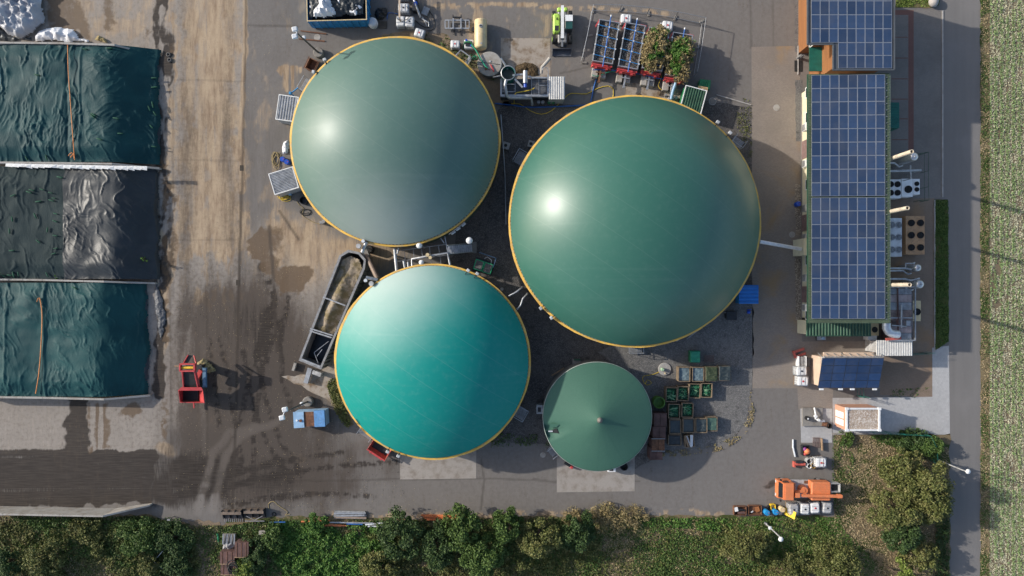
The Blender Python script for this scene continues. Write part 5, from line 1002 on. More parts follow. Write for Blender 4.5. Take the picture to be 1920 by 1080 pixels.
# mobile site fence: each panel a thing with its wires
FW = paint('fence_wire', (.42, .43, .44), .4, .7, .1, 4)
def fence_panel(label, a, c, hp=2.0, sag=0):
    A = WV(*a, hp); C = WV(*c, hp); T = thing('site_fence', label, 'fence panel', (A.x, A.y, 0), math.atan2(C.y - A.y, C.x - A.x), 'site fence panels around the trailers'); L = (C - A).length
    for x in (.03, L - .03): b = MB(); b.tube([(x, 0, .12), (x, 0, hp)], .03, 6); b.build('post', FW, T)
    for z in (.15, hp - .02): b = MB(); b.tube([(0, 0, z), (L, 0, z)], .03, 6); b.build('rail', FW, T)
    b = MB()
    for i in range(1, int(L / .22)): b.beam((i * .22, 0, .15), (i * .22, 0, hp), .008)
    b.build('wires', FW, T)['kind'] = 'stuff'
for lb, a, c in (('fence panel at the top left corner of the trailer pen', (1113, 8), (1166, 9)), ('second fence panel along the top of the trailer pen', (1166, 9), (1219, 14)), ('third fence panel along the top of the trailer pen', (1219, 14), (1272, 22)), ('fence panel at the top right corner of the trailer pen', (1272, 22), (1324, 33)),
    ('left side fence panel of the trailer pen, upper half', (1113, 8), (1103, 58)), ('left side fence panel of the trailer pen, lower half', (1103, 58), (1092, 108)), ('right side fence panel of the trailer pen, upper half', (1324, 33), (1317, 82)), ('right side fence panel of the trailer pen, lower half', (1317, 82), (1308, 134))): fence_panel(lb, a, c)
ft = MB(); ft.box((0, 0, .07), (.7, .26, .14), ch=.03); fme = ft.mesh('fence_foot'); fme.materials.append(CONCD)
for i, (x, y, rz, lb) in enumerate(((1112, 20, 90, 'top left corner of the trailer pen'), (1164, 18, 50, 'first fence joint along the top'), (1216, 26, 90, 'second fence joint along the top'), (1266, 34, 65, 'third fence joint along the top'), (1316, 40, 20, 'top right corner of the trailer pen'), (1106, 67, 10, 'joint of the left side fence'), (1095, 118, 0, 'lower end of the left side fence'), (1308, 89, 5, 'joint of the right side fence'))):
    o = link('ballast_stone', fme, None, W(x, y), math.radians(rz)); tag(o, 'concrete fence foot at the ' + lb, 'fence foot', 'concrete feet of the site fence')
# green container, pallet and lidded box
ribbed_box('dark green ribbed container at the upper right of the largest dome', 1300, 187, 2.6, 2.9, 2.2, -15, .28, 'x', 'container', GREENP, DKGREEN)
p = W(1322, 158, 1.2); T = thing('green_bin', 'green lidded waste bin above the green container', 'bin', (p[0], p[1], 0), -.1); b = MB(); b.box((0, 0, .55), (1.25, 1.05, 1.1), top=(1.05, 1.05)); b.build('body', GREENP, T)
b = MB(); b.corr(-.68, .68, -.58, .58, 1.14, .06, .27, 'x'); b.build('lid', GREENP, T)
b = MB(); b.box((0, -.3, 1.24), (.8, .05, .05)); b.build('handle', DKGREEN, T)
def pallet(label, px, py, rz, h=0.0, mat=None, w=1.2, d=.8, group=None):
    p = W(px, py, h); T = thing('pallet', label, 'pallet', (p[0], p[1], h), math.radians(rz), group)
    for i in range(5): b = MB(); b.box((0, -d / 2 + .06 + i * (d - .12) / 4, .13), (w, .11, .025)); b.build('deck_board', mat or WOOD, T)
    for x in (-w / 2 + .06, 0, w / 2 - .06): b = MB(); b.box((x, 0, .055), (.1, d, .11)); b.build('bearer', mat or WOOD, T)
    return T
pallet('pale wooden pallet between the green bin and green container', 1317, 169, -10, 1.6, paint('fresh_pallet_wood', (.45, .30, .16), .8, 0, .15, 4))
# ------------------------------------------------------------------ solar panels and buildings
def pv_mat(name, c, line, cell=.158):
    t = NT(name); rnd_ = t.new('ShaderNodeObjectInfo').outputs['Random']
    br = t.new('ShaderNodeTexBrick'); t.t.links.new(t.pos(obj=True), br.inputs[0]); br.offset = 0; br.squash = 1
    c2 = tuple(x * 1.25 for x in c); t.set(br, 'Color1', c); t.set(br, 'Color2', c2); t.set(br, 'Mortar', line); br.inputs['Scale'].default_value = 1
    br.inputs['Brick Width'].default_value = cell; br.inputs['Row Height'].default_value = cell; br.inputs['Mortar Size'].default_value = .004
    cc = t.mix(t.math('MULTIPLY', rnd_, .8), br.outputs[0], tuple(x * .62 for x in c)); cc = t.mix(t.math('MULTIPLY', t.ramp(t.noise(.3, 5, .7), .42, .7), .28), cc, (.11, .11, .12))  # tone varies per panel; broad grey noise patches paint reflections into the cell colour
    t.b.inputs['Coat Weight'].default_value = .35; t.b.inputs['Coat Roughness'].default_value = .15
    return t.out(cc, .38, 0, .5)
PV_BLUE = pv_mat('blue_solar_cells', (.026, .052, .115), (.075, .10, .145)); PV_DARK = pv_mat('dark_blue_solar_cells', (.016, .042, .115), (.02, .045, .11))
PVFRAME = paint('panel_frame', (.52, .53, .55), .35, .6, .1, 3)
def pv_meshes(w, d, mat, fw=.03, frame=None):
    b = MB(); b.box((0, 0, .02), (w - 2 * fw, d - 2 * fw, .035)); me = b.mesh('solar_panel'); me.materials.append(mat)
    f = MB()
    for s_ in (-1, 1): f.box((s_ * (w / 2 - fw / 2), 0, .022), (fw, d, .045)); f.box((0, s_ * (d / 2 - fw / 2), .022), (w - 2 * fw, fw, .045))
    fm = f.mesh('panel_frame'); fm.materials.append(frame or PVFRAME); return me, fm
def pv_array(parent, x0, y0, nc, nr, pw, pd, zf, slope, axis='Y', skip=None, meshes=None, gap=.0):
    """local x0,y0 = corner with smallest x and largest y; zf(x,y) = roof height"""
    me, fm = meshes or pv_meshes(pw - .022, pd - .022, PV_BLUE)
    for r in range(nr):
        for c in range(nc):
            if skip and skip(r, c): continue
            x = x0 + (c + .5) * pw; y = y0 - (r + .5) * pd; o = link('solar_panel', me, parent, (x, y, zf(x, y) + .12)); o.rotation_euler = (0, -math.atan(slope), 0) if axis == 'Y' else (math.atan(slope), 0, 0)
            link('panel_frame', fm, o)
WALL_CREAM = paint('cream_render', (.66, .60, .42), .8, 0, .06, .8, (.45, .4, .3), .25)
ROOF_GREEN = paint('olive_green_roof_sheet', (.085, .115, .07), .5, .2, .15, .7, (.06, .07, .05), .3)
ROOF_GREY = paint('slate_grey_roof_sheet', (.11, .12, .13), .5, .3, .12, .7)
DOOR_BROWN = paint('mauve_brown_door', (.20, .13, .12), .6, 0, .15, 2)
def flat_roof(b, x0, x1, y0, y1, z0, z1, th=.18, mi=0):   # slopes along x
    b.add([(x0, y0, z0 - th), (x1, y0, z1 - th), (x1, y1, z1 - th), (x0, y1, z0 - th), (x0, y0, z0), (x1, y0, z1), (x1, y1, z1), (x0, y1, z0)], [(3, 2, 1, 0), (4, 5, 6, 7), (0, 1, 5, 4), (1, 2, 6, 5), (2, 3, 7, 6), (3, 0, 4, 7)], mi)
# --- long engine hall
hw, he = 6.2, 6.6
p = W(1585, 372, 6.4); T = thing('engine_hall', 'long cream engine hall with olive roof covered in blue solar panels', 'building', (p[0], p[1], 0)); R_ = lambda x, y, z: rel(T, x, y, z)
xw = R_(1514.5, 372, hw)[0]; xe = R_(1666, 372, he)[0]; yt = R_(1585, 139, 6.4)[1]; yb = R_(1585, 606, 6.4)[1]; sl = (he - hw) / (xe - xw)
gx = R_(1503, 372, 0)[0]; gyt = yt - .4; gyb = yb - .4; gx2 = xe - .45
b = MB(); b.prism([(gx, gyb + .8), (gx2, gyb + .8), (gx2, gyt), (gx, gyt)], 0, [hw - .05, he - .3, he - .3, hw - .05]); b.build('wall', WALL_CREAM, T)
b = MB(); flat_roof(b, xw, xe, yb, yt, hw + .18, he + .18); rf = b.build('roof', ROOF_GREEN, T)
b = MB(); b.corr(xw + .02, xe - .02, yb + .02, yt - .02, hw + .19, .035, .3, 'y', 0, sl); b.build('roof_ribs', ROOF_GREEN, rf)
b = MB(); b.box((xe + .02, (yt + yb) / 2, he + .08), (.22, yt - yb, .16)); b.build('gutter', paint('pale_olive_metal', (.20, .24, .17), .4, .3, .1, 2), rf)
b = MB(); b.box((xw - .02, (yt + yb) / 2, hw + .06), (.18, yt - yb, .14)); b.build('gutter', DKGREEN, rf)
bk = MB(); bk.box((0, 0, .06), (.12, .08, .12)); bkm = bk.mesh('snow_guard'); bkm.materials.append(GALV)
for i in range(38): link('snow_guard', bkm, rf, (xe - .35, yb + .5 + i * (yt - yb - 1) / 37, he + .16))
x0 = R_(1519.5, 372, 6.3)[0]; x1 = R_(1656.5, 372, 6.6)[0]; pw = (x1 - x0) / 8; zr = lambda x, y: hw + .18 + sl * (x - xw) + .05
for ya, ybm, nr in ((142, 368.5, 9), (371, 597.5, 9)):
    a = R_(1585, ya, 6.4)[1]; c = R_(1585, ybm, 6.4)[1]; pd = (a - c) / nr; pv_array(T, x0, a, 8, nr, pw, pd, zr, sl, meshes=pv_meshes(pw - .022, pd - .022, PV_BLUE))
wm = MB(); wm.box((0, 0, 0), (.06, 1.2, 1.1)); wme = wm.mesh('window'); wme.materials.append(GLASS); wf = MB()
for s_ in (-1, 1): wf.box((-.01, s_ * .62, 0), (.1, .1, 1.3)); wf.box((-.01, 0, s_ * .6), (.1, 1.14, .1))
wfe = wf.mesh('frame'); wfe.materials.append(WHITE)
for py in (172, 219, 345, 487, 590): o = link('window', wme, T, (gx - .03, R_(1503, py, 2)[1], 1.9)); link('frame', wfe, o)
for py, w in ((280, 2.2), (418, 2.0), (552, 2.0)): b = MB(); b.box((gx - .04, R_(1503, py, 1)[1], 1.5), (.1, w, 3.0)); d_ = b.build('roller_door', DOOR_BROWN, T); b = MB(); b.box((gx - .12, R_(1503, py, 1)[1] + .5, 1.1), (.05, .15, .05)); b.build('handle', STEEL, d_)
for py, mt in ((238, WHITE), (306, WHITE), (390, PLASTIC_GREY), (445, PLASTIC_GREY), (521, PLASTIC_GREY), (577, PLASTIC)):
    b = MB(); b.box((gx - .42, R_(1503, py, 3)[1], 2.7), (.95, .85, .9)); v = b.build('ventilation_box', mt, T); b = MB(); b.box((gx - .92, R_(1503, py, 3)[1], 2.7), (.05, .7, .7)); b.build('louvre', STEEL, v)
b = MB(); b.box((gx - .6, R_(1503, 463, 3)[1], 2.0), (1.3, 2.0, 3.2)); b.build('gas_intake_cabinet', WALL_CREAM, T)
b = MB(); b.box((gx - .05, (gyt + gyb) / 2, .1), (.1, gyt - gyb - 1, .2)); b.build('plinth', CONCD, T)
for yy0, yy1, nm in ((150, 265, 0), (345, 440, 1), (470, 600, 2)):
    sheet('gravel_margin', rough_poly([(1491 if nm == 0 else 1490, yy0), (1504, yy0), (1504, yy1), (1492, yy1)], 8, 1, 40 + nm), 4, GRAVEL_GREY if nm == 0 else gravel_mat('margin_gravel_%d' % nm, (.17, .14, .11), (.22, .18, .14), (.4, .34, .27)))
drum('blue drum standing at the wall of the engine hall', 1498, 382, BLUED, .3)
b = MB(); b.box((0, 0, .02), (1.0, 1.4, .03)); q = W(1497, 124); tag(b.build('door_mat', BLACK, None, (q[0], q[1], .01)), 'black door mat beside the timber building', 'mat')
# south annex
p = W(1573, 618, 3); T = thing('green_annex', 'low annex with dark green ribbed roof below the engine hall', 'annex', (p[0], p[1], 0)); R_ = lambda x, y, z: rel(T, x, y, z)
a = R_(1512, 629, 3.0); c = R_(1634, 600, 3.0)
b = MB(); b.box(((a[0] + c[0]) / 2, (a[1] + c[1]) / 2, 1.4), (c[0] - a[0] - .3, c[1] - a[1] - .2, 2.8)); b.build('wall', WALL_CREAM, T); b = MB(); b.corr(a[0], c[0], a[1], c[1], 2.9, .09, .36, 'x'); b.build('roof', DKGREEN, T)
b = MB(); b.box(((a[0] + c[0]) / 2, a[1] - .05, 2.88), (c[0] - a[0], .12, .14)); b.build('gutter', DKGREEN, T); q = R_(1507, 617, 1.2); b = MB(); b.box((q[0], q[1], .6), (.5, 1.1, 1.2)); b.build('side_cabinet', PLASTIC_GREY, T)
p = W(1541, 634, .5); T = thing('spray_cart', 'small grey hand cart below the green annex', 'cart', (p[0], p[1], 0)); b = MB(); b.box((0, 0, .35), (1.1, .5, .12)); b.build('tray', GALV, T); b = MB(); b.cyl((.1, 0, .4), .18, .35, 12); b.build('canister', SKYBLUE, T)
for x in (-.45, .45): b = MB(); b.tube([(x, -.3, .15), (x, .3, .15)], .15, 10); b.build('wheel', BLACK, T)
p = W(1640, 618, 1.2); T = thing('air_unit', 'beige air unit with black fan between the annex and the plant canopy', 'air unit', (p[0], p[1], 0)); b = MB(); b.box((0, 0, .6), (1.0, 1.5, 1.2)); b.build('housing', CREAM, T); b = MB(); b.lathe([(.36, 1.2), (.36, 1.26), (.3, 1.26), (.1, 1.23)], 20); b.build('fan', BLACK, T)
b = MB(); b.box((0, 0, .55), (1.1, .6, 1.1)); o = b.build('cable_cabinet', LAMPW, None, W(1635, 633, 1)); o.location.z = 0; tag(o, 'pale cable cabinet beside the ribbed white canopy', 'cabinet')
# ribbed white canopy
p = W(1676, 652, 3); T = thing('white_canopy', 'small canopy with ribbed white roof below the plant', 'canopy', (p[0], p[1], 0)); R_ = lambda x, y, z: rel(T, x, y, z); a = R_(1643, 667, 3); c = R_(1711, 638, 3)
b = MB(); b.corr(a[0], c[0], a[1], c[1], 3.0, .07, .2, 'x'); b.build('roof', paint('off_white_sheet', (.6, .59, .56)), T)
b = MB(); b.box(((a[0] + c[0]) / 2, (a[1] + c[1]) / 2 + .1, 1.45), (c[0] - a[0] - .4, c[1] - a[1] - .5, 2.9)); b.build('wall', PLASTIC_GREY, T)
# technical plant with glazed sheets
p = W(1693, 588, 3.2); T = thing('gas_plant', 'gas cleaning plant under clear ribbed sheets beside the engine hall', 'plant', (p[0], p[1], 0)); R_ = lambda x, y, z: rel(T, x, y, z)
b = MB(); q = R_(1692, 588, 2); b.box((q[0], q[1], .8), (3.0, 6.2, 1.6)); b.build('machine_skid', paint('mixed_machinery', (.16, .14, .135), .5, .3, .5, 1.5, (.3, .1, .07), .5), T)
for (y0, y1, mt) in ((541, 552, 0), (553, 566, 1), (567, 581, 0), (582, 600, 2), (612, 624, 1), (625, 637, 0)):
    a = R_(1668, y1, 3.3); c = R_(1710, y0, 3.3); b = MB(); b.corr(a[0], c[0], a[1], c[1], 3.2, .05, .16, 'x'); b.build('clear_sheet', (paint('clear_ribbed_sheet', (.34, .36, .38), .25, .1, .2, 1.5, (.2, .2, .2), .4), paint('rosy_ribbed_sheet', (.40, .33, .32), .3, 0, .2, 1.5), paint('brownish_ribbed_sheet', (.26, .20, .18), .35, 0, .3, 1.5))[mt], T)
for x0, y0, x1, y1 in ((1683, 540, 1684, 620), (1716, 538, 1716, 638), (1668, 538, 1717, 538), (1668, 638, 1717, 638), (1668, 596, 1710, 596)):
    b = MB(); b.beam(R_(x0, y0, 3.4), R_(x1, y1, 3.4), .12, .14); b.build('frame_bar', RUSTY_BROWN if x0 == 1683 else GALV, T)
for y in (540, 570, 600, 636): b = MB(); q = R_(1716, y, 3.3); b.beam((q[0], q[1], 0), q, .08); b.build('post', GALV, T)
b = MB(); b.tube([R_(1662, 606, 3.9), R_(1662, 615, 3.9), R_(1666, 622, 3.8), R_(1674, 626, 3.7), R_(1684, 627, 3.6)], .48, 14); b.build('insulated_duct', paint('aluminium_cladding', (.62, .63, .65), .35, .5, .1, 4), T)
b = MB(); b.box(R_(1702, 606, 3.6), (.5, .6, .3)); b.build('vent_hood', GALV, T); b = MB(); b.box(R_(1675, 635, 3.4), (1.8, .3, .2), .1); b.build('red_pipe_cover', REDF, T)
b = MB(); b.tube([R_(1690, 572, 3.5), R_(1690, 615, 3.5)], .1, 8); b.tube([R_(1672, 610, 3.5), R_(1700, 612, 3.5)], .08, 8); b.build('process_pipe', GALV, T)
def fan_unit(name, label, cat, px, py, w, d, h, rz, fans, body, fanm, r=.32, groupsub=None):
    p = W(px, py, h); T = thing(name, label, cat, (p[0], p[1], 0), rz); b = MB(); b.box((0, 0, h / 2 + .15), (w, d, h - .3)); b.build('housing', body, T)
    for x, y in ((-w / 2 + .1, -d / 2 + .1), (w / 2 - .1, -d / 2 + .1), (-w / 2 + .1, d / 2 - .1), (w / 2 - .1, d / 2 - .1)): b = MB(); b.box((x, y, .15), (.12, .12, .3)); b.build('foot', STEEL, T)
    for f in fans:
        x, y = f[:2]; rr = f[2] if len(f) > 2 else r; b = MB(); b.pipe((x, y, h), rr, rr * .92, .14, 20, 0, .03); fo = b.build('fan_shroud', fanm, T)
        b = MB(); b.cyl((x, y, h + .04), rr * .25, .08, 10)
        for k in range(5): a_ = k * 2 * math.pi / 5; b.box((x + .58 * rr * math.cos(a_), y + .58 * rr * math.sin(a_), h + .07), (rr * .62, rr * .34, .02), a_)
        b.build('fan_blades', BLACK if fanm is not GALV else STEEL, fo)
        b = MB(); 
        for k in range(4): a_ = k * math.pi / 4; b.beam((x - rr * math.cos(a_), y - rr * math.sin(a_), h + .15), (x + rr * math.cos(a_), y + rr * math.sin(a_), h + .15), .02)
        b.build('guard', fanm, fo)
    return T
COOLW = paint('bright_white_housing', (.86, .86, .85), .5, 0, .04, 2)
TAN = paint('tan_cooler_paint', (.46, .27, .14), .6, .1, .15, 1.5, (.22, .14, .09), .4)
fan_unit('cooler', 'white cooler with four black fans beside the solar roof edge', 'cooler', 1676, 354, 1.7, 2.3, 1.6, 0, [(-.42, .55), (.42, .55), (-.42, -.5), (.42, -.5)], COOLW, BLACK, .36)
fan_unit('cooler', 'white cooler with a single large black fan', 'cooler', 1701, 352, 1.35, 2.2, 1.6, 0, [(.1, -.2, .45)], COOLW, BLACK); fan_unit('cooler', 'narrow white cooler with two small black fans', 'cooler', 1718.5, 350, .8, 1.9, 1.5, 0, [(0, .35, .27), (0, -.35, .27)], COOLW, BLACK)
fan_unit('table_cooler', 'grey table cooler with six pale fans beside the solar roof', 'cooler', 1678, 445, 1.7, 4.7, 1.9, 0, [(sx * .42, y, .38) for sx in (-1, 1) for y in (-1.5, 0, 1.5)], paint('pale_cooler_housing', (.6, .61, .62), .5), GALV)
fan_unit('table_cooler', 'tan table cooler with six black fans', 'cooler', 1716, 441, 2.3, 4.7, 1.8, 0, [(sx * .56 + .05, y, .4) for sx in (-1, 1) for y in (-1.5, 0, 1.5)], TAN, BLACK)
fan_unit('cooler', 'tan cooler with one black fan beside the gas plant', 'cooler', 1719, 583, 1.0, 2.5, 1.5, 0, [(0, -.1, .42)], CREAM, BLACK)
for lb, x0, y0, x1, y1, hh in (('upper cream exhaust chimney at the hall edge', 1670, 296, 1710, 284, 10.0), ('middle cream exhaust chimney at the hall edge', 1666, 399, 1702, 390, 10.0), ('lower cream exhaust chimney at the hall edge', 1667, 531, 1706, 534, 10.0)):
    q = W(x1, y1, hh); T = thing('exhaust_chimney', lb, 'chimney', (q[0], q[1], 0)); b = MB(); b.pipe((0, 0, 1.5), .23, .17, hh - 1.5, 18, 0, hh - 2.1, 1); b.build('flue', [paint('pale_flue', (.55, .47, .36), .5), BLACK], T); b = MB(); b.cyl((0, 0, 0), .3, 1.5, 14); b.build('base', GALV, T); b = MB(); b.lathe([(.31, 4.6), (.31, 4.75)], 16); b.build('bracket_ring', GALV, T)
INOX = paint('stainless_steel', (.55, .55, .56), .3, .8, .1, 3)
for lb, x, y, r, hh in (('round silencer vessel with platform above the coolers', 1716, 293, .52, 5.0), ('upper round silencer vessel between table coolers and gas plant', 1723, 502, .45, 4.0), ('lower round silencer vessel between table coolers and gas plant', 1727, 533, .52, 4.0)):
    p = W(x, y, hh); T = thing('silencer_vessel', lb, 'vessel', (p[0], p[1], 0)); b = MB(); b.lathe([(r, .4), (r, hh - .25), (r * .7, hh - .05), (.05, hh)], 22); b.build('shell', INOX, T)
    b = MB(); b.cyl((0, 0, hh - .05), .12, .15, 10); b.build('nozzle', GALV, T); b = MB(); b.tube([(0, -.6, 2.4), (-.4, -.75, 2.4), (-1.0, -.3, 2.4), (-3.2, -.35, 2.4)], .12, 8); b.tube([(.2, .5, 2.0), (.7, .7, 2.0)], .08, 8); b.build('flue_pipe', INOX, T)
    for k in range(3): a_ = k * 2.1; b = MB(); b.beam((r * .8 * math.cos(a_), r * .8 * math.sin(a_), 0), (r * .8 * math.cos(a_), r * .8 * math.sin(a_), .5), .1); b.build('leg', STEEL, T)
for lb, P, r in (('long grey pipe bridge above the white coolers', [(1664, 321), (1700, 320), (1727, 319)], .14), ('grey pipe drop to the single-fan cooler', [(1707, 310), (1707, 320), (1708, 335)], .1), ('grey pipe loop beside the upper silencer', [(1698, 505), (1698, 494), (1714, 494), (1715, 500)], .1), ('straight grey exhaust pipe to the upper silencer', [(1666, 503), (1695, 503), (1718, 506)], .12), ('straight grey exhaust pipe to the lower silencer', [(1666, 523), (1697, 523), (1708, 526), (1724, 522)], .12), ('white pipe beside the upper chimney', [(1668, 300), (1680, 294)], .14)):
    b = MB(); b.tube([W(x, y, 3.2) for x, y in P], r, 8); q = W(*P[-1], 3.2); b.tube([(q[0], q[1], 0), q], .06, 6); tag(b.build('flue_pipe', GALV), lb, 'pipe')
b = MB(); q = W(1738, 290); 
for x, y in ((1727, 287), (1741, 285), (1741, 320), (1741, 350), (1729, 375), (1742, 375)):
    w = W(x, y, 1.8); b.tube([(w[0], w[1], 0), w], .03, 6)
pts = [W(x, y, 1.75) for x, y in ((1727, 287), (1741, 285), (1741, 320), (1741, 350), (1742, 375), (1729, 375))]
for a_, c_ in zip(pts[:-1], pts[1:]): b.tube([a_, c_], .025, 5); b.tube([(a_[0], a_[1], .9), (c_[0], c_[1], .9)], .025, 5)
tag(b.build('rail_fence', DKGREEN), 'thin dark green fence around the upper silencer yard', 'fence')
p = W(1676, 216, 2.6); T = thing('green_porch', 'small teal green porch roof on the car park side', 'porch', (p[0], p[1], 0)); R_ = lambda x, y, z: rel(T, x, y, z); a = R_(1664, 240, 2.6); c = R_(1686, 192, 2.6)
b = MB(); b.corr(a[0], c[0], a[1], c[1], 2.6, .05, .2, 'y'); b.build('roof', TEALM, T); b = MB(); b.box((c[0] - .1, a[1] + .1, 1.25), (.1, .1, 2.5)); b.box((c[0] - .1, c[1] - .1, 1.25), (.1, .1, 2.5)); b.build('posts', TEALM, T); b = MB(); b.box((c[0] - .35, a[1] + .02, 1.2), (.7, .06, 2.4)); b.build('side_panel', TEALM, T)
# --- timber office
ho = 7.1
p = W(1594, 40, ho); T = thing('timber_office', 'timber-clad office with slate grey roof full of solar panels', 'building', (p[0], p[1], 0)); R_ = lambda x, y, z: rel(T, x, y, z)
tb = NT('cedar_boards'); br = tb.new('ShaderNodeTexBrick'); mp = tb.pos((1, 1, 1)); sp = tb.new('ShaderNodeSeparateXYZ'); tb.t.links.new(mp, sp.inputs[0]); cb = tb.new('ShaderNodeCombineXYZ'); tb.t.links.new(sp.outputs[1], cb.inputs[0]); tb.t.links.new(sp.outputs[2], cb.inputs[1]); tb.t.links.new(cb.outputs[0], br.inputs[0])
tb.set(br, 'Color1', (.31, .135, .05)); tb.set(br, 'Color2', (.23, .10, .04)); tb.set(br, 'Mortar', (.10, .04, .015)); br.inputs['Brick Width'].default_value = 3; br.inputs['Row Height'].default_value = .14; br.inputs['Mortar Size'].default_value = .008; br.inputs['Scale'].default_value = 1
CEDAR = tb.out(br.outputs[0], .6)
gx = R_(1497, 40, 0)[0]; ytop = R_(1594, -60, ho)[1]; yb1 = R_(1594, 84, ho)[1]; yb2 = R_(1594, 132, ho)[1]; xw = R_(1513, 40, ho)[0]; xm = R_(1561, 40, ho)[0]; xe = R_(1675, 40, ho)[0]; gyb1 = R_(1497, 100, 0)[1]
b = MB(); b.prism([(gx, gyb1), (xm + .4, gyb1), (xm + .4, yb2 + .5), (xe - .8, yb2 + .5), (xe - .8, ytop), (gx, ytop)], 0, ho - .1); b.build('wall', CEDAR, T)
b = MB(); b.prism([(xw, yb1), (xm, yb1), (xm, yb2), (xe, yb2), (xe, ytop), (xw, ytop)], ho - .08, ho + .12); rf = b.build('roof', ROOF_GREY, T)
b = MB()
for P in ([(xw, yb1), (xm, yb1)], [(xm, yb1), (xm, yb2)], [(xm, yb2), (xe, yb2)], [(xe, yb2), (xe, ytop)], [(xw, ytop), (xw, yb1)]): b.beam((*P[0], ho + .15), (*P[1], ho + .15), .14, .2)
b.build('roof_edge', ROOF_GREY, rf)
c0 = R_(1519, 40, ho)[0]; c1 = R_(1670, 40, ho)[0]; pw = (c1 - c0) / 9; rows = [(-54, -29), (-28, -3), (-2, 23.5), (24.5, 51), (52, 81)]
r0 = R_(1594, 81.5, ho)[1]; pd = (R_(1594, 55.5, ho)[1] - r0); mm = pv_meshes(pw - .022, pd - .022, PV_BLUE)
pv_array(T, c0, r0 + pd * 5, 9, 5, pw, pd, lambda x, y: ho + .12, 0, meshes=mm); pv_array(T, c0 + 3 * pw, r0, 6, 2, pw, (r0 - R_(1594, 129.5, ho)[1]) / 2, lambda x, y: ho + .12, 0, meshes=pv_meshes(pw - .022, (r0 - R_(1594, 129.5, ho)[1]) / 2 - .022, PV_BLUE))
for py, z in ((14, 4.2), (78, 4.0)): o = link('window', wme, T, (gx - .03, R_(1503, py, z)[1], z)); o.scale = (1, 1.3 if py < 30 else .8, 1.2); link('frame', wfe, o)
b = MB(); b.prism([R_(x, y, 3.6)[:2] for x, y in ((1518, 88), (1554, 88), (1554, 133), (1518, 133))], 3.4, 3.55); b.build('canopy_slab', DKGREEN, T)
a = R_(1518, 133, 3.6); c = R_(1553, 88, 3.6); b = MB(); b.corr(a[0], c[0], a[1], c[1], 3.56, .03, .15, 'y'); b.build('canopy_roof', TEALM, T)
b = MB(); b.prism([R_(x, y, 3.8)[:2] for x, y in ((1553.2, 88), (1554.5, 88), (1554.5, 130), (1553.2, 130))], 3.4, 4.0); b.build('canopy_flashing', LAMPW, T)
b = MB(); q = R_(1501, 104, 1); b.cyl((q[0], q[1], 0), .12, 1.2, 8); b.cyl((q[0] + .4, q[1], 0), .12, 1.0, 8); b.build('downpipe', GALV, T)
sheet('gravel_margin', [(1490, -40), (1497, -40), (1497, 98), (1490, 98)], 4, GRAVEL_GREY)
# --- small solar house
p = W(1590, 697, 3); T = thing('solar_shed', 'small cream technical building with tilted dark blue solar roof', 'building', (p[0], p[1], 0)); R_ = lambda x, y, z: rel(T, x, y, z)
WALL_ROSE = paint('rose_cream_render', (.62, .46, .34), .8, 0, .06, .8, (.45, .35, .28), .25)
h0, h1 = 2.7, 3.9; xa = R_(1521, 697, 0)[0]; xb = R_(1647, 727, h0)[0]; ya = R_(1590, 727, h0)[1]; yc = R_(1590, 671, h1)[1]; s_ = (h1 - h0) / (yc - ya)
b = MB(); b.prism([(xa, ya + .15), (xb - .3, ya + .15), (xb - .3, yc), (xa, yc)], 0, [h0 - .1, h0 - .1, h0 - .1, h0 - .1]); b.build('wall', WALL_ROSE, T)
b = MB(); b.add([(xa + .1, ya, h0 - .05), (xb, ya, h0 - .05), (xb, yc, h1 - .05), (xa + .1, yc, h1 - .05), (xa + .1, yc, h0 - .1), (xb, yc, h0 - .1), (xa + .1, ya, h0 - .1), (xb, ya, h0 - .1)], [(0, 1, 2, 3), (3, 2, 5, 4), (0, 3, 4, 6), (1, 7, 5, 2), (0, 6, 7, 1)]); b.build('tilted_frame', PLASTIC_GREY, T)
b = MB()
for q, r in (((1545, 667), (1577, 665)), ((1583, 667), (1638, 665))): w0 = R_(*q, 2.9); w1 = R_(*r, 2.9); b.box(((w0[0] + w1[0]) / 2, w0[1] + .05, 2.75), (w1[0] - w0[0], .7, .3))
b.build('parapet', WALL_ROSE, T)
xl = R_(1533, 727, h0)[0]; pw = (xb - xl) / 5; pd = math.hypot(yc - ya, h1 - h0) / 4; me_, fm_ = pv_meshes(pw - .015, pd - .02, PV_DARK, .02, paint('black_panel_frame', (.03, .035, .045), .4))
for r in range(4):
    for c in range(5):
        f = (r + .5) / 4; o = link('solar_panel', me_, T, (xl + (c + .5) * pw, ya + (yc - ya) * f, h0 + (h1 - h0) * f + .03)); o.rotation_euler = (math.atan(s_), 0, 0); link('panel_frame', fm_, o)
for i in range(9): b = MB(); x = xl + (xb - xl) * i / 8; b.beam((x, yc + .1, h1 + .02), (x, yc + .5, h0 + .1), .06); b.build('roof_strut', GALV, T)
b = MB(); b.beam((xl, yc + .12, h1 + .05), (xb, yc + .12, h1 + .05), .08); b.build('roof_rail', GALV, T)
for x in (1540, 1576, 1598, 1640): b = MB(); w0 = R_(x, 728.5, h0); b.box((w0[0], w0[1] - .08, h0), (.5, .2, .14)); b.build('gutter_clip', WHITE, T)
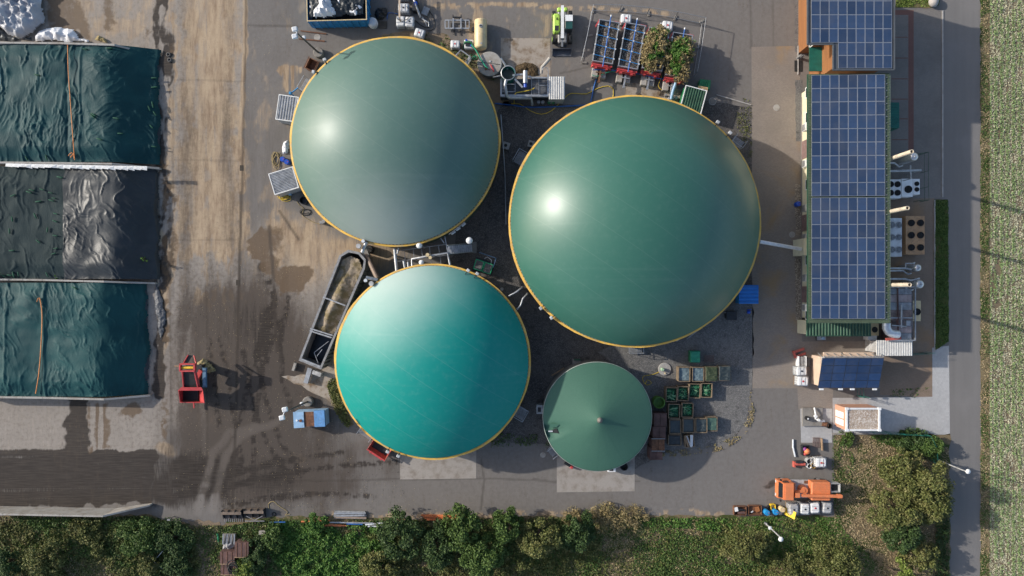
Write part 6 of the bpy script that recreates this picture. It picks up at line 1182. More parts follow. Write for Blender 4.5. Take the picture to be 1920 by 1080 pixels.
# --- transformer house with gravel roof
p = W(1608, 785, 2.8); T = thing('transformer_house', 'pink transformer house with gravelled flat roof and white trim', 'building', (p[0], p[1], 0)); R_ = lambda x, y, z: rel(T, x, y, z); hh = 2.8
WALL_PINK = paint('salmon_render', (.55, .29, .19), .8, 0, .06, 1, (.4, .25, .18), .25)
a = R_(1587, 806, hh); c = R_(1648, 766, hh); b = MB(); b.box(((a[0] + c[0]) / 2, (a[1] + c[1]) / 2, hh / 2 - .05), (c[0] - a[0] + .12, c[1] - a[1] + .12, hh - .1)); b.build('wall', WALL_PINK, T)
b = MB()
for P in ([(a[0], a[1]), (c[0], a[1])], [(c[0], a[1]), (c[0], c[1])], [(c[0], c[1]), (a[0], c[1])], [(a[0], c[1]), (a[0], a[1])]): b.beam((*P[0], hh + .05), (*P[1], hh + .05), .2, .2)
for x in (a[0], c[0]):
    for y in (a[1], c[1]): b.box((x, y, hh + .1), (.36, .3, .24))
b.build('roof_trim', WHITE, T); b = MB(); b.box(((a[0] + c[0]) / 2, (a[1] + c[1]) / 2, hh), (c[0] - a[0] - .1, c[1] - a[1] - .1, .06)); b.build('gravel_roof', gravel_mat('round_roof_gravel', (.34, .26, .2), (.42, .34, .27), (.62, .56, .5), 10, .8), T)
for y in (778, 792):
    w0 = R_(1571, y, 1.3); b = MB(); b.box((a[0] - .08, w0[1] + .1, 1.25), (.06, .75, 2.0)); d_ = b.build('door', WHITE, T); b = MB(); b.box((a[0] - .13, w0[1] + .3, 1.2), (.04, .05, .15)); b.build('handle', DARKM, d_)
# pump slab
p = W(1524, 782, .3); T = thing('gas_pump_slab', 'concrete slab with white gas pipes and a black pump', 'gas pump', (p[0], p[1], 0)); b = MB(); b.box((0, 0, .14), (2.5, 2.3, .28)); b.build('slab', CONCD, T)
b = MB(); b.tube([(.1, 1.2, .5), (.12, .5, .8), (.1, -.1, .8), (.5, -.3, .8), (1.1, -.5, .6)], .1, 8); b.build('gas_pipe', WHITE, T); b = MB(); b.cyl((.1, .2, .7), .18, .3, 12); b.cyl((.45, -.25, .7), .16, .35, 12); b.build('valve', WHITE, T); b = MB(); b.lathe([(.25, .28), (.28, .7), (.2, .9)], 14, 0, (-.8, -.1, 0)); b.build('pump', BLACKP, T); b = MB(); b.cyl((-.85, -.1, .9), .1, .06, 10); b.build('pump_cap', WHITE, T)
p = W(1551, 797, .6); T = thing('black_drain', 'short black drain pipe with white cap beside the pink house', 'drain pipe', (p[0], p[1], 0)); b = MB(); b.tube([(-.5, .1, .3), (.2, -.05, .4)], .28, 12); b.build('pipe', RUST, T); b = MB(); b.pipe((.25, -.1, .1), .34, .27, .6, 16, 0, .2); b.build('mouth', BLACK, T); b = MB(); b.cyl((-.4, .5, .2), .14, .4, 10); b.build('cap', WHITE, T)
b = MB()
for x, y in ((1620, 727), (1621, 746), (1631, 746)): w0 = W(x, y, 2); b.tube([(w0[0], w0[1], 0), w0], .04, 6)
for z in (.3, 1.1, 1.9): b.tube([(*W(1620, 727, 2)[:2], z), (*W(1621, 746, 2)[:2], z)], .025, 5); b.tube([(*W(1621, 746, 2)[:2], z), (*W(1631, 746, 2)[:2], z)], .02, 5)
tag(b.build('mesh_gate', TEALM), 'green mesh gate between the solar shed and pink house', 'gate')
for lb, P in (('dark green mesh fence along the drive below the white canopy', [(1711, 666), (1742, 664), (1755, 662)]), ('dark green mesh fence along the weeds below the pink house', [(1640, 812), (1700, 816), (1746, 818), (1757, 838), (1760, 870)])):
    b = MB(); pts = [W(x, y, 1.8) for x, y in P]
    for a_, c_ in zip(pts[:-1], pts[1:]):
        for z in (.1, .9, 1.75): b.tube([(a_[0], a_[1], z), (c_[0], c_[1], z)], .02, 5)
        n_ = max(2, int((Vector(a_) - Vector(c_)).length / .25))
        for i in range(n_ + 1): q = Vector(a_).lerp(Vector(c_), i / n_); b.beam((q.x, q.y, 0), (q.x, q.y, 1.8), .06 if i % 8 == 0 else .015)
    tag(b.build('mesh_fence', TEALM), lb, 'fence')
# ------------------------------------------------------------------ cone-roofed tank
CONE_H = 4.4; c = W(1120, 781, CONE_H); a = 102 * (H - CONE_H) / H / S
T = thing('cone_tank', 'green cone-roofed tank with a torn flap, right of the turquoise dome', 'tank', (c[0], c[1], 0))
b = MB(); b.lathe([(a - .15, 0), (a - .15, CONE_H - .1)], 72, cap=False); b.build('tank_wall', CONCD, T)
t = NT('green_cone_membrane'); n_ = t.noise(.4, 5, .6); g = t.noise(7, 4, .6); t.bump(g, .15, .03)
t.out(t.mix(t.math('MULTIPLY', t.ramp(g, .4, .7), .3), t.mix(n_, (.044, .125, .085), (.06, .15, .105)), (.035, .10, .07)), .65, 0, .4); CONEM = t.mat
n = 96; seg = 24; vs = []; pr = [(1.0, 0), (.97, .08), (.85, .34), (.65, .78), (.45, 1.22), (.25, 1.68), (.1, 2.05), (.04, 2.2)]
hole = (math.pi + .28)
b = MB()
for r, z in pr:
    for k in range(n):
        an = 2 * math.pi * k / n; ph = (k % (n // seg)) / (n / seg); sag = -.0 * math.sin(math.pi * ph) * math.sin(math.pi * min(1, r)) * 2
        dz = 0
        if abs(an - hole) < .13 and .7 < r < .99: dz = -.35
        vs.append((a * r * math.cos(an), a * r * math.sin(an), CONE_H + z + sag + dz))
b.add(vs, [(i * n + k, i * n + (k + 1) % n, (i + 1) * n + (k + 1) % n, (i + 1) * n + k) for i in range(len(pr) - 1) for k in range(n)], 0, True); b.build('cone_cover', CONEM, T)
sm = MB()
for i in range(len(pr) - 1): sm.beam((a * pr[i][0], 0, CONE_H + pr[i][1] + .004), (a * pr[i + 1][0], 0, CONE_H + pr[i + 1][1] + .004), .03, .003)
sme = sm.mesh('seam'); sme.materials.append(CONEM)
for k in range(seg): o = link('seam', sme, T); o.rotation_euler = (0, 0, 2 * math.pi * k / seg)
b = MB(); b.lathe([(.3, 2.15), (.33, 2.3), (.2, 2.45), (.15, 2.6), (.01, 2.65)], 16, 0, (0, 0, CONE_H)); b.build('apex_cap', CONCD, T)
b = MB(); b.lathe([(a - .05, CONE_H - .25), (a + .05, CONE_H - .2), (a + .05, CONE_H + .02), (a - .02, CONE_H + .06)], 96, cap=False); b.build('rim', paint('grey_green_rim', (.25, .30, .27), .6), T)
q = (a * .88 * math.cos(hole), a * .88 * math.sin(hole), CONE_H + .2); b = MB(); plate(b, [(q[0] - .3, q[1] - .25, q[2] - .12), (q[0] + .9, q[1] - .35, q[2] + .15), (q[0] + .55, q[1] + .35, q[2] + .2)], .02); b.build('torn_opening', BLACK, T)
b = MB(); plate(b, [(q[0] - .25, q[1] + .3, q[2] + .02), (q[0] + .6, q[1] + .4, q[2] + .25), (q[0] + .9, q[1] + .75, q[2] + .45), (q[0] - .1, q[1] + .85, q[2] + .25)], .03); b.build('torn_flap', CONEM, T); b = MB(); b.box((q[0] - .1, q[1] - .12, q[2] + .05), (.5, .14, .1)); b.build('torn_strip', LAMPW, T)
for lb, x, y, w, d, hh, mt in (('grey control box left of the cone-roofed tank', 1012, 768, .8, 1.1, 1.4, PLASTIC_GREY), ('white cabinet at the lower edge of the cone-roofed tank', 1147, 881, 1.0, .55, 1.2, WHITE)):
    p = W(x, y, hh); T = thing('control_box', lb, 'cabinet', (p[0], p[1], 0)); b = MB(); b.box((0, 0, hh / 2), (w, d, hh), ch=.04); b.build('housing', mt, T); b = MB(); b.box((-.05, 0, hh + .01), (w * .5, d * .5, .02)); b.build('dark_panel', DARKM, T)
b = MB(); b.pipe((0, 0, 0), .48, .4, .6, 20, 0, .15); tag(b.build('shaft_ring', BLACK, None, W(1169, 873)), 'black shaft ring at the lower right of the cone-roofed tank', 'shaft')
p = W(1066, 872, .7); T = thing('red_pump', 'small red and black pump at the lower left of the cone-roofed tank', 'pump', (p[0], p[1], 0), -.5); b = MB(); b.tube([(-.5, 0, .4), (.3, 0, .4)], .22, 10); b.build('motor', BLACKP, T); b = MB(); b.box((.5, -.1, .35), (.4, .35, .5), ch=.05); b.build('pump_head', RED, T)
b = MB(); b.beam((0, 0, .05), (-1.6, -.95, .05), .18, .1); tag(b.build('timber_plank', WOOD, None, W(1058, 690)), 'weathered plank leaning at the top left of the cone-roofed tank', 'plank')
p = W(1081, 678, .8); T = thing('grey_hopper', 'small grey stand at the top of the cone-roofed tank', 'stand', (p[0], p[1], 0)); b = MB(); b.box((0, 0, .7), (1.0, .7, .1)); b.build('top', CONCD, T)
for x in (-.4, .4): b = MB(); b.box((x, 0, .33), (.1, .6, .66)); b.build('leg', STEEL, T)
b = MB(); b.box((.1, .25, .85), (.8, .2, .2)); b.build('dark_cover', DKGREEN, T)
# ------------------------------------------------------------------ crates
CRW = paint('weathered_crate_wood', (.21, .155, .10), .85, 0, .25, 3, (.10, .08, .06), .5)
def make_crate(wood, w=1.4, d=1.72, h=1.15, floor=True):
    T = thing('crate', 'x', 'crate', (0, 0, 0)); 
    for s_ in (-1, 1):
        for i in range(4): b = MB(); b.box((s_ * w / 2, 0, .2 + i * .27), (.05, d, .25)); b.build('side_board', wood, T); b = MB(); b.box((0, s_ * d / 2, .2 + i * .27), (w - .06, .05, .25)); b.build('end_board', wood, T)
        b = MB(); b.box((s_ * w / 2, 0, h + .03), (.09, d + .06, .06)); b.build('top_rail', wood, T); b = MB(); b.box((0, s_ * d / 2, h + .03), (w - .1, .09, .06)); b.build('top_rail', wood, T)
    b = MB(); b.box((0, 0, .1), (w, d, .08)); b.build('floor', wood, T); return T
CR = make_crate(CRW); first = [True]
def crate(label, px, py, rz=0, sc=(1, 1, 1)):
    h = 1.15 * sc[2]; p = W(px, py, h); o = CR if first[0] else copy_tree(CR); first[0] = False
    o.location = (p[0], p[1], 0); o.rotation_euler = (0, 0, math.radians(rz)); o.scale = sc; o['label'] = label; o['group'] = 'crates stored beside the cone-roofed tank'; return p
def tarp_lump(name, label, p, w, d, z, mat, seed, drape=0, cat='tarp'):
    Xg, Yg = np.meshgrid(np.linspace(-w / 2 - drape, w / 2 + drape, 26), np.linspace(-d / 2 - drape, d / 2 + drape, 30)); e = np.maximum(np.abs(Xg) - w / 2, np.abs(Yg) - d / 2)
    Z = z + .10 * ridges(Xg * 1.2, Yg * 2.2, seed, 2) - .03 - np.clip(e, 0, 1) * 3.0; me = grid_mesh(name, Xg, Yg, np.maximum(Z, .1)); me.materials.append(mat); return tag(link(name, me, None, (p[0], p[1], 0)), label, cat)
TB = tarp_mat('blue_grey_tarp', (.10, .15, .17), (.14, .19, .21), .5, (1, 1), 5, .4); TO = tarp_mat('olive_tarp', (.035, .05, .02), (.05, .07, .03), .55, (1, 1), 5, .5); TD = tarp_mat('dark_slate_tarp', (.025, .038, .042), (.04, .055, .06), .5, (1, 1), 5, .5); TG = tarp_mat('dull_green_tarp', (.05, .10, .075), (.07, .13, .1), .55, (1, 1), 5, .4)
def bag_fill(label, p, seed, sz=1.0):
    rnd = random.Random(seed); b = MB()
    for i in range(26):
        x, y = rnd.uniform(-.4, .4), rnd.uniform(-.55, .55); an = rnd.choice((0, 0, .4, -.5, 1.2)); L = rnd.uniform(.25, .45); dx, dy = rot2(L, 0, an); z = .85 + rnd.random() * .25
        b.tube([(max(-.6, x - dx), max(-.75, y - dy), z), (x, y, z + .06), (min(.6, x + dx), min(.75, y + dy), z + rnd.uniform(-.1, .1))], [.05, .09, .05], 6, rnd.choice((0, 0, 1, 2)))
    b.box((0, 0, .5), (1.25, 1.6, .7), 0, 1)
    o = b.build('gravel_bags', [paint('green_bag', (.025, .15, .065), .8, 0, .4, 4), paint('dark_green_bag', (.012, .075, .04), .8, 0, .4, 4), paint('pale_green_bag', (.14, .26, .14), .8, 0, .3, 4)], None, (p[0], p[1], 0)); o.scale = (.95, .95, sz); tag(o, label, 'gravel bags', None, 'stuff')
ROW1 = [(1283, 702), (1309, 702), (1334, 701), (1359, 700)]
nm = ('first', 'second', 'third', 'fourth')
for i, (x, y) in enumerate(ROW1):
    p = crate('%s crate from the left in the top crate row below the green box' % nm[i], x, y, -1 + i * .5, (1.0, 1.0, 1.05))
    tarp_lump('folded_tarp', '%s tarp in the %s crate of the top row' % (('pale blue-grey', 'blue-grey', 'draped olive', 'draped dark slate')[i], nm[i]), p, 1.25 if i < 2 else 1.4, 1.55 if i < 2 else 1.7, (1.05, 1.1, 1.32, 1.32)[i], (TB, TB, TO, TD)[i], 130 + i, 0 if i < 2 else .08)
for i, (x, y) in enumerate(((1259, 740), (1281, 738), (1303, 733), (1325, 732))):
    p = crate('%s crate from the left in the second crate row, full of green bags' % nm[i], x, y, -2, (.95, 1.0, 1.0 if i < 2 else .8)); bag_fill('green gravel bags in the %s crate of the second row' % nm[i], p, 140 + i, 1.0 if i < 2 else .72)
for i, (x, y) in enumerate(((1264, 771), (1289, 769))):
    p = crate('%s crate of the short third row, full of green bags' % ('left', 'right')[i], x, y, -1.5, (.98, 1, 1)); bag_fill('green gravel bags in the %s crate of the short third row' % ('left', 'right')[i], p, 150 + i)
for i, (x, y) in enumerate(((1266, 800), (1291, 798), (1315, 798), (1334, 795))):
    p = crate('%s crate from the left in the lowest long row, under dark tarp' % nm[i], x, y, 0, (.98, 1.0, 1.0 if i < 3 else .8)); tarp_lump('folded_tarp', '%s tarp over the %s crate of the lowest long row' % (('dark slate', 'crumpled grey-green', 'slate grey', 'dark green')[i], nm[i]), p, 1.2, 1.5, 1.1 if i < 3 else .95, (TD, TD, TB, TG)[i] if i != 2 else TD, 160 + i, .06 if i == 1 else 0)
p = crate('crate holding black sheeting at the bottom of the crate store', 1265, 825, 0, (1.1, .75, .8)); tarp_lump('folded_tarp', 'shiny black sheeting in the bottom crate', p, 1.35, 1.1, .9, TARP_FILM, 171)
p = crate('small crate of loose boards at the bottom of the crate store', 1293, 827, 8, (.78, .85, .8)); b = MB()
for i, (x, z_, rz, mi) in enumerate(((-.35, .9, .15, 0), (-.12, .95, .2, 1), (.15, 1.0, -.12, 2), (.32, .95, -.15, 2), (0, .85, .3, 0))): b.box((x, 0, z_), (.16, 1.5, .03), rz, mi)
tag(b.build('loose_boards', [WOOD, PLASTIC_GREY, LAMPW], None, (p[0], p[1], 0), .14), 'white and brown loose boards in the small bottom crate', 'boards', None, 'stuff')
for i, (x, y, hh, mt) in enumerate(((1238, 787, 1.8, RUSTY_BROWN), (1236, 812, 1.8, RUSTY_BROWN), (1234, 834, 2.0, RUST), (1230, 850, 1.5, RUSTY_BROWN))):
    p = W(x, y, hh); T = thing('steel_box', '%s rusty brown lidded steel box in the column beside the cone tank' % ('top', 'second', 'third', 'bottom')[i], 'steel box', (p[0], p[1], 0), 0, 'rusty steel boxes beside the cone tank')
    b = MB(); b.box((0, 0, hh / 2 - .05), (1.6, 1.45, hh - .1)); b.build('body', RUSTY_BROWN, T); b = MB(); b.box((-.4, 0, hh), (.76, 1.5, .08)); b.build('lid', mt, T); b = MB(); b.box((.4, 0, hh), (.76, 1.5, .08)); b.build('lid', mt, T)
    for s_ in (-1, 1): b = MB(); b.beam((-.82, s_ * .75, hh + .05), (.82, s_ * .75, hh + .05), .08); b.build('edge_bar', STEEL if i == 2 else RUSTY_BROWN, T)
p = W(1304, 669, 1.2); T = thing('green_box', 'bright green covered box above the top crate row', 'box', (p[0], p[1], 0)); b = MB(); b.box((0, 0, .55), (1.15, 1.35, 1.1)); b.build('body', GREENP, T); me_ = tarp_lump('cover', 'x', (0, 0), 1.1, 1.3, 1.2, tarp_mat('emerald_tarp', (.012, .20, .11), (.02, .26, .15), .5, (1, 1), 5, .5), 177, .08); del me_['label']; del me_['category']; me_.parent = T
pallet('grey slatted pallet right of the bright green box', 1329, 672, 0, 0, paint('grey_old_wood', (.16, .12, .11), .9))
p = W(1236, 755, 1.3); T = thing('green_barrel', 'open lime green barrel between the cone tank and crates', 'barrel', (p[0], p[1], 0)); b = MB(); b.pipe((0, 0, 0), .68, .62, 1.3, 28, 0, .4); b.build('barrel', paint('mossy_green_plastic', (.12, .26, .045), .5, 0, .25, 2), T); b = MB(); b.lathe([(.7, 1.26), (.73, 1.3), (.66, 1.34)], 28, cap=False); b.build('rim', paint('mossy_green_plastic', (.12, .26, .045)), T)
p = W(1246, 692); T = thing('shaft_cover', 'round pale concrete shaft cover with a small green post', 'shaft cover', (p[0], p[1], 0)); b = MB(); b.lathe([(.8, 0), (.8, .12), (.76, .15)], 28); b.build('lid', KERB, T); b = MB(); b.lathe([(.2, .15), (.22, .55), (.15, .65)], 14, 0, (-.35, .0, 0)); b.build('post', paint('pale_green_plastic', (.35, .5, .32), .5), T); b = MB(); b.cyl((0, -.5, .15), .09, .2, 10); b.build('knob', CREAM, T)
rope('thin yellow hose trailing from the shaft cover', [(1240, 695), (1225, 702), (1208, 705), (1205, 712), (1212, 722), (1222, 718), (1214, 712), (1210, 720)], .05, HOSEY, .04, 'hose', 'hose')
# blue box and bits right of the largest dome
p = W(1404, 552, 1.5); T = thing('blue_shelter', 'bright blue ribbed shelter box right of the largest dome', 'box', (p[0], p[1], 0)); b = MB(); b.box((0, 0, .7), (2.3, 2.2, 1.4)); b.build('body', BLUE, T); b = MB(); b.corr(-1.2, 1.2, -1.15, 1.15, 1.45, .06, .4, 'y'); b.build('roof', paint('vivid_blue_sheet', (.01, .16, .52), .4, .1, .1, 1), T)
p = W(1372, 592, .8); T = thing('dark_trolley', 'dark grey trolley below the blue shelter box', 'trolley', (p[0], p[1], 0)); b = MB(); b.box((0, 0, .5), (1.3, 1.1, .7), ch=.05); b.build('body', DARKM, T); b = MB(); b.beam((-.7, .4, .8), (-.95, .4, .9), .05); b.beam((-.7, -.4, .8), (-.95, -.4, .9), .05); b.build('handle', STEEL, T)
for x in (-.5, .5): b = MB(); b.tube([(x, -.5, .12), (x, .5, .12)], .12, 10); b.build('wheel', BLACK, T)
b = MB(); b.tube([(-.2, 0, .2), (.15, 0, .2)], .2, 12); b.tube([(-.2, .3, .2), (.3, .3, .2)], .05, 8); tag(b.build('dark_float', BLUED, None, W(1403, 585)), 'small dark blue floats on the gravel below the shelter box', 'float')
for i, (x0, y0, x1, y1) in enumerate(((1268, 640, 1292, 622), (1287, 636, 1308, 618))): b = MB(); b.beam((*W(x0, y0)[:2], .1), (*W(x1, y1)[:2], .5), .12, .08); tag(b.build('timber_bar', STEEL), ('left', 'right')[i] + ' metal bar leaning under the lower right rim of the largest dome', 'bar')
# ------------------------------------------------------------------ orange crane lorry
p = W(1517, 919, 1.6); T = thing('orange_lorry', 'orange crane lorry parked at the edge of the asphalt', 'lorry', (p[0], p[1], 0), math.radians(-1))
b = MB(); b.box((0, 0, .75), (7.0, .9, .3)); b.build('chassis', DARKM, T)
b = MB(); b.prism([(-3.75, -1.08), (-2.2, -1.12), (-2.2, 1.12), (-3.75, 1.08)], .5, 1.5); b.prism([(-3.45, -1.0), (-2.25, -1.05), (-2.25, 1.05), (-3.45, 1.0)], 1.5, 2.45); cb_ = b.build('cab', ORANGE, T)
b = MB(); b.add([(-3.72, -.92, 1.52), (-3.72, .92, 1.52), (-3.36, .85, 2.4), (-3.36, -.85, 2.4)], [(3, 2, 1, 0)]); b.build('windscreen', GLASS, cb_)
b = MB(); b.prism([(-3.3, -.95), (-2.28, -1.0), (-2.28, 1.0), (-3.3, .95)], 2.45, 2.55); b.build('cab_roof', ORANGE, cb_)
for s_ in (-1, 1): b = MB(); b.box((-3.0, s_ * 1.06, 1.9), (.7, .03, .5)); b.build('side_window', GLASS, cb_); b = MB(); b.box((-3.6, s_ * 1.25, 1.9), (.12, .2, .35)); b.build('mirror', BLACKP, cb_)
b = MB(); b.box((-.9, 0, 1.0), (2.4, 2.2, .12)); b.build('flatbed', PLASTIC_GREY, T); b = MB(); b.box((-.15, .85, 1.1), (.5, .35, .1)); b.box((-.15, -.85, 1.1), (.5, .35, .1)); b.build('deck_hatch', RUST, T)
b = MB(); b.prism([(-2.0, -.9), (-1.85, -.9), (-1.85, .9), (-2.0, .9)], 1.05, 2.0); b.build('headboard', ORANGE, T)
b = MB(); b.lathe([(.5, 0), (.5, .35), (.42, .6), (.42, 1.0)], 20, 0, (-.75, .05, 1.05)); b.beam((-1.9, -.25, 1.9), (-.7, .1, 1.9), .35, .4); b.build('crane_column', ORANGE, T)
b = MB(); b.box((1.25, 0, 1.55), (2.35, 2.25, 1.2), ch=.1)
bd = b.build('box_body', ORANGE, T); b = MB()
for i in range(1, 8): b.box((1.25, -1.12 + i * .28, 2.155), (2.1, .015, .015))
b.build('roof_seams', paint('dark_orange', (.5, .14, .04), .5), bd)['kind'] = 'stuff'
b = MB(); b.box((1.2, -.42, 2.45), (4.9, .32, .3)); b.box((-1.75, -.4, 2.3), (.5, .55, .5)); bm_ = b.build('crane_boom', ORANGE, T); b = MB(); b.box((3.3, -.42, 2.4), (.5, .42, .36)); b.build('boom_head', ORANGE, bm_)
b = MB(); 
for s_ in (-1, 1): b.box((3.0, .45 + s_ * .5, 1.6), (1.2, .06, .9)); 
b.box((2.45, .45, 1.6), (.06, 1.0, .9)); b.box((3.6, .45, 1.6), (.06, 1.0, .9)); b.box((3.0, .45, 1.15), (1.2, 1.0, .06)); b.build('work_basket', PLASTIC_GREY, T); b = MB(); b.box((3.1, .4, 1.4), (.6, .6, .4)); b.build('basket_load', BLACK, T)
for x in (-2.9, 1.6):
    for s_ in (-1, 1): b = MB(); b.tube([(x, s_ * .75, .48), (x, s_ * 1.08, .48)], .48, 18); w_ = b.build('wheel', BLACK, T); b = MB(); b.tube([(x, s_ * 1.07, .48), (x, s_ * 1.1, .48)], .24, 12); b.build('rim', PLASTIC_GREY, w_)
for s_ in (-1, 1): b = MB(); b.box((-3.78, s_ * .8, .75), (.06, .3, .18)); b.build('headlight', LAMPW, T)
# goods along the kerb below the lorry
G2 = 'white liquid tanks in the row below the orange lorry'
ibc('leftmost, grey-lidded liquid tank in the row below the lorry', 1489, 956, 90, 1, 1.15, G2); ibc('second white liquid tank with dark hole in the row below the lorry', 1510, 955, 88, 0, 1.12, G2); ibc('third, brightest white liquid tank in the row below the lorry', 1529, 953, 92, 2, 1.12, G2); ibc('rightmost, dirtiest grey liquid tank in the row below the lorry', 1552, 953, 85, 1, 1.12, G2)
ibc('white liquid tank with orange hazard mark above the orange lorry', 1540, 868, 0, 2, 1.15); b = MB(); b.add([(.05, -.1, 0), (.2, .0, 0), (.12, .16, 0)], [(0, 1, 2)]); b.add([(.0, .05, 0), (.1, .15, 0), (0, .2, 0)], [(0, 1, 2)], 1); q = W(1542, 869, 1.3)
tag(b.build('hazard_label', [RED, YEL], None, (q[0], q[1], 1.31)), 'red and yellow hazard label on the tank above the lorry', 'label')
ibc('upper of two white liquid tanks at the cream wall of the solar shed', 1503.5, 696, 2, 0, 1.12, 'white liquid tanks at the solar shed'); ibc('lower of two white liquid tanks at the cream wall of the solar shed', 1506, 715, -3, 2, 1.15, 'white liquid tanks at the solar shed')
def open_tray(label, px, py, w, d, h, mat, rz=0, name='metal_tray', cat='tray', fill=None):
    p = W(px, py, h); T = thing(name, label, cat, (p[0], p[1], 0), math.radians(rz))
    for s_ in (-1, 1): b = MB(); b.box((s_ * w / 2, 0, h / 2), (.06, d, h)); b.build('side', mat, T); b = MB(); b.box((0, s_ * d / 2, h / 2), (w - .06, .06, h)); b.build('end', mat, T)
    b = MB(); b.box((0, 0, .08), (w, d, .08)); b.build('floor', fill or mat, T); return T
T = open_tray('rusty tray with white and black scrap at the asphalt edge', 1388, 958, 1.5, 1.05, .5, RUST); b = MB(); b.box((-.5, .2, .5), (.4, .5, .15), .2); b.build('white_scrap', WHITE, T); b = MB(); b.tube([(-.2, .1, .4), (.2, .2, .55), (.6, 0, .4)], .14, 8); b.build('black_scrap', BLACKP, T); b = MB(); b.box((.2, -.25, .3), (.9, .3, .2)); b.build('brown_scrap', RUSTY_BROWN, T)
T = open_tray('rusty brown tray with scrap metal at the asphalt edge', 1416, 957, 1.6, 1.15, .4, RUST); b = MB(); b.box((.3, .1, .3), (.5, .6, .1), .3); b.build('rusty_scrap', paint('orange_rust', (.32, .12, .04), .9, 0, .4, 5), T); b = MB(); b.box((-.35, -.2, .3), (.3, .1, .1), .6); b.build('white_scrap', LAMPW, T)
drum('left blue barrel in the row below the lorry', 1439, 962, BLUE, .34, .95); drum('right blue barrel in the row below the lorry', 1455, 961, BLUE, .34, .95); drum('cream drum in the row below the lorry', 1467.5, 956, CREAM, .34, .9); drum('grey drum behind the cream drum', 1463, 962, PLASTIC_GREY, .25, .6)
for lb, x, y, r, mt in (('left small black tub above the blue barrels', 1437, 954, .22, BLACKP), ('right small black tub above the blue barrels', 1441, 950, .24, BLACKP)): b = MB(); b.pipe((0, 0, 0), r, r * .8, .45, 14, 0, .1); tag(b.build('tub', mt, None, W(x, y)), lb, 'tub')
T = open_tray('yellow crate above the right blue barrel', 1450, 951, .55, .6, .5, YEL, 5, 'yellow_crate', 'crate', CREAM)
b = MB(); b.box((0, 0, .9), (.9, .06, 1.6), 1.2, M=Matrix.Rotation(1.3, 3, 'Z') @ Matrix.Rotation(.5, 3, 'X')); tag(b.build('yellow_board', YEL, None, W(1476, 958)), 'leaning yellow board left of the grey-lidded tank', 'board')
pallet('weathered pallet leaning on the paving above the red box', 1530, 829, 88, 0, paint('grey_old_wood', (.16, .12, .11)), 1.2, .9); b = MB(); b.box((0, 0, .3), (.14, 1.5, .3), .05); tag(b.build('timber_beam', WOOD, None, W(1539, 832)), 'short timber beam right of the weathered pallet', 'beam')
T = open_tray('dark box holding red and orange balls above the tubs', 1512, 845, .9, 1.2, .6, DARKM, 0, 'scrap_box', 'box')
for (x, y, r, mt, nm_) in ((.1, -.1, .38, ORANGE, 'orange_ball'), (-.15, .15, .28, paint('purple_plastic', (.25, .05, .22), .4), 'purple_ball'), (-.1, -.45, .25, RED, 'red_ball')): b = MB(); b.lathe([(.02, 0)] + [(r * math.sin(a_), r - r * math.cos(a_)) for a_ in [k * math.pi / 8 for k in range(1, 8)]] + [(.01, 2 * r)], 16, 0, (x, y, .15)); b.build(nm_, mt, T)
p = W(1500, 870, .6); T = thing('red_compressor', 'small faded red compressor left of the tub cluster', 'compressor', (p[0], p[1], 0)); b = MB(); b.tube([(-.6, -.05, .45), (.65, -.05, .5)], .2, 12); b.build('boiler', REDF, T); b = MB(); b.box((-.1, .25, .5), (.8, .25, .5)); b.build('engine', DARKM, T); b = MB(); b.box((-.6, -.1, .25), (.2, .7, .5)); b.build('frame', REDF, T)
for x in (-.4, .4): b = MB(); b.tube([(x, -.3, .16), (x, .3, .16)], .16, 10); b.build('wheel', BLACK, T)
for lb, x, y, r, mt in (('upper left grey tub of the cluster', 1514, 863, .38, PLASTIC_GREY), ('upper right grey tub of the cluster', 1521, 861, .3, PLASTIC_GREY), ('lower left white bucket of the cluster', 1514, 872, .3, WHITE), ('lower right ochre tub of the cluster', 1522, 871, .34, paint('ochre_plastic', (.35, .22, .06), .6)), ('small brown tub of the cluster', 1524, 865, .25, WOOD)): b = MB(); b.pipe((0, 0, 0), r, r * .82, .6, 18, 0, .2, 1); tag(b.build('tub', [mt, DARKM], None, W(x, y)), lb, 'tub')
b = MB(); b.tube([W(1487, 824, .12), W(1487, 838, .12), W(1491, 856, .12)], .12, 8); tag(b.build('bent_pipe', LAMPW), 'bent pale pipe lying on the asphalt left of the red box', 'pipe')
p = W(1500, 662, .5); T = thing('red_ramps', 'pair of faded red loading ramps at the solar shed corner', 'ramps', (p[0], p[1], 0), .33)
for y in (-.3, .3): b = MB(); b.box((0, y, .3), (1.5, .3, .12)); b.build('ramp', REDF, T)
b = MB(); b.box((-.6, 0, .2), (.2, .9, .4)); b.build('stand', REDF, T)
p = W(1505, 678, .9); T = thing('roller_rack', 'white framed rack of grey rollers at the solar shed', 'rack', (p[0], p[1], 0))
for s_ in (-1, 1): b = MB(); b.box((s_ * .45, 0, .45), (.1, 1.3, .9)); b.build('frame_side', WHITE, T)
for i in range(4): b = MB(); b.tube([(-.3 + i * .2, -.6, .75), (-.3 + i * .2, .6, .75)], .08, 8); b.build('roller', STEEL, T)
b = MB(); b.box((.75, -.1, .4), (.4, 1.1, .8)); b.build('motor', DARKM, T)
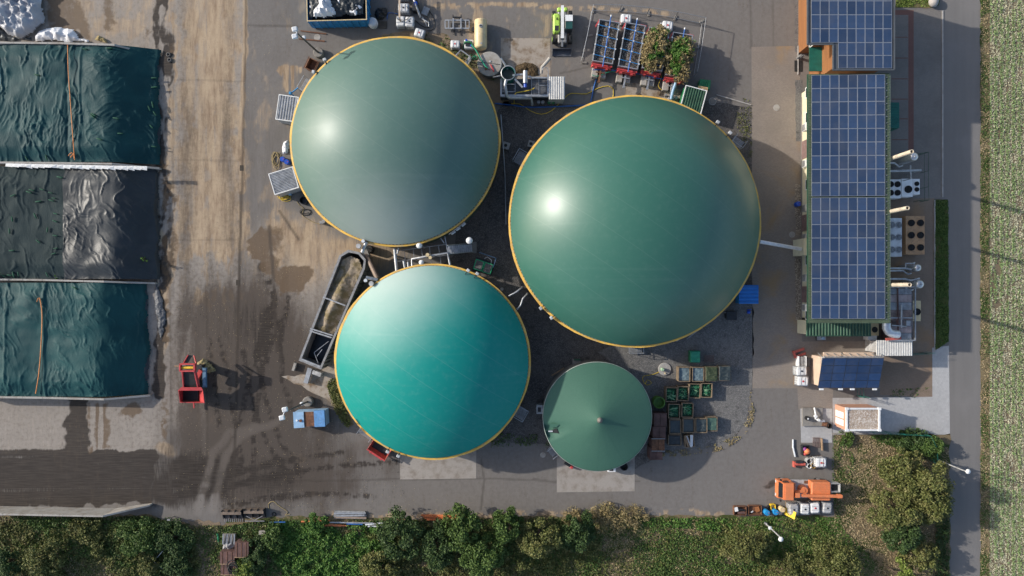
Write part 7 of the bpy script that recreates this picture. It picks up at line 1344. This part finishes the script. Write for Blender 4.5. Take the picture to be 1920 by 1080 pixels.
# ------------------------------------------------------------------ bottom left goods
for i, (x, y, lb) in enumerate(((434, 966, 'left loader bucket lying at the driveway edge'), (476, 964, 'right loader bucket lying at the driveway edge'))):
    p = W(x, y, .8); T = thing('loader_bucket', lb, 'loader bucket', (p[0], p[1], 0)); w = 2.45
    b = MB(); vs_ = [(0, .55, .1), (0, .62, .5), (0, .45, .85), (0, .1, .95)]; M_ = paint('worn_brown_steel', (.13, .10, .08), .6, .3, .35, 2, (.2, .14, .1), .5)
    for j in range(3):
        (_, y0, z0), (_, y1, z1) = vs_[j], vs_[j + 1]; plate(b, [(-w / 2, y0, z0), (w / 2, y0, z0), (w / 2, y1, z1), (-w / 2, y1, z1)], .04)
    plate(b, [(-w / 2, -.7, .06), (w / 2, -.7, .06), (w / 2, .55, .1), (-w / 2, .55, .1)], .04); b.build('shell', M_, T)
    for x_ in (-w / 2, -w / 6, w / 6, w / 2 - .08): b = MB(); b.prism([(x_, -.6), (x_ + .08, -.6), (x_ + .08, .6), (x_, .6)], .1, [.3, .3, 1.0, 1.0]); b.build('rib', DARKM, T)
    if i == 0:
        for j in range(10): b = MB(); b.box((-w / 2 + .12 + j * .245, -.85, .1), (.08, .4, .06)); b.build('tooth', STEEL, T)
    else: b = MB(); b.beam((-1, -.3, .6), (0, -.8, .6), .07); b.beam((1, -.3, .6), (0, -.8, .6), .07); b.beam((-1.2, -.95, .5), (1.2, -.95, .5), .1); b.build('hitch_frame', STEEL, T)
rope('straw-coloured rope lying on the asphalt by the loader buckets', [(505, 955), (503, 945), (512, 940), (520, 946), (530, 953), (540, 960), (534, 966), (544, 964)], .04, HOSET, .04)
b = MB(); b.lathe([(.2, .02), (.28, .06), (.2, .1)], 14, cap=False); tag(b.build('rubber_ring', BLACK, None, W(514, 964)), 'black rubber ring right of the loader buckets', 'ring')
p = W(655, 966, .4); T = thing('steel_profiles', 'stack of long galvanised steel profiles on the asphalt edge', 'steel stack', (p[0], p[1], 0))
for i, (y, z_, L_) in enumerate(((.35, .15, 3.8), (.1, .15, 4.0), (-.15, .15, 4.1), (-.4, .15, 4.0), (.25, .35, 3.9), (-.05, .35, 3.6), (-.3, .38, 4.0))): b = MB(); b.box((.02 * i, y, z_), (L_, .2, .16), (i % 3 - 1) * .02); b.build('profile', GALV if i != 6 else paint('rusty_galv', (.34, .26, .2), .5, .3, .2, 3, (.3, .14, .06), .4), T)
PB = [(565, 978, 618, 977, ORANGEP, 'orange'), (600, 982, 650, 986, ORANGEP, 'orange'), (505, 980, 535, 979, PIPEBLUE, 'blue'), (650, 982, 680, 983, PIPEBLUE, 'blue'), (600, 979, 700, 981, GALV, 'grey'), (685, 984, 740, 978, LAMPW, 'pale'), (690, 987, 725, 987, LAMPW, 'pale'), (600, 985, 640, 986, ORANGEP, 'orange')]
od = ('upper', 'lower')
cnt = {}
for x0, y0, x1, y1, mt, cn in PB:
    cnt[cn] = cnt.get(cn, 0) + 1; b = MB(); b.tube([W(x0, y0, .25), W(x1, y1, .25)], .1, 8); tag(b.build('spare_pipe', mt), '%s %s spare pipe lying in the weeds along the asphalt edge' % (('first', 'second', 'third')[cnt[cn] - 1], cn), 'pipe', 'spare pipes along the asphalt edge')
for i in range(4): b = MB(); b.tube([W(790 + i * 3, 966 + i * 3, .2 + .05 * (i % 2)), W(868 + i * 6, 967 + i * 2, .2)], .1, 8); tag(b.build('drain_pipe', ORANGEP), '%s orange drain pipe of the bundle in front of the trees' % ('topmost', 'second', 'third', 'lowest')[i], 'pipe', 'orange drain pipes in front of the trees')
p = W(428, 1012, .6); T = thing('scrap_cart', 'grey scrap frame among the weeds beside the sandy track', 'scrap', (p[0], p[1], 0))
b = MB(); b.box((0, 0, .3), (1.6, 1.3, .2)); b.build('bed', CONCD, T)
for x in (-.7, -.2, .3, .7): b = MB(); b.beam((x, -.6, .5), (x + .1, .7, .6), .12); b.build('scrap_bar', GALV, T)
crumple('white_scrap', 'crumpled pale scrap heap in front of the rusty boxes', [(418, 1012), (440, 1012), (443, 1025), (438, 1032), (418, 1032)], .7, tarp_mat('pale_scrap', (.3, .29, .28), (.45, .44, .43), .5), 191, 'scrap', 7, 1.2)
for i, (x, y, w, d, hh, lb) in enumerate(((453, 1031, 1.7, 1.8, 1.6, 'upper rusty brown steel box among the weeds'), (426, 1046, 1.8, 1.5, 1.3, 'middle rusty brown steel box among the weeds'), (429, 1067, 2.0, 1.4, 1.2, 'lower rusty brown steel box with black hose coil'))):
    p = W(x, y, hh); T = thing('rusty_box', lb, 'steel box', (p[0], p[1], 0), 0, 'rusty steel boxes in the weeds'); b = MB(); b.box((0, 0, hh / 2), (w, d, hh)); b.build('body', RUSTY_BROWN, T); b = MB(); b.box((0, -d / 2 - .02, hh - .05), (w + .1, .1, .12)); b.build('edge', WOOD, T)
    for j in (-1, 0, 1): b = MB(); b.box((j * w / 3, 0, hh + .02), (.05, d, .04)); b.build('lid_rib', RUST, T)
o = coil('black hose coil lying on the lower rusty box', 437, 1063, BLACK, 4, .8, 12, 'hose', 1, 1, .06); o.location = W(437, 1063, 1.25)
b = MB(); b.tube([W(408, 1000, .1), W(410, 1015, .1)], .14, 8); tag(b.build('green_pipe', GREENP), 'short green pipe beside the sandy track', 'pipe')
p = W(308, 1046, .8); T = thing('bent_framework', 'bent grey metal frame lying in the shrubs', 'frame', (p[0], p[1], 0), .85)
for y in (-.7, .7): b = MB(); b.beam((-1.2, y, .7), (1.2, y, .8), .07); b.build('long_bar', GALV, T)
for x in (-1.2, 1.2): b = MB(); b.beam((x, -.7, .75), (x, .7, .75), .07); b.build('short_bar', GALV, T); b = MB(); b.beam((x, -.7, 0), (x, -.7, .75), .06); b.build('leg', GALV, T); b = MB(); b.beam((x, .7, 0), (x, .7, .75), .06); b.build('leg', GALV, T)
b = MB(); b.box((0, 0, .25), (.8, .5, .5)); tag(b.build('concrete_lump', CONC, None, W(494, 997)), 'pale concrete block in the weeds near the pipes', 'block')
b = MB(); b.lathe([(.02, 0), (.5, .1), (.62, .4), (.45, .75), (.15, .88), (.01, .9)], 12); o = b.build('boulder', slab_mat('boulder_stone', (.42, .39, .36), (.2, .17, .15)), None, W(1747, 5)); o.scale = (1, 1.2, 1); tag(o, 'pale boulder at the grassy corner of the car park', 'boulder')
b = MB(); b.cyl((0, 0, 0), .05, 1.2, 8); b.box((0, 0, 1.25), (.35, .2, .2)); tag(b.build('marker_post', STEEL, None, W(326, 968)), 'small grey marker post at the driveway edge', 'post')
# street lamps
def street_lamp(label, base, top, h, mid=None):
    p = W(*base); T = thing('street_lamp', label, 'street lamp', (p[0], p[1], 0)); q = rel(T, *top, h)
    b = MB(); b.tube([(0, 0, 0), (q[0] * .08, q[1] * .08, h * .92), (q[0] * .4, q[1] * .4, h), q], [.09, .07, .05, .05], 8); b.build('pole', PLASTIC_GREY, T)
    b = MB(); b.lathe([(.1, -.08), (.3, .0), (.26, .1), (.05, .14)], 14, 0, q); b.build('lamp_head', WHITE, T); b = MB(); b.cyl((0, 0, 0), .16, .5, 10); b.build('base', STEEL, T)
    if mid: b = MB(); m_ = rel(T, *mid); b.lathe([(.05, -.1), (.25, 0), (.2, .12), (.02, .16)], 12, 0, m_); b.build('sensor', LAMPW, T)
street_lamp('white street lamp leaning over the road by the tall shrubs', (1757, 862), (1815, 884), 6.0); street_lamp('white street lamp in the weeds below the row of liquid tanks', (1434, 980), (1464, 1011), 5.6, (1444, 990, 2.0))
# ------------------------------------------------------------------ vegetation
def leaf_mat(name, c0, c1, c2):
    t = NT(name); g = t.new('ShaderNodeNewGeometry').outputs['Random Per Island']; n_ = t.noise(.9, 3, .5)
    c = t.mix(t.ramp(g, .0, 1.0), c0, c1); c = t.mix(t.math('MULTIPLY', t.ramp(n_, .45, .7), .6), c, c2)
    t.b.inputs['Subsurface Weight'].default_value = 0
    m_ = t.out(c, .6, 0, .25); return m_
LEAF = {'dark': leaf_mat('dark_green_leaves', (.03, .058, .018), (.068, .112, .032), (.05, .08, .026)), 'mid': leaf_mat('mid_green_leaves', (.042, .082, .018), (.105, .165, .040), (.072, .11, .027)),
        'olive': leaf_mat('olive_leaves', (.068, .085, .022), (.165, .175, .055), (.19, .165, .065)), 'lime': leaf_mat('lime_leaves', (.095, .15, .026), (.23, .28, .065), (.16, .2, .045)),
        'brown': leaf_mat('brown_reeds', (.20, .15, .065), (.36, .285, .145), (.15, .15, .055)), 'straw': leaf_mat('dry_straw', (.27, .205, .115), (.46, .37, .22), (.35, .26, .14)), 'bright': leaf_mat('bright_green_leaves', (.042, .11, .02), (.12, .215, .042), (.075, .15, .028))}
BARK = paint('bark', (.09, .065, .045), .9, 0, .3, 4)
def quads(P, size, rs, up=.5, asp=.55):
    """one small leaf face at each point, tilted at random"""
    n = len(P); nrm = rs.normal(size=(n, 3)); nrm[:, 2] = np.abs(nrm[:, 2]) + up; nrm /= np.linalg.norm(nrm, axis=1)[:, None]
    t1 = np.cross(nrm, rs.normal(size=(n, 3))); t1 /= np.linalg.norm(t1, axis=1)[:, None] + 1e-9; t2 = np.cross(nrm, t1)
    s = (size * rs.uniform(.45, 1.6, n))[:, None]; w = s * asp
    V = np.stack([P - t1 * s, P - t2 * w, P + t1 * s, P + t2 * w], 1).reshape(-1, 3); return V, np.arange(n * 4).reshape(n, 4)
def leaf_obj(name, P, size, mat, parent=None, loc=None, seed=1, up=.5, asp=.55):
    V, Q = quads(P, size, np.random.RandomState(seed), up, asp); me = bpy.data.meshes.new(name); fill(me, V, Q); me.materials.append(mat); return link(name, me, parent, loc)
def crown_points(rx, ry, h0, h1, n, seed, clumps=26):
    rs = np.random.RandomState(seed); a = rs.uniform(0, 2 * np.pi, clumps); r = np.sqrt(rs.uniform(0, 1, clumps)) * .95; st = rs.uniform(.75, 1.25, 2); rx *= st[0]; ry *= st[1]; cz = h0 + (h1 - h0) * (1 - r ** 2 * .75) * rs.uniform(.55, 1.0, clumps)
    C = np.stack([rx * r * np.cos(a), ry * r * np.sin(a), cz], 1); R = (rx + ry) / 2 * rs.uniform(.07, .34, clumps)
    i = rs.randint(0, clumps, n); d = rs.normal(size=(n, 3)); d /= np.linalg.norm(d, axis=1)[:, None]; rad = R[i] * rs.uniform(.3, 1.25, n) ** .6
    return C[i] + d * rad[:, None] * np.array([1, 1, .75]), C
def tree(name, label, px, py, rpx, h, kind, seed, ry=None, n=None, size=.17, group=None, cat='tree', clumps=28):
    k = (H - h * .7) / H / S; rx = rpx * k; ry = (ry or rpx) * k; p = W(px, py, h * .7); T = thing(name, label, cat, (p[0], p[1], 0), 0, group)
    n = n or int(1500 * rx * ry) + 700; P, C = crown_points(rx, ry, h * .2, h, n, seed, clumps + int(rx * 6)); leaf_obj('crown', P, size, LEAF[kind], T, None, seed, .35)
    b = MB(); b.tube([(0, 0, 0), (.05, .03, h * .35), (0, .1, h * .7)], [.05 * h * .5 + .05, .035 * h * .5 + .03, .02], 7)
    for c in C[:9]: b.tube([(.03, .05, h * .3), (c[0] * .5, c[1] * .5, h * .3 + (c[2] - h * .3) * .6), tuple(c)], [.05, .035, .012], 5)
    b.build('trunk', BARK, T); return T
TL = [
 ('tree', 'dark leafy tree, first from the left in the tree belt below the asphalt', 752, 1008, 40, 4.2, 'dark'), ('tree', 'small dark tree second in the belt, with reddish gaps beside it', 818, 1028, 36, 4.0, 'dark'),
 ('tree', 'tall mid green tree in the belt, left of the tallest group', 868, 995, 36, 5.0, 'mid'), ('tree', 'broad tree with pale leaf tips at the foot of the tree belt', 905, 1048, 52, 5.2, 'mid'),
 ('tree', 'mid green tree behind the orange pipe bundle', 950, 992, 38, 4.8, 'mid'), ('tree', 'bushy grey-green tree left of the brown hedge heap', 1012, 1012, 46, 5.2, 'olive'), ('tree', 'dark tree just left of the brown hedge heap', 1082, 1000, 36, 4.2, 'dark'), ('tree', 'small olive tree at the lower edge of the tree belt', 712, 1072, 34, 3.4, 'olive'),
 ('shrub', 'green bush growing over the pipes at the asphalt edge', 591, 984, 22, 1.8, 'bright'), ('shrub', 'dark shrub at the left end of the bramble patch', 512, 1010, 26, 1.7, 'mid'), ('shrub', 'dark shrub beside the rusty boxes', 476, 1042, 30, 2.0, 'dark'), ('shrub', 'yellow-green shrub in front of the lower rusty box', 462, 1066, 26, 2.0, 'lime'),
 ('shrub', 'round green shrub left of the metal frame', 254, 1012, 34, 2.4, 'mid'), ('shrub', 'dark shrub above the metal frame', 322, 1010, 32, 2.0, 'dark'), ('shrub', 'low shrub around the metal frame', 330, 1055, 28, 1.6, 'dark'), ('shrub', 'small shrub between the wall and the round shrub', 182, 1030, 16, 1.4, 'olive'), ('shrub', 'large olive shrub at the bottom left corner', 78, 1055, 44, 3.0, 'olive'), ('shrub', 'dark shrub cut by the left picture edge', 8, 1058, 30, 3.0, 'dark'), ('shrub', 'low shrub under the clamp wall end', 160, 992, 30, 1.0, 'olive'), ('shrub', 'small olive shrub at the lower left of the sandy track', 275, 1062, 24, 1.6, 'olive'),
 ('shrub', 'yellowish round bush left of the weed lamp', 1404, 1030, 42, 3.2, 'olive'), ('shrub', 'olive bush at the bottom edge right of the lamp', 1570, 1072, 44, 3.2, 'olive'), ('shrub', 'small olive bush at the bottom edge', 1480, 1082, 36, 2.6, 'olive'), ('tree', 'lime green round tree at the bottom edge', 1692, 1084, 28, 4.6, 'lime'),
 ('tree', 'olive tree at the top of the roadside thicket', 1700, 888, 46, 4.6, 'olive'), ('tree', 'broad olive tree of the thicket overhanging the road', 1742, 905, 46, 5.6, 'olive'), ('tree', 'densest olive tree in the middle of the roadside thicket', 1690, 962, 44, 4.8, 'olive'), ('tree', 'small olive tree of the thicket right at the road', 1752, 955, 34, 5.0, 'olive'), ('tree', 'dark tree at the lower end of the roadside thicket', 1700, 1005, 42, 4.4, 'dark'), ('tree', 'thin brownish tree at the foot of the roadside thicket', 1732, 1045, 32, 3.6, 'olive'),
 ('shrub', 'dark shrub at the fence corner by the road', 1748, 838, 24, 2.2, 'mid'), ('shrub', 'dark shrub along the mesh fence below the pink house', 1716, 832, 26, 1.6, 'dark'), ('shrub', 'small dark bush against the pink house kerb', 1590, 824, 12, .7, 'mid'), ('shrub', 'second small bush against the pink house kerb', 1700, 816, 14, 1.0, 'dark')]
for i, (nm_, lb, x, y, r, h, kd) in enumerate(TL):
    tree(nm_, lb, x, y, r, h, kd, 300 + i, group='trees of the belt and thicket' if nm_ == 'tree' else 'shrubs around the yard', cat=nm_, size=.115 if nm_ == 'tree' else .10)
# ground cover: nobody could count it
def in_poly(P, X, Y):
    ins = np.zeros(X.shape, bool); j = len(P) - 1
    for i in range(len(P)):
        xi, yi = P[i]; xj, yj = P[j]; ins ^= ((yi > Y) != (yj > Y)) & (X < (xj - xi) * (Y - yi) / (yj - yi + 1e-9) + xi); j = i
    return ins
def cover(name, label, P, dens, size, mat, seed, hmax=.3, thr=.0, fr=40, up=.4, asp=.55, cat='ground cover', z0=.03):
    rs = np.random.RandomState(seed); xs = [p[0] for p in P]; ys = [p[1] for p in P]; A = (max(xs) - min(xs)) * (max(ys) - min(ys)) / S / S; n = int(A * dens)
    X = rs.uniform(min(xs), max(xs), n); Y = rs.uniform(min(ys), max(ys), n); f = fbm(X / fr, Y / fr, 4, seed); k = in_poly(P, X, Y) & (f + rs.uniform(-.08, .08, n) > thr); X, Y, f = X[k], Y[k], f[k]
    lump = fbm(X / 14, Y / 14, 3, seed + 7); Z = z0 + hmax * np.clip(lump * 1.6 - .3, 0.02, 1.2) * rs.uniform(.3, 1, len(X))
    o = leaf_obj(name, np.stack([(X - 960) / S, (540 - Y) / S, Z], 1), size, mat, None, None, seed, up, asp); return tag(o, label, cat, None, 'stuff')
LOW = [(-60, 968), (280, 968), (340, 985), (420, 985), (500, 975), (760, 975), (1000, 972), (1200, 970), (1400, 972), (1560, 972), (1570, 1095), (-60, 1095)]
RB = [(1563, 816), (1750, 820), (1778, 840), (1780, 1095), (1563, 1095)]
cover('dry_grass', 'dry straw-coloured grass on the land below the yard', LOW, 60, .11, LEAF['straw'], 401, .15, .40, 60, .6, .25)
cover('dry_grass', 'dry straw-coloured grass between the pink house and thicket', RB, 75, .11, LEAF['straw'], 402, .15, .30, 60, .6, .25)
cover('weeds', 'patchy green weeds on the land below the yard', LOW, 95, .11, LEAF['mid'], 403, .3, .47, 55)
cover('weeds', 'olive weeds scattered below the yard', LOW, 70, .11, LEAF['olive'], 404, .25, .42, 35)
cover('brambles', 'dense bramble patch left of the tree belt', smooth_poly([(500, 990), (530, 978), (600, 985), (700, 985), (740, 1010), (730, 1060), (690, 1095), (560, 1095), (520, 1060), (505, 1020)]), 210, .12, LEAF['bright'], 405, .9, .33, 30)
cover('brambles', 'low brambles left of the weed lamp and along the asphalt', smooth_poly([(1200, 972), (1300, 970), (1370, 974), (1360, 995), (1280, 990), (1210, 985)]), 120, .11, LEAF['bright'], 406, .4, .42, 25)
cover('weeds', 'green weeds around the sandy track and wall end', smooth_poly([(60, 972), (200, 976), (290, 980), (360, 1000), (360, 1090), (240, 1090), (200, 1040), (80, 1000)]), 110, .11, LEAF['mid'], 407, .5, .47, 30)
cover('lawn_grass', 'green grass between the street lamp and the orange lorry', smooth_poly([(1380, 970), (1560, 970), (1580, 990), (1640, 1060), (1590, 1090), (1480, 1060), (1440, 1040), (1390, 1000)]), 170, .09, LEAF['bright'], 408, .22, .25, 40, .5, .3)
cover('weeds', 'weeds along the edge beside the orange lorry', smooth_poly([(1562, 818), (1590, 818), (1600, 880), (1580, 960), (1563, 950)]), 90, .09, LEAF['mid'], 409, .3, .42, 20)
cover('weeds', 'green weeds under the mesh fence by the road', smooth_poly([(1640, 815), (1745, 822), (1765, 870), (1740, 860), (1650, 828)]), 160, .11, LEAF['mid'], 410, .6, .2, 20)
cover('roadside_hedge', 'dark strip of undergrowth between thicket and road', [(1752, 930), (1778, 930), (1778, 1095), (1752, 1095)], 130, .11, LEAF['dark'], 411, .7, .1, 20)
cover('strip_grass', 'deep green grass in the strip behind the coolers', [(1752, 376), (1777, 376), (1778, 640), (1752, 656)], 220, .09, LEAF['mid'], 412, .25, .1, 20, .5, .35)
cover('corner_grass', 'sunlit grass at the corner of the car park', [(1679, -40), (1770, -40), (1758, 8), (1736, 14), (1679, 13)], 150, .09, LEAF['lime'], 413, .15, .2, 20, .5, .35)
cover('verge_grass', 'green verge grass along the field', [(1838, -30), (1854, -30), (1854, 1110), (1838, 1110)], 110, .09, LEAF['mid'], 414, .2, .46, 30, .5, .35)
cover('verge_straw', 'dry verge straw along the field', [(1838, -30), (1854, -30), (1854, 1110), (1838, 1110)], 90, .09, LEAF['straw'], 415, .12, .2, 30, .5, .3)
cover('weeds', 'sparse weeds on the soil strip above the green dome', [(640, 98), (690, 74), (760, 60), (830, 66), (880, 96), (930, 150), (900, 150), (780, 72), (700, 90), (640, 118)], 60, .09, LEAF['mid'], 416, .2, .5, 14)
cover('weeds', 'grey-green weeds at the left edge of the turquoise dome', smooth_poly([(614, 722), (630, 712), (645, 760), (658, 790), (650, 800), (630, 772)]), 170, .10, LEAF['olive'], 417, .5, .25, 14)
cover('weeds', 'weeds fringing the gravel near the cone tank and turquoise dome', [(925, 812), (1040, 815), (1050, 835), (920, 838)], 70, .09, LEAF['mid'], 418, .2, .5, 14)
cover('weeds', 'dry weeds along the curved gravel edge', smooth_poly([(1240, 846), (1320, 838), (1368, 820), (1398, 790), (1408, 730), (1412, 790), (1375, 832), (1325, 850), (1245, 856)]), 110, .08, LEAF['brown'], 419, .15, .45, 10)
cover('weeds', 'weeds on the gravel right of the largest dome', [(1385, 180), (1410, 190), (1410, 300), (1398, 290), (1380, 230)], 60, .08, LEAF['olive'], 420, .15, .48, 14)
cover('weeds', 'weeds along the kerb of the pale paving', [(1655, 730), (1748, 726), (1748, 746), (1655, 744)], 50, .08, LEAF['mid'], 421, .2, .52, 14)
cover('wall_weeds', 'green weeds growing along the wall below the charcoal heap', [(-20, 508), (30, 512), (30, 521), (-20, 519)], 90, .1, LEAF['bright'], 422, .3, .3, 10, z0=2.6)
tree('wall_weed', 'bright weed tuft at the charcoal heap wall under the film edge', 106, 519, 12, 3.0, 'bright', 441, 5, 380, .09, None, 'weed', 8); tree('wall_weed', 'single bright green plant on the black film near the heap corner', 268, 486, 7, 2.2, 'bright', 442, 6, 260, .09, None, 'weed', 8)
cover('undergrowth', 'tangled undergrowth between the trees of the belt', smooth_poly([(690, 985), (800, 985), (950, 985), (1100, 980), (1120, 1040), (1000, 1090), (820, 1092), (700, 1090)]), 120, .11, LEAF['olive'], 423, .7, .36, 30)
cover('undergrowth', 'loose undergrowth around the shrubs at the lower left', smooth_poly([(-60, 985), (120, 990), (250, 985), (350, 1000), (345, 1095), (-60, 1095)]), 90, .11, LEAF['olive'], 424, .6, .40, 30)
# brown cut-hedge heap
k_ = crown_points(4.2, 1.5, .1, 1.1, 5200, 431, 40)[0]; q = W(1140, 970, .5); o = leaf_obj('brushwood_heap', k_, .16, LEAF['brown'], None, (q[0], q[1], 0), 431, .3, .2); tag(o, 'long heap of brown cut brushwood along the asphalt', 'brushwood', None, 'stuff')
# reeds in the trailers
for i, (tr, p, rz, wd, ln) in enumerate(TR[2:]):
    P, _ = crown_points(wd * .62, ln * (.56 if i == 0 else .50), 1.9, 3.4, 6500, 451 + i, 60); 
    if i: P[:, 1] -= .45
    sel = fbm(P[:, 0] / .5 + 5, P[:, 1] / .6 + 9, 3, 460 + i) * .6 + .2 + (.22 * np.exp(-((P[:, 0] + .25) / .75) ** 2) * np.exp(-(P[:, 1] / 2.4) ** 2) if i else .16 * np.exp(-(P[:, 0] / .7) ** 2 - ((P[:, 1] + .9) / .8) ** 2))
    g = sel > (.58 if i else .60)
    T = thing('reed_bed', ('brown reeds overgrowing the third red trailer', 'green reeds with brown edges overgrowing the rightmost trailer')[i], 'reeds', (p[0], p[1], 0), rz)
    leaf_obj('green_reeds', P[g], .17, LEAF['bright'], T, None, 470 + i, .3, .3); leaf_obj('brown_reeds', P[~g], .17, LEAF['brown'], T, None, 480 + i, .3, .3)
# crop field: stubble rows
t = NT('field_soil'); n1 = t.noise(9, 4, .7); t.out(t.mix(n1, (.13, .10, .065), (.24, .19, .125)), .98, 0, .1); t.bump(n1, .6, .05)
sheet('field', [(1854, -160), (2600, -160), (2600, 1240), (1854, 1240)], 4, t.mat)
def rows(name, label, dens, size, mat, seed, row, wid, up, asp, z, thr):
    rs = np.random.RandomState(seed); X = rs.uniform(1855, 2010, int(155 * 1220 / 225 * dens)); Y = rs.uniform(-70, 1150, len(X)); ph = ((X - 1855) / row) % 1.0; f = fbm(X / 20, Y / 40, 4, seed)
    k = (np.abs(ph - (.5 if seed == 501 else .0 + (ph > .5))) < wid * (.6 + .8 * f)) & (f > thr); X, Y = X[k], Y[k]
    o = leaf_obj(name, np.stack([(X - 960) / S, (540 - Y) / S, rs.uniform(.02, z, len(X))], 1), size, mat, None, None, seed, up, asp); tag(o, label, 'crop', None, 'stuff')
rows('crop_straw', 'pale dry leaf litter between the crop rows of the field', 120, .095, leaf_mat('bleached_straw', (.42, .40, .26), (.66, .63, .45), (.48, .48, .31)), 501, 11, .42, .8, .3, .12, .25)
rows('crop_rows', 'sparse green crop rows of the field beside the road', 130, .10, leaf_mat('dusty_green_crop', (.15, .235, .08), (.30, .40, .17), (.24, .32, .13)), 502, 11, .31, .5, .35, .22, .36)

# crumbs of straw and soil trodden into the yard
YL = [(325, -30), (560, -30), (560, 380), (640, 440), (600, 700), (700, 900), (1000, 958), (330, 958)]
cover('straw_litter', 'crumbs of straw scattered over the driveway', YL, 4, .045, LEAF['straw'], 511, .02, .44, 40, 1.5, .4, 'litter', .012)
cover('soil_litter', 'dark crumbs of soil scattered over the driveway', [(330, 560), (560, 560), (760, 860), (760, 958), (330, 958)], 5, .045, paint('dark_crumbs', (.03, .024, .02), .9), 512, .02, .42, 40, 1.5, .5, 'litter', .012)
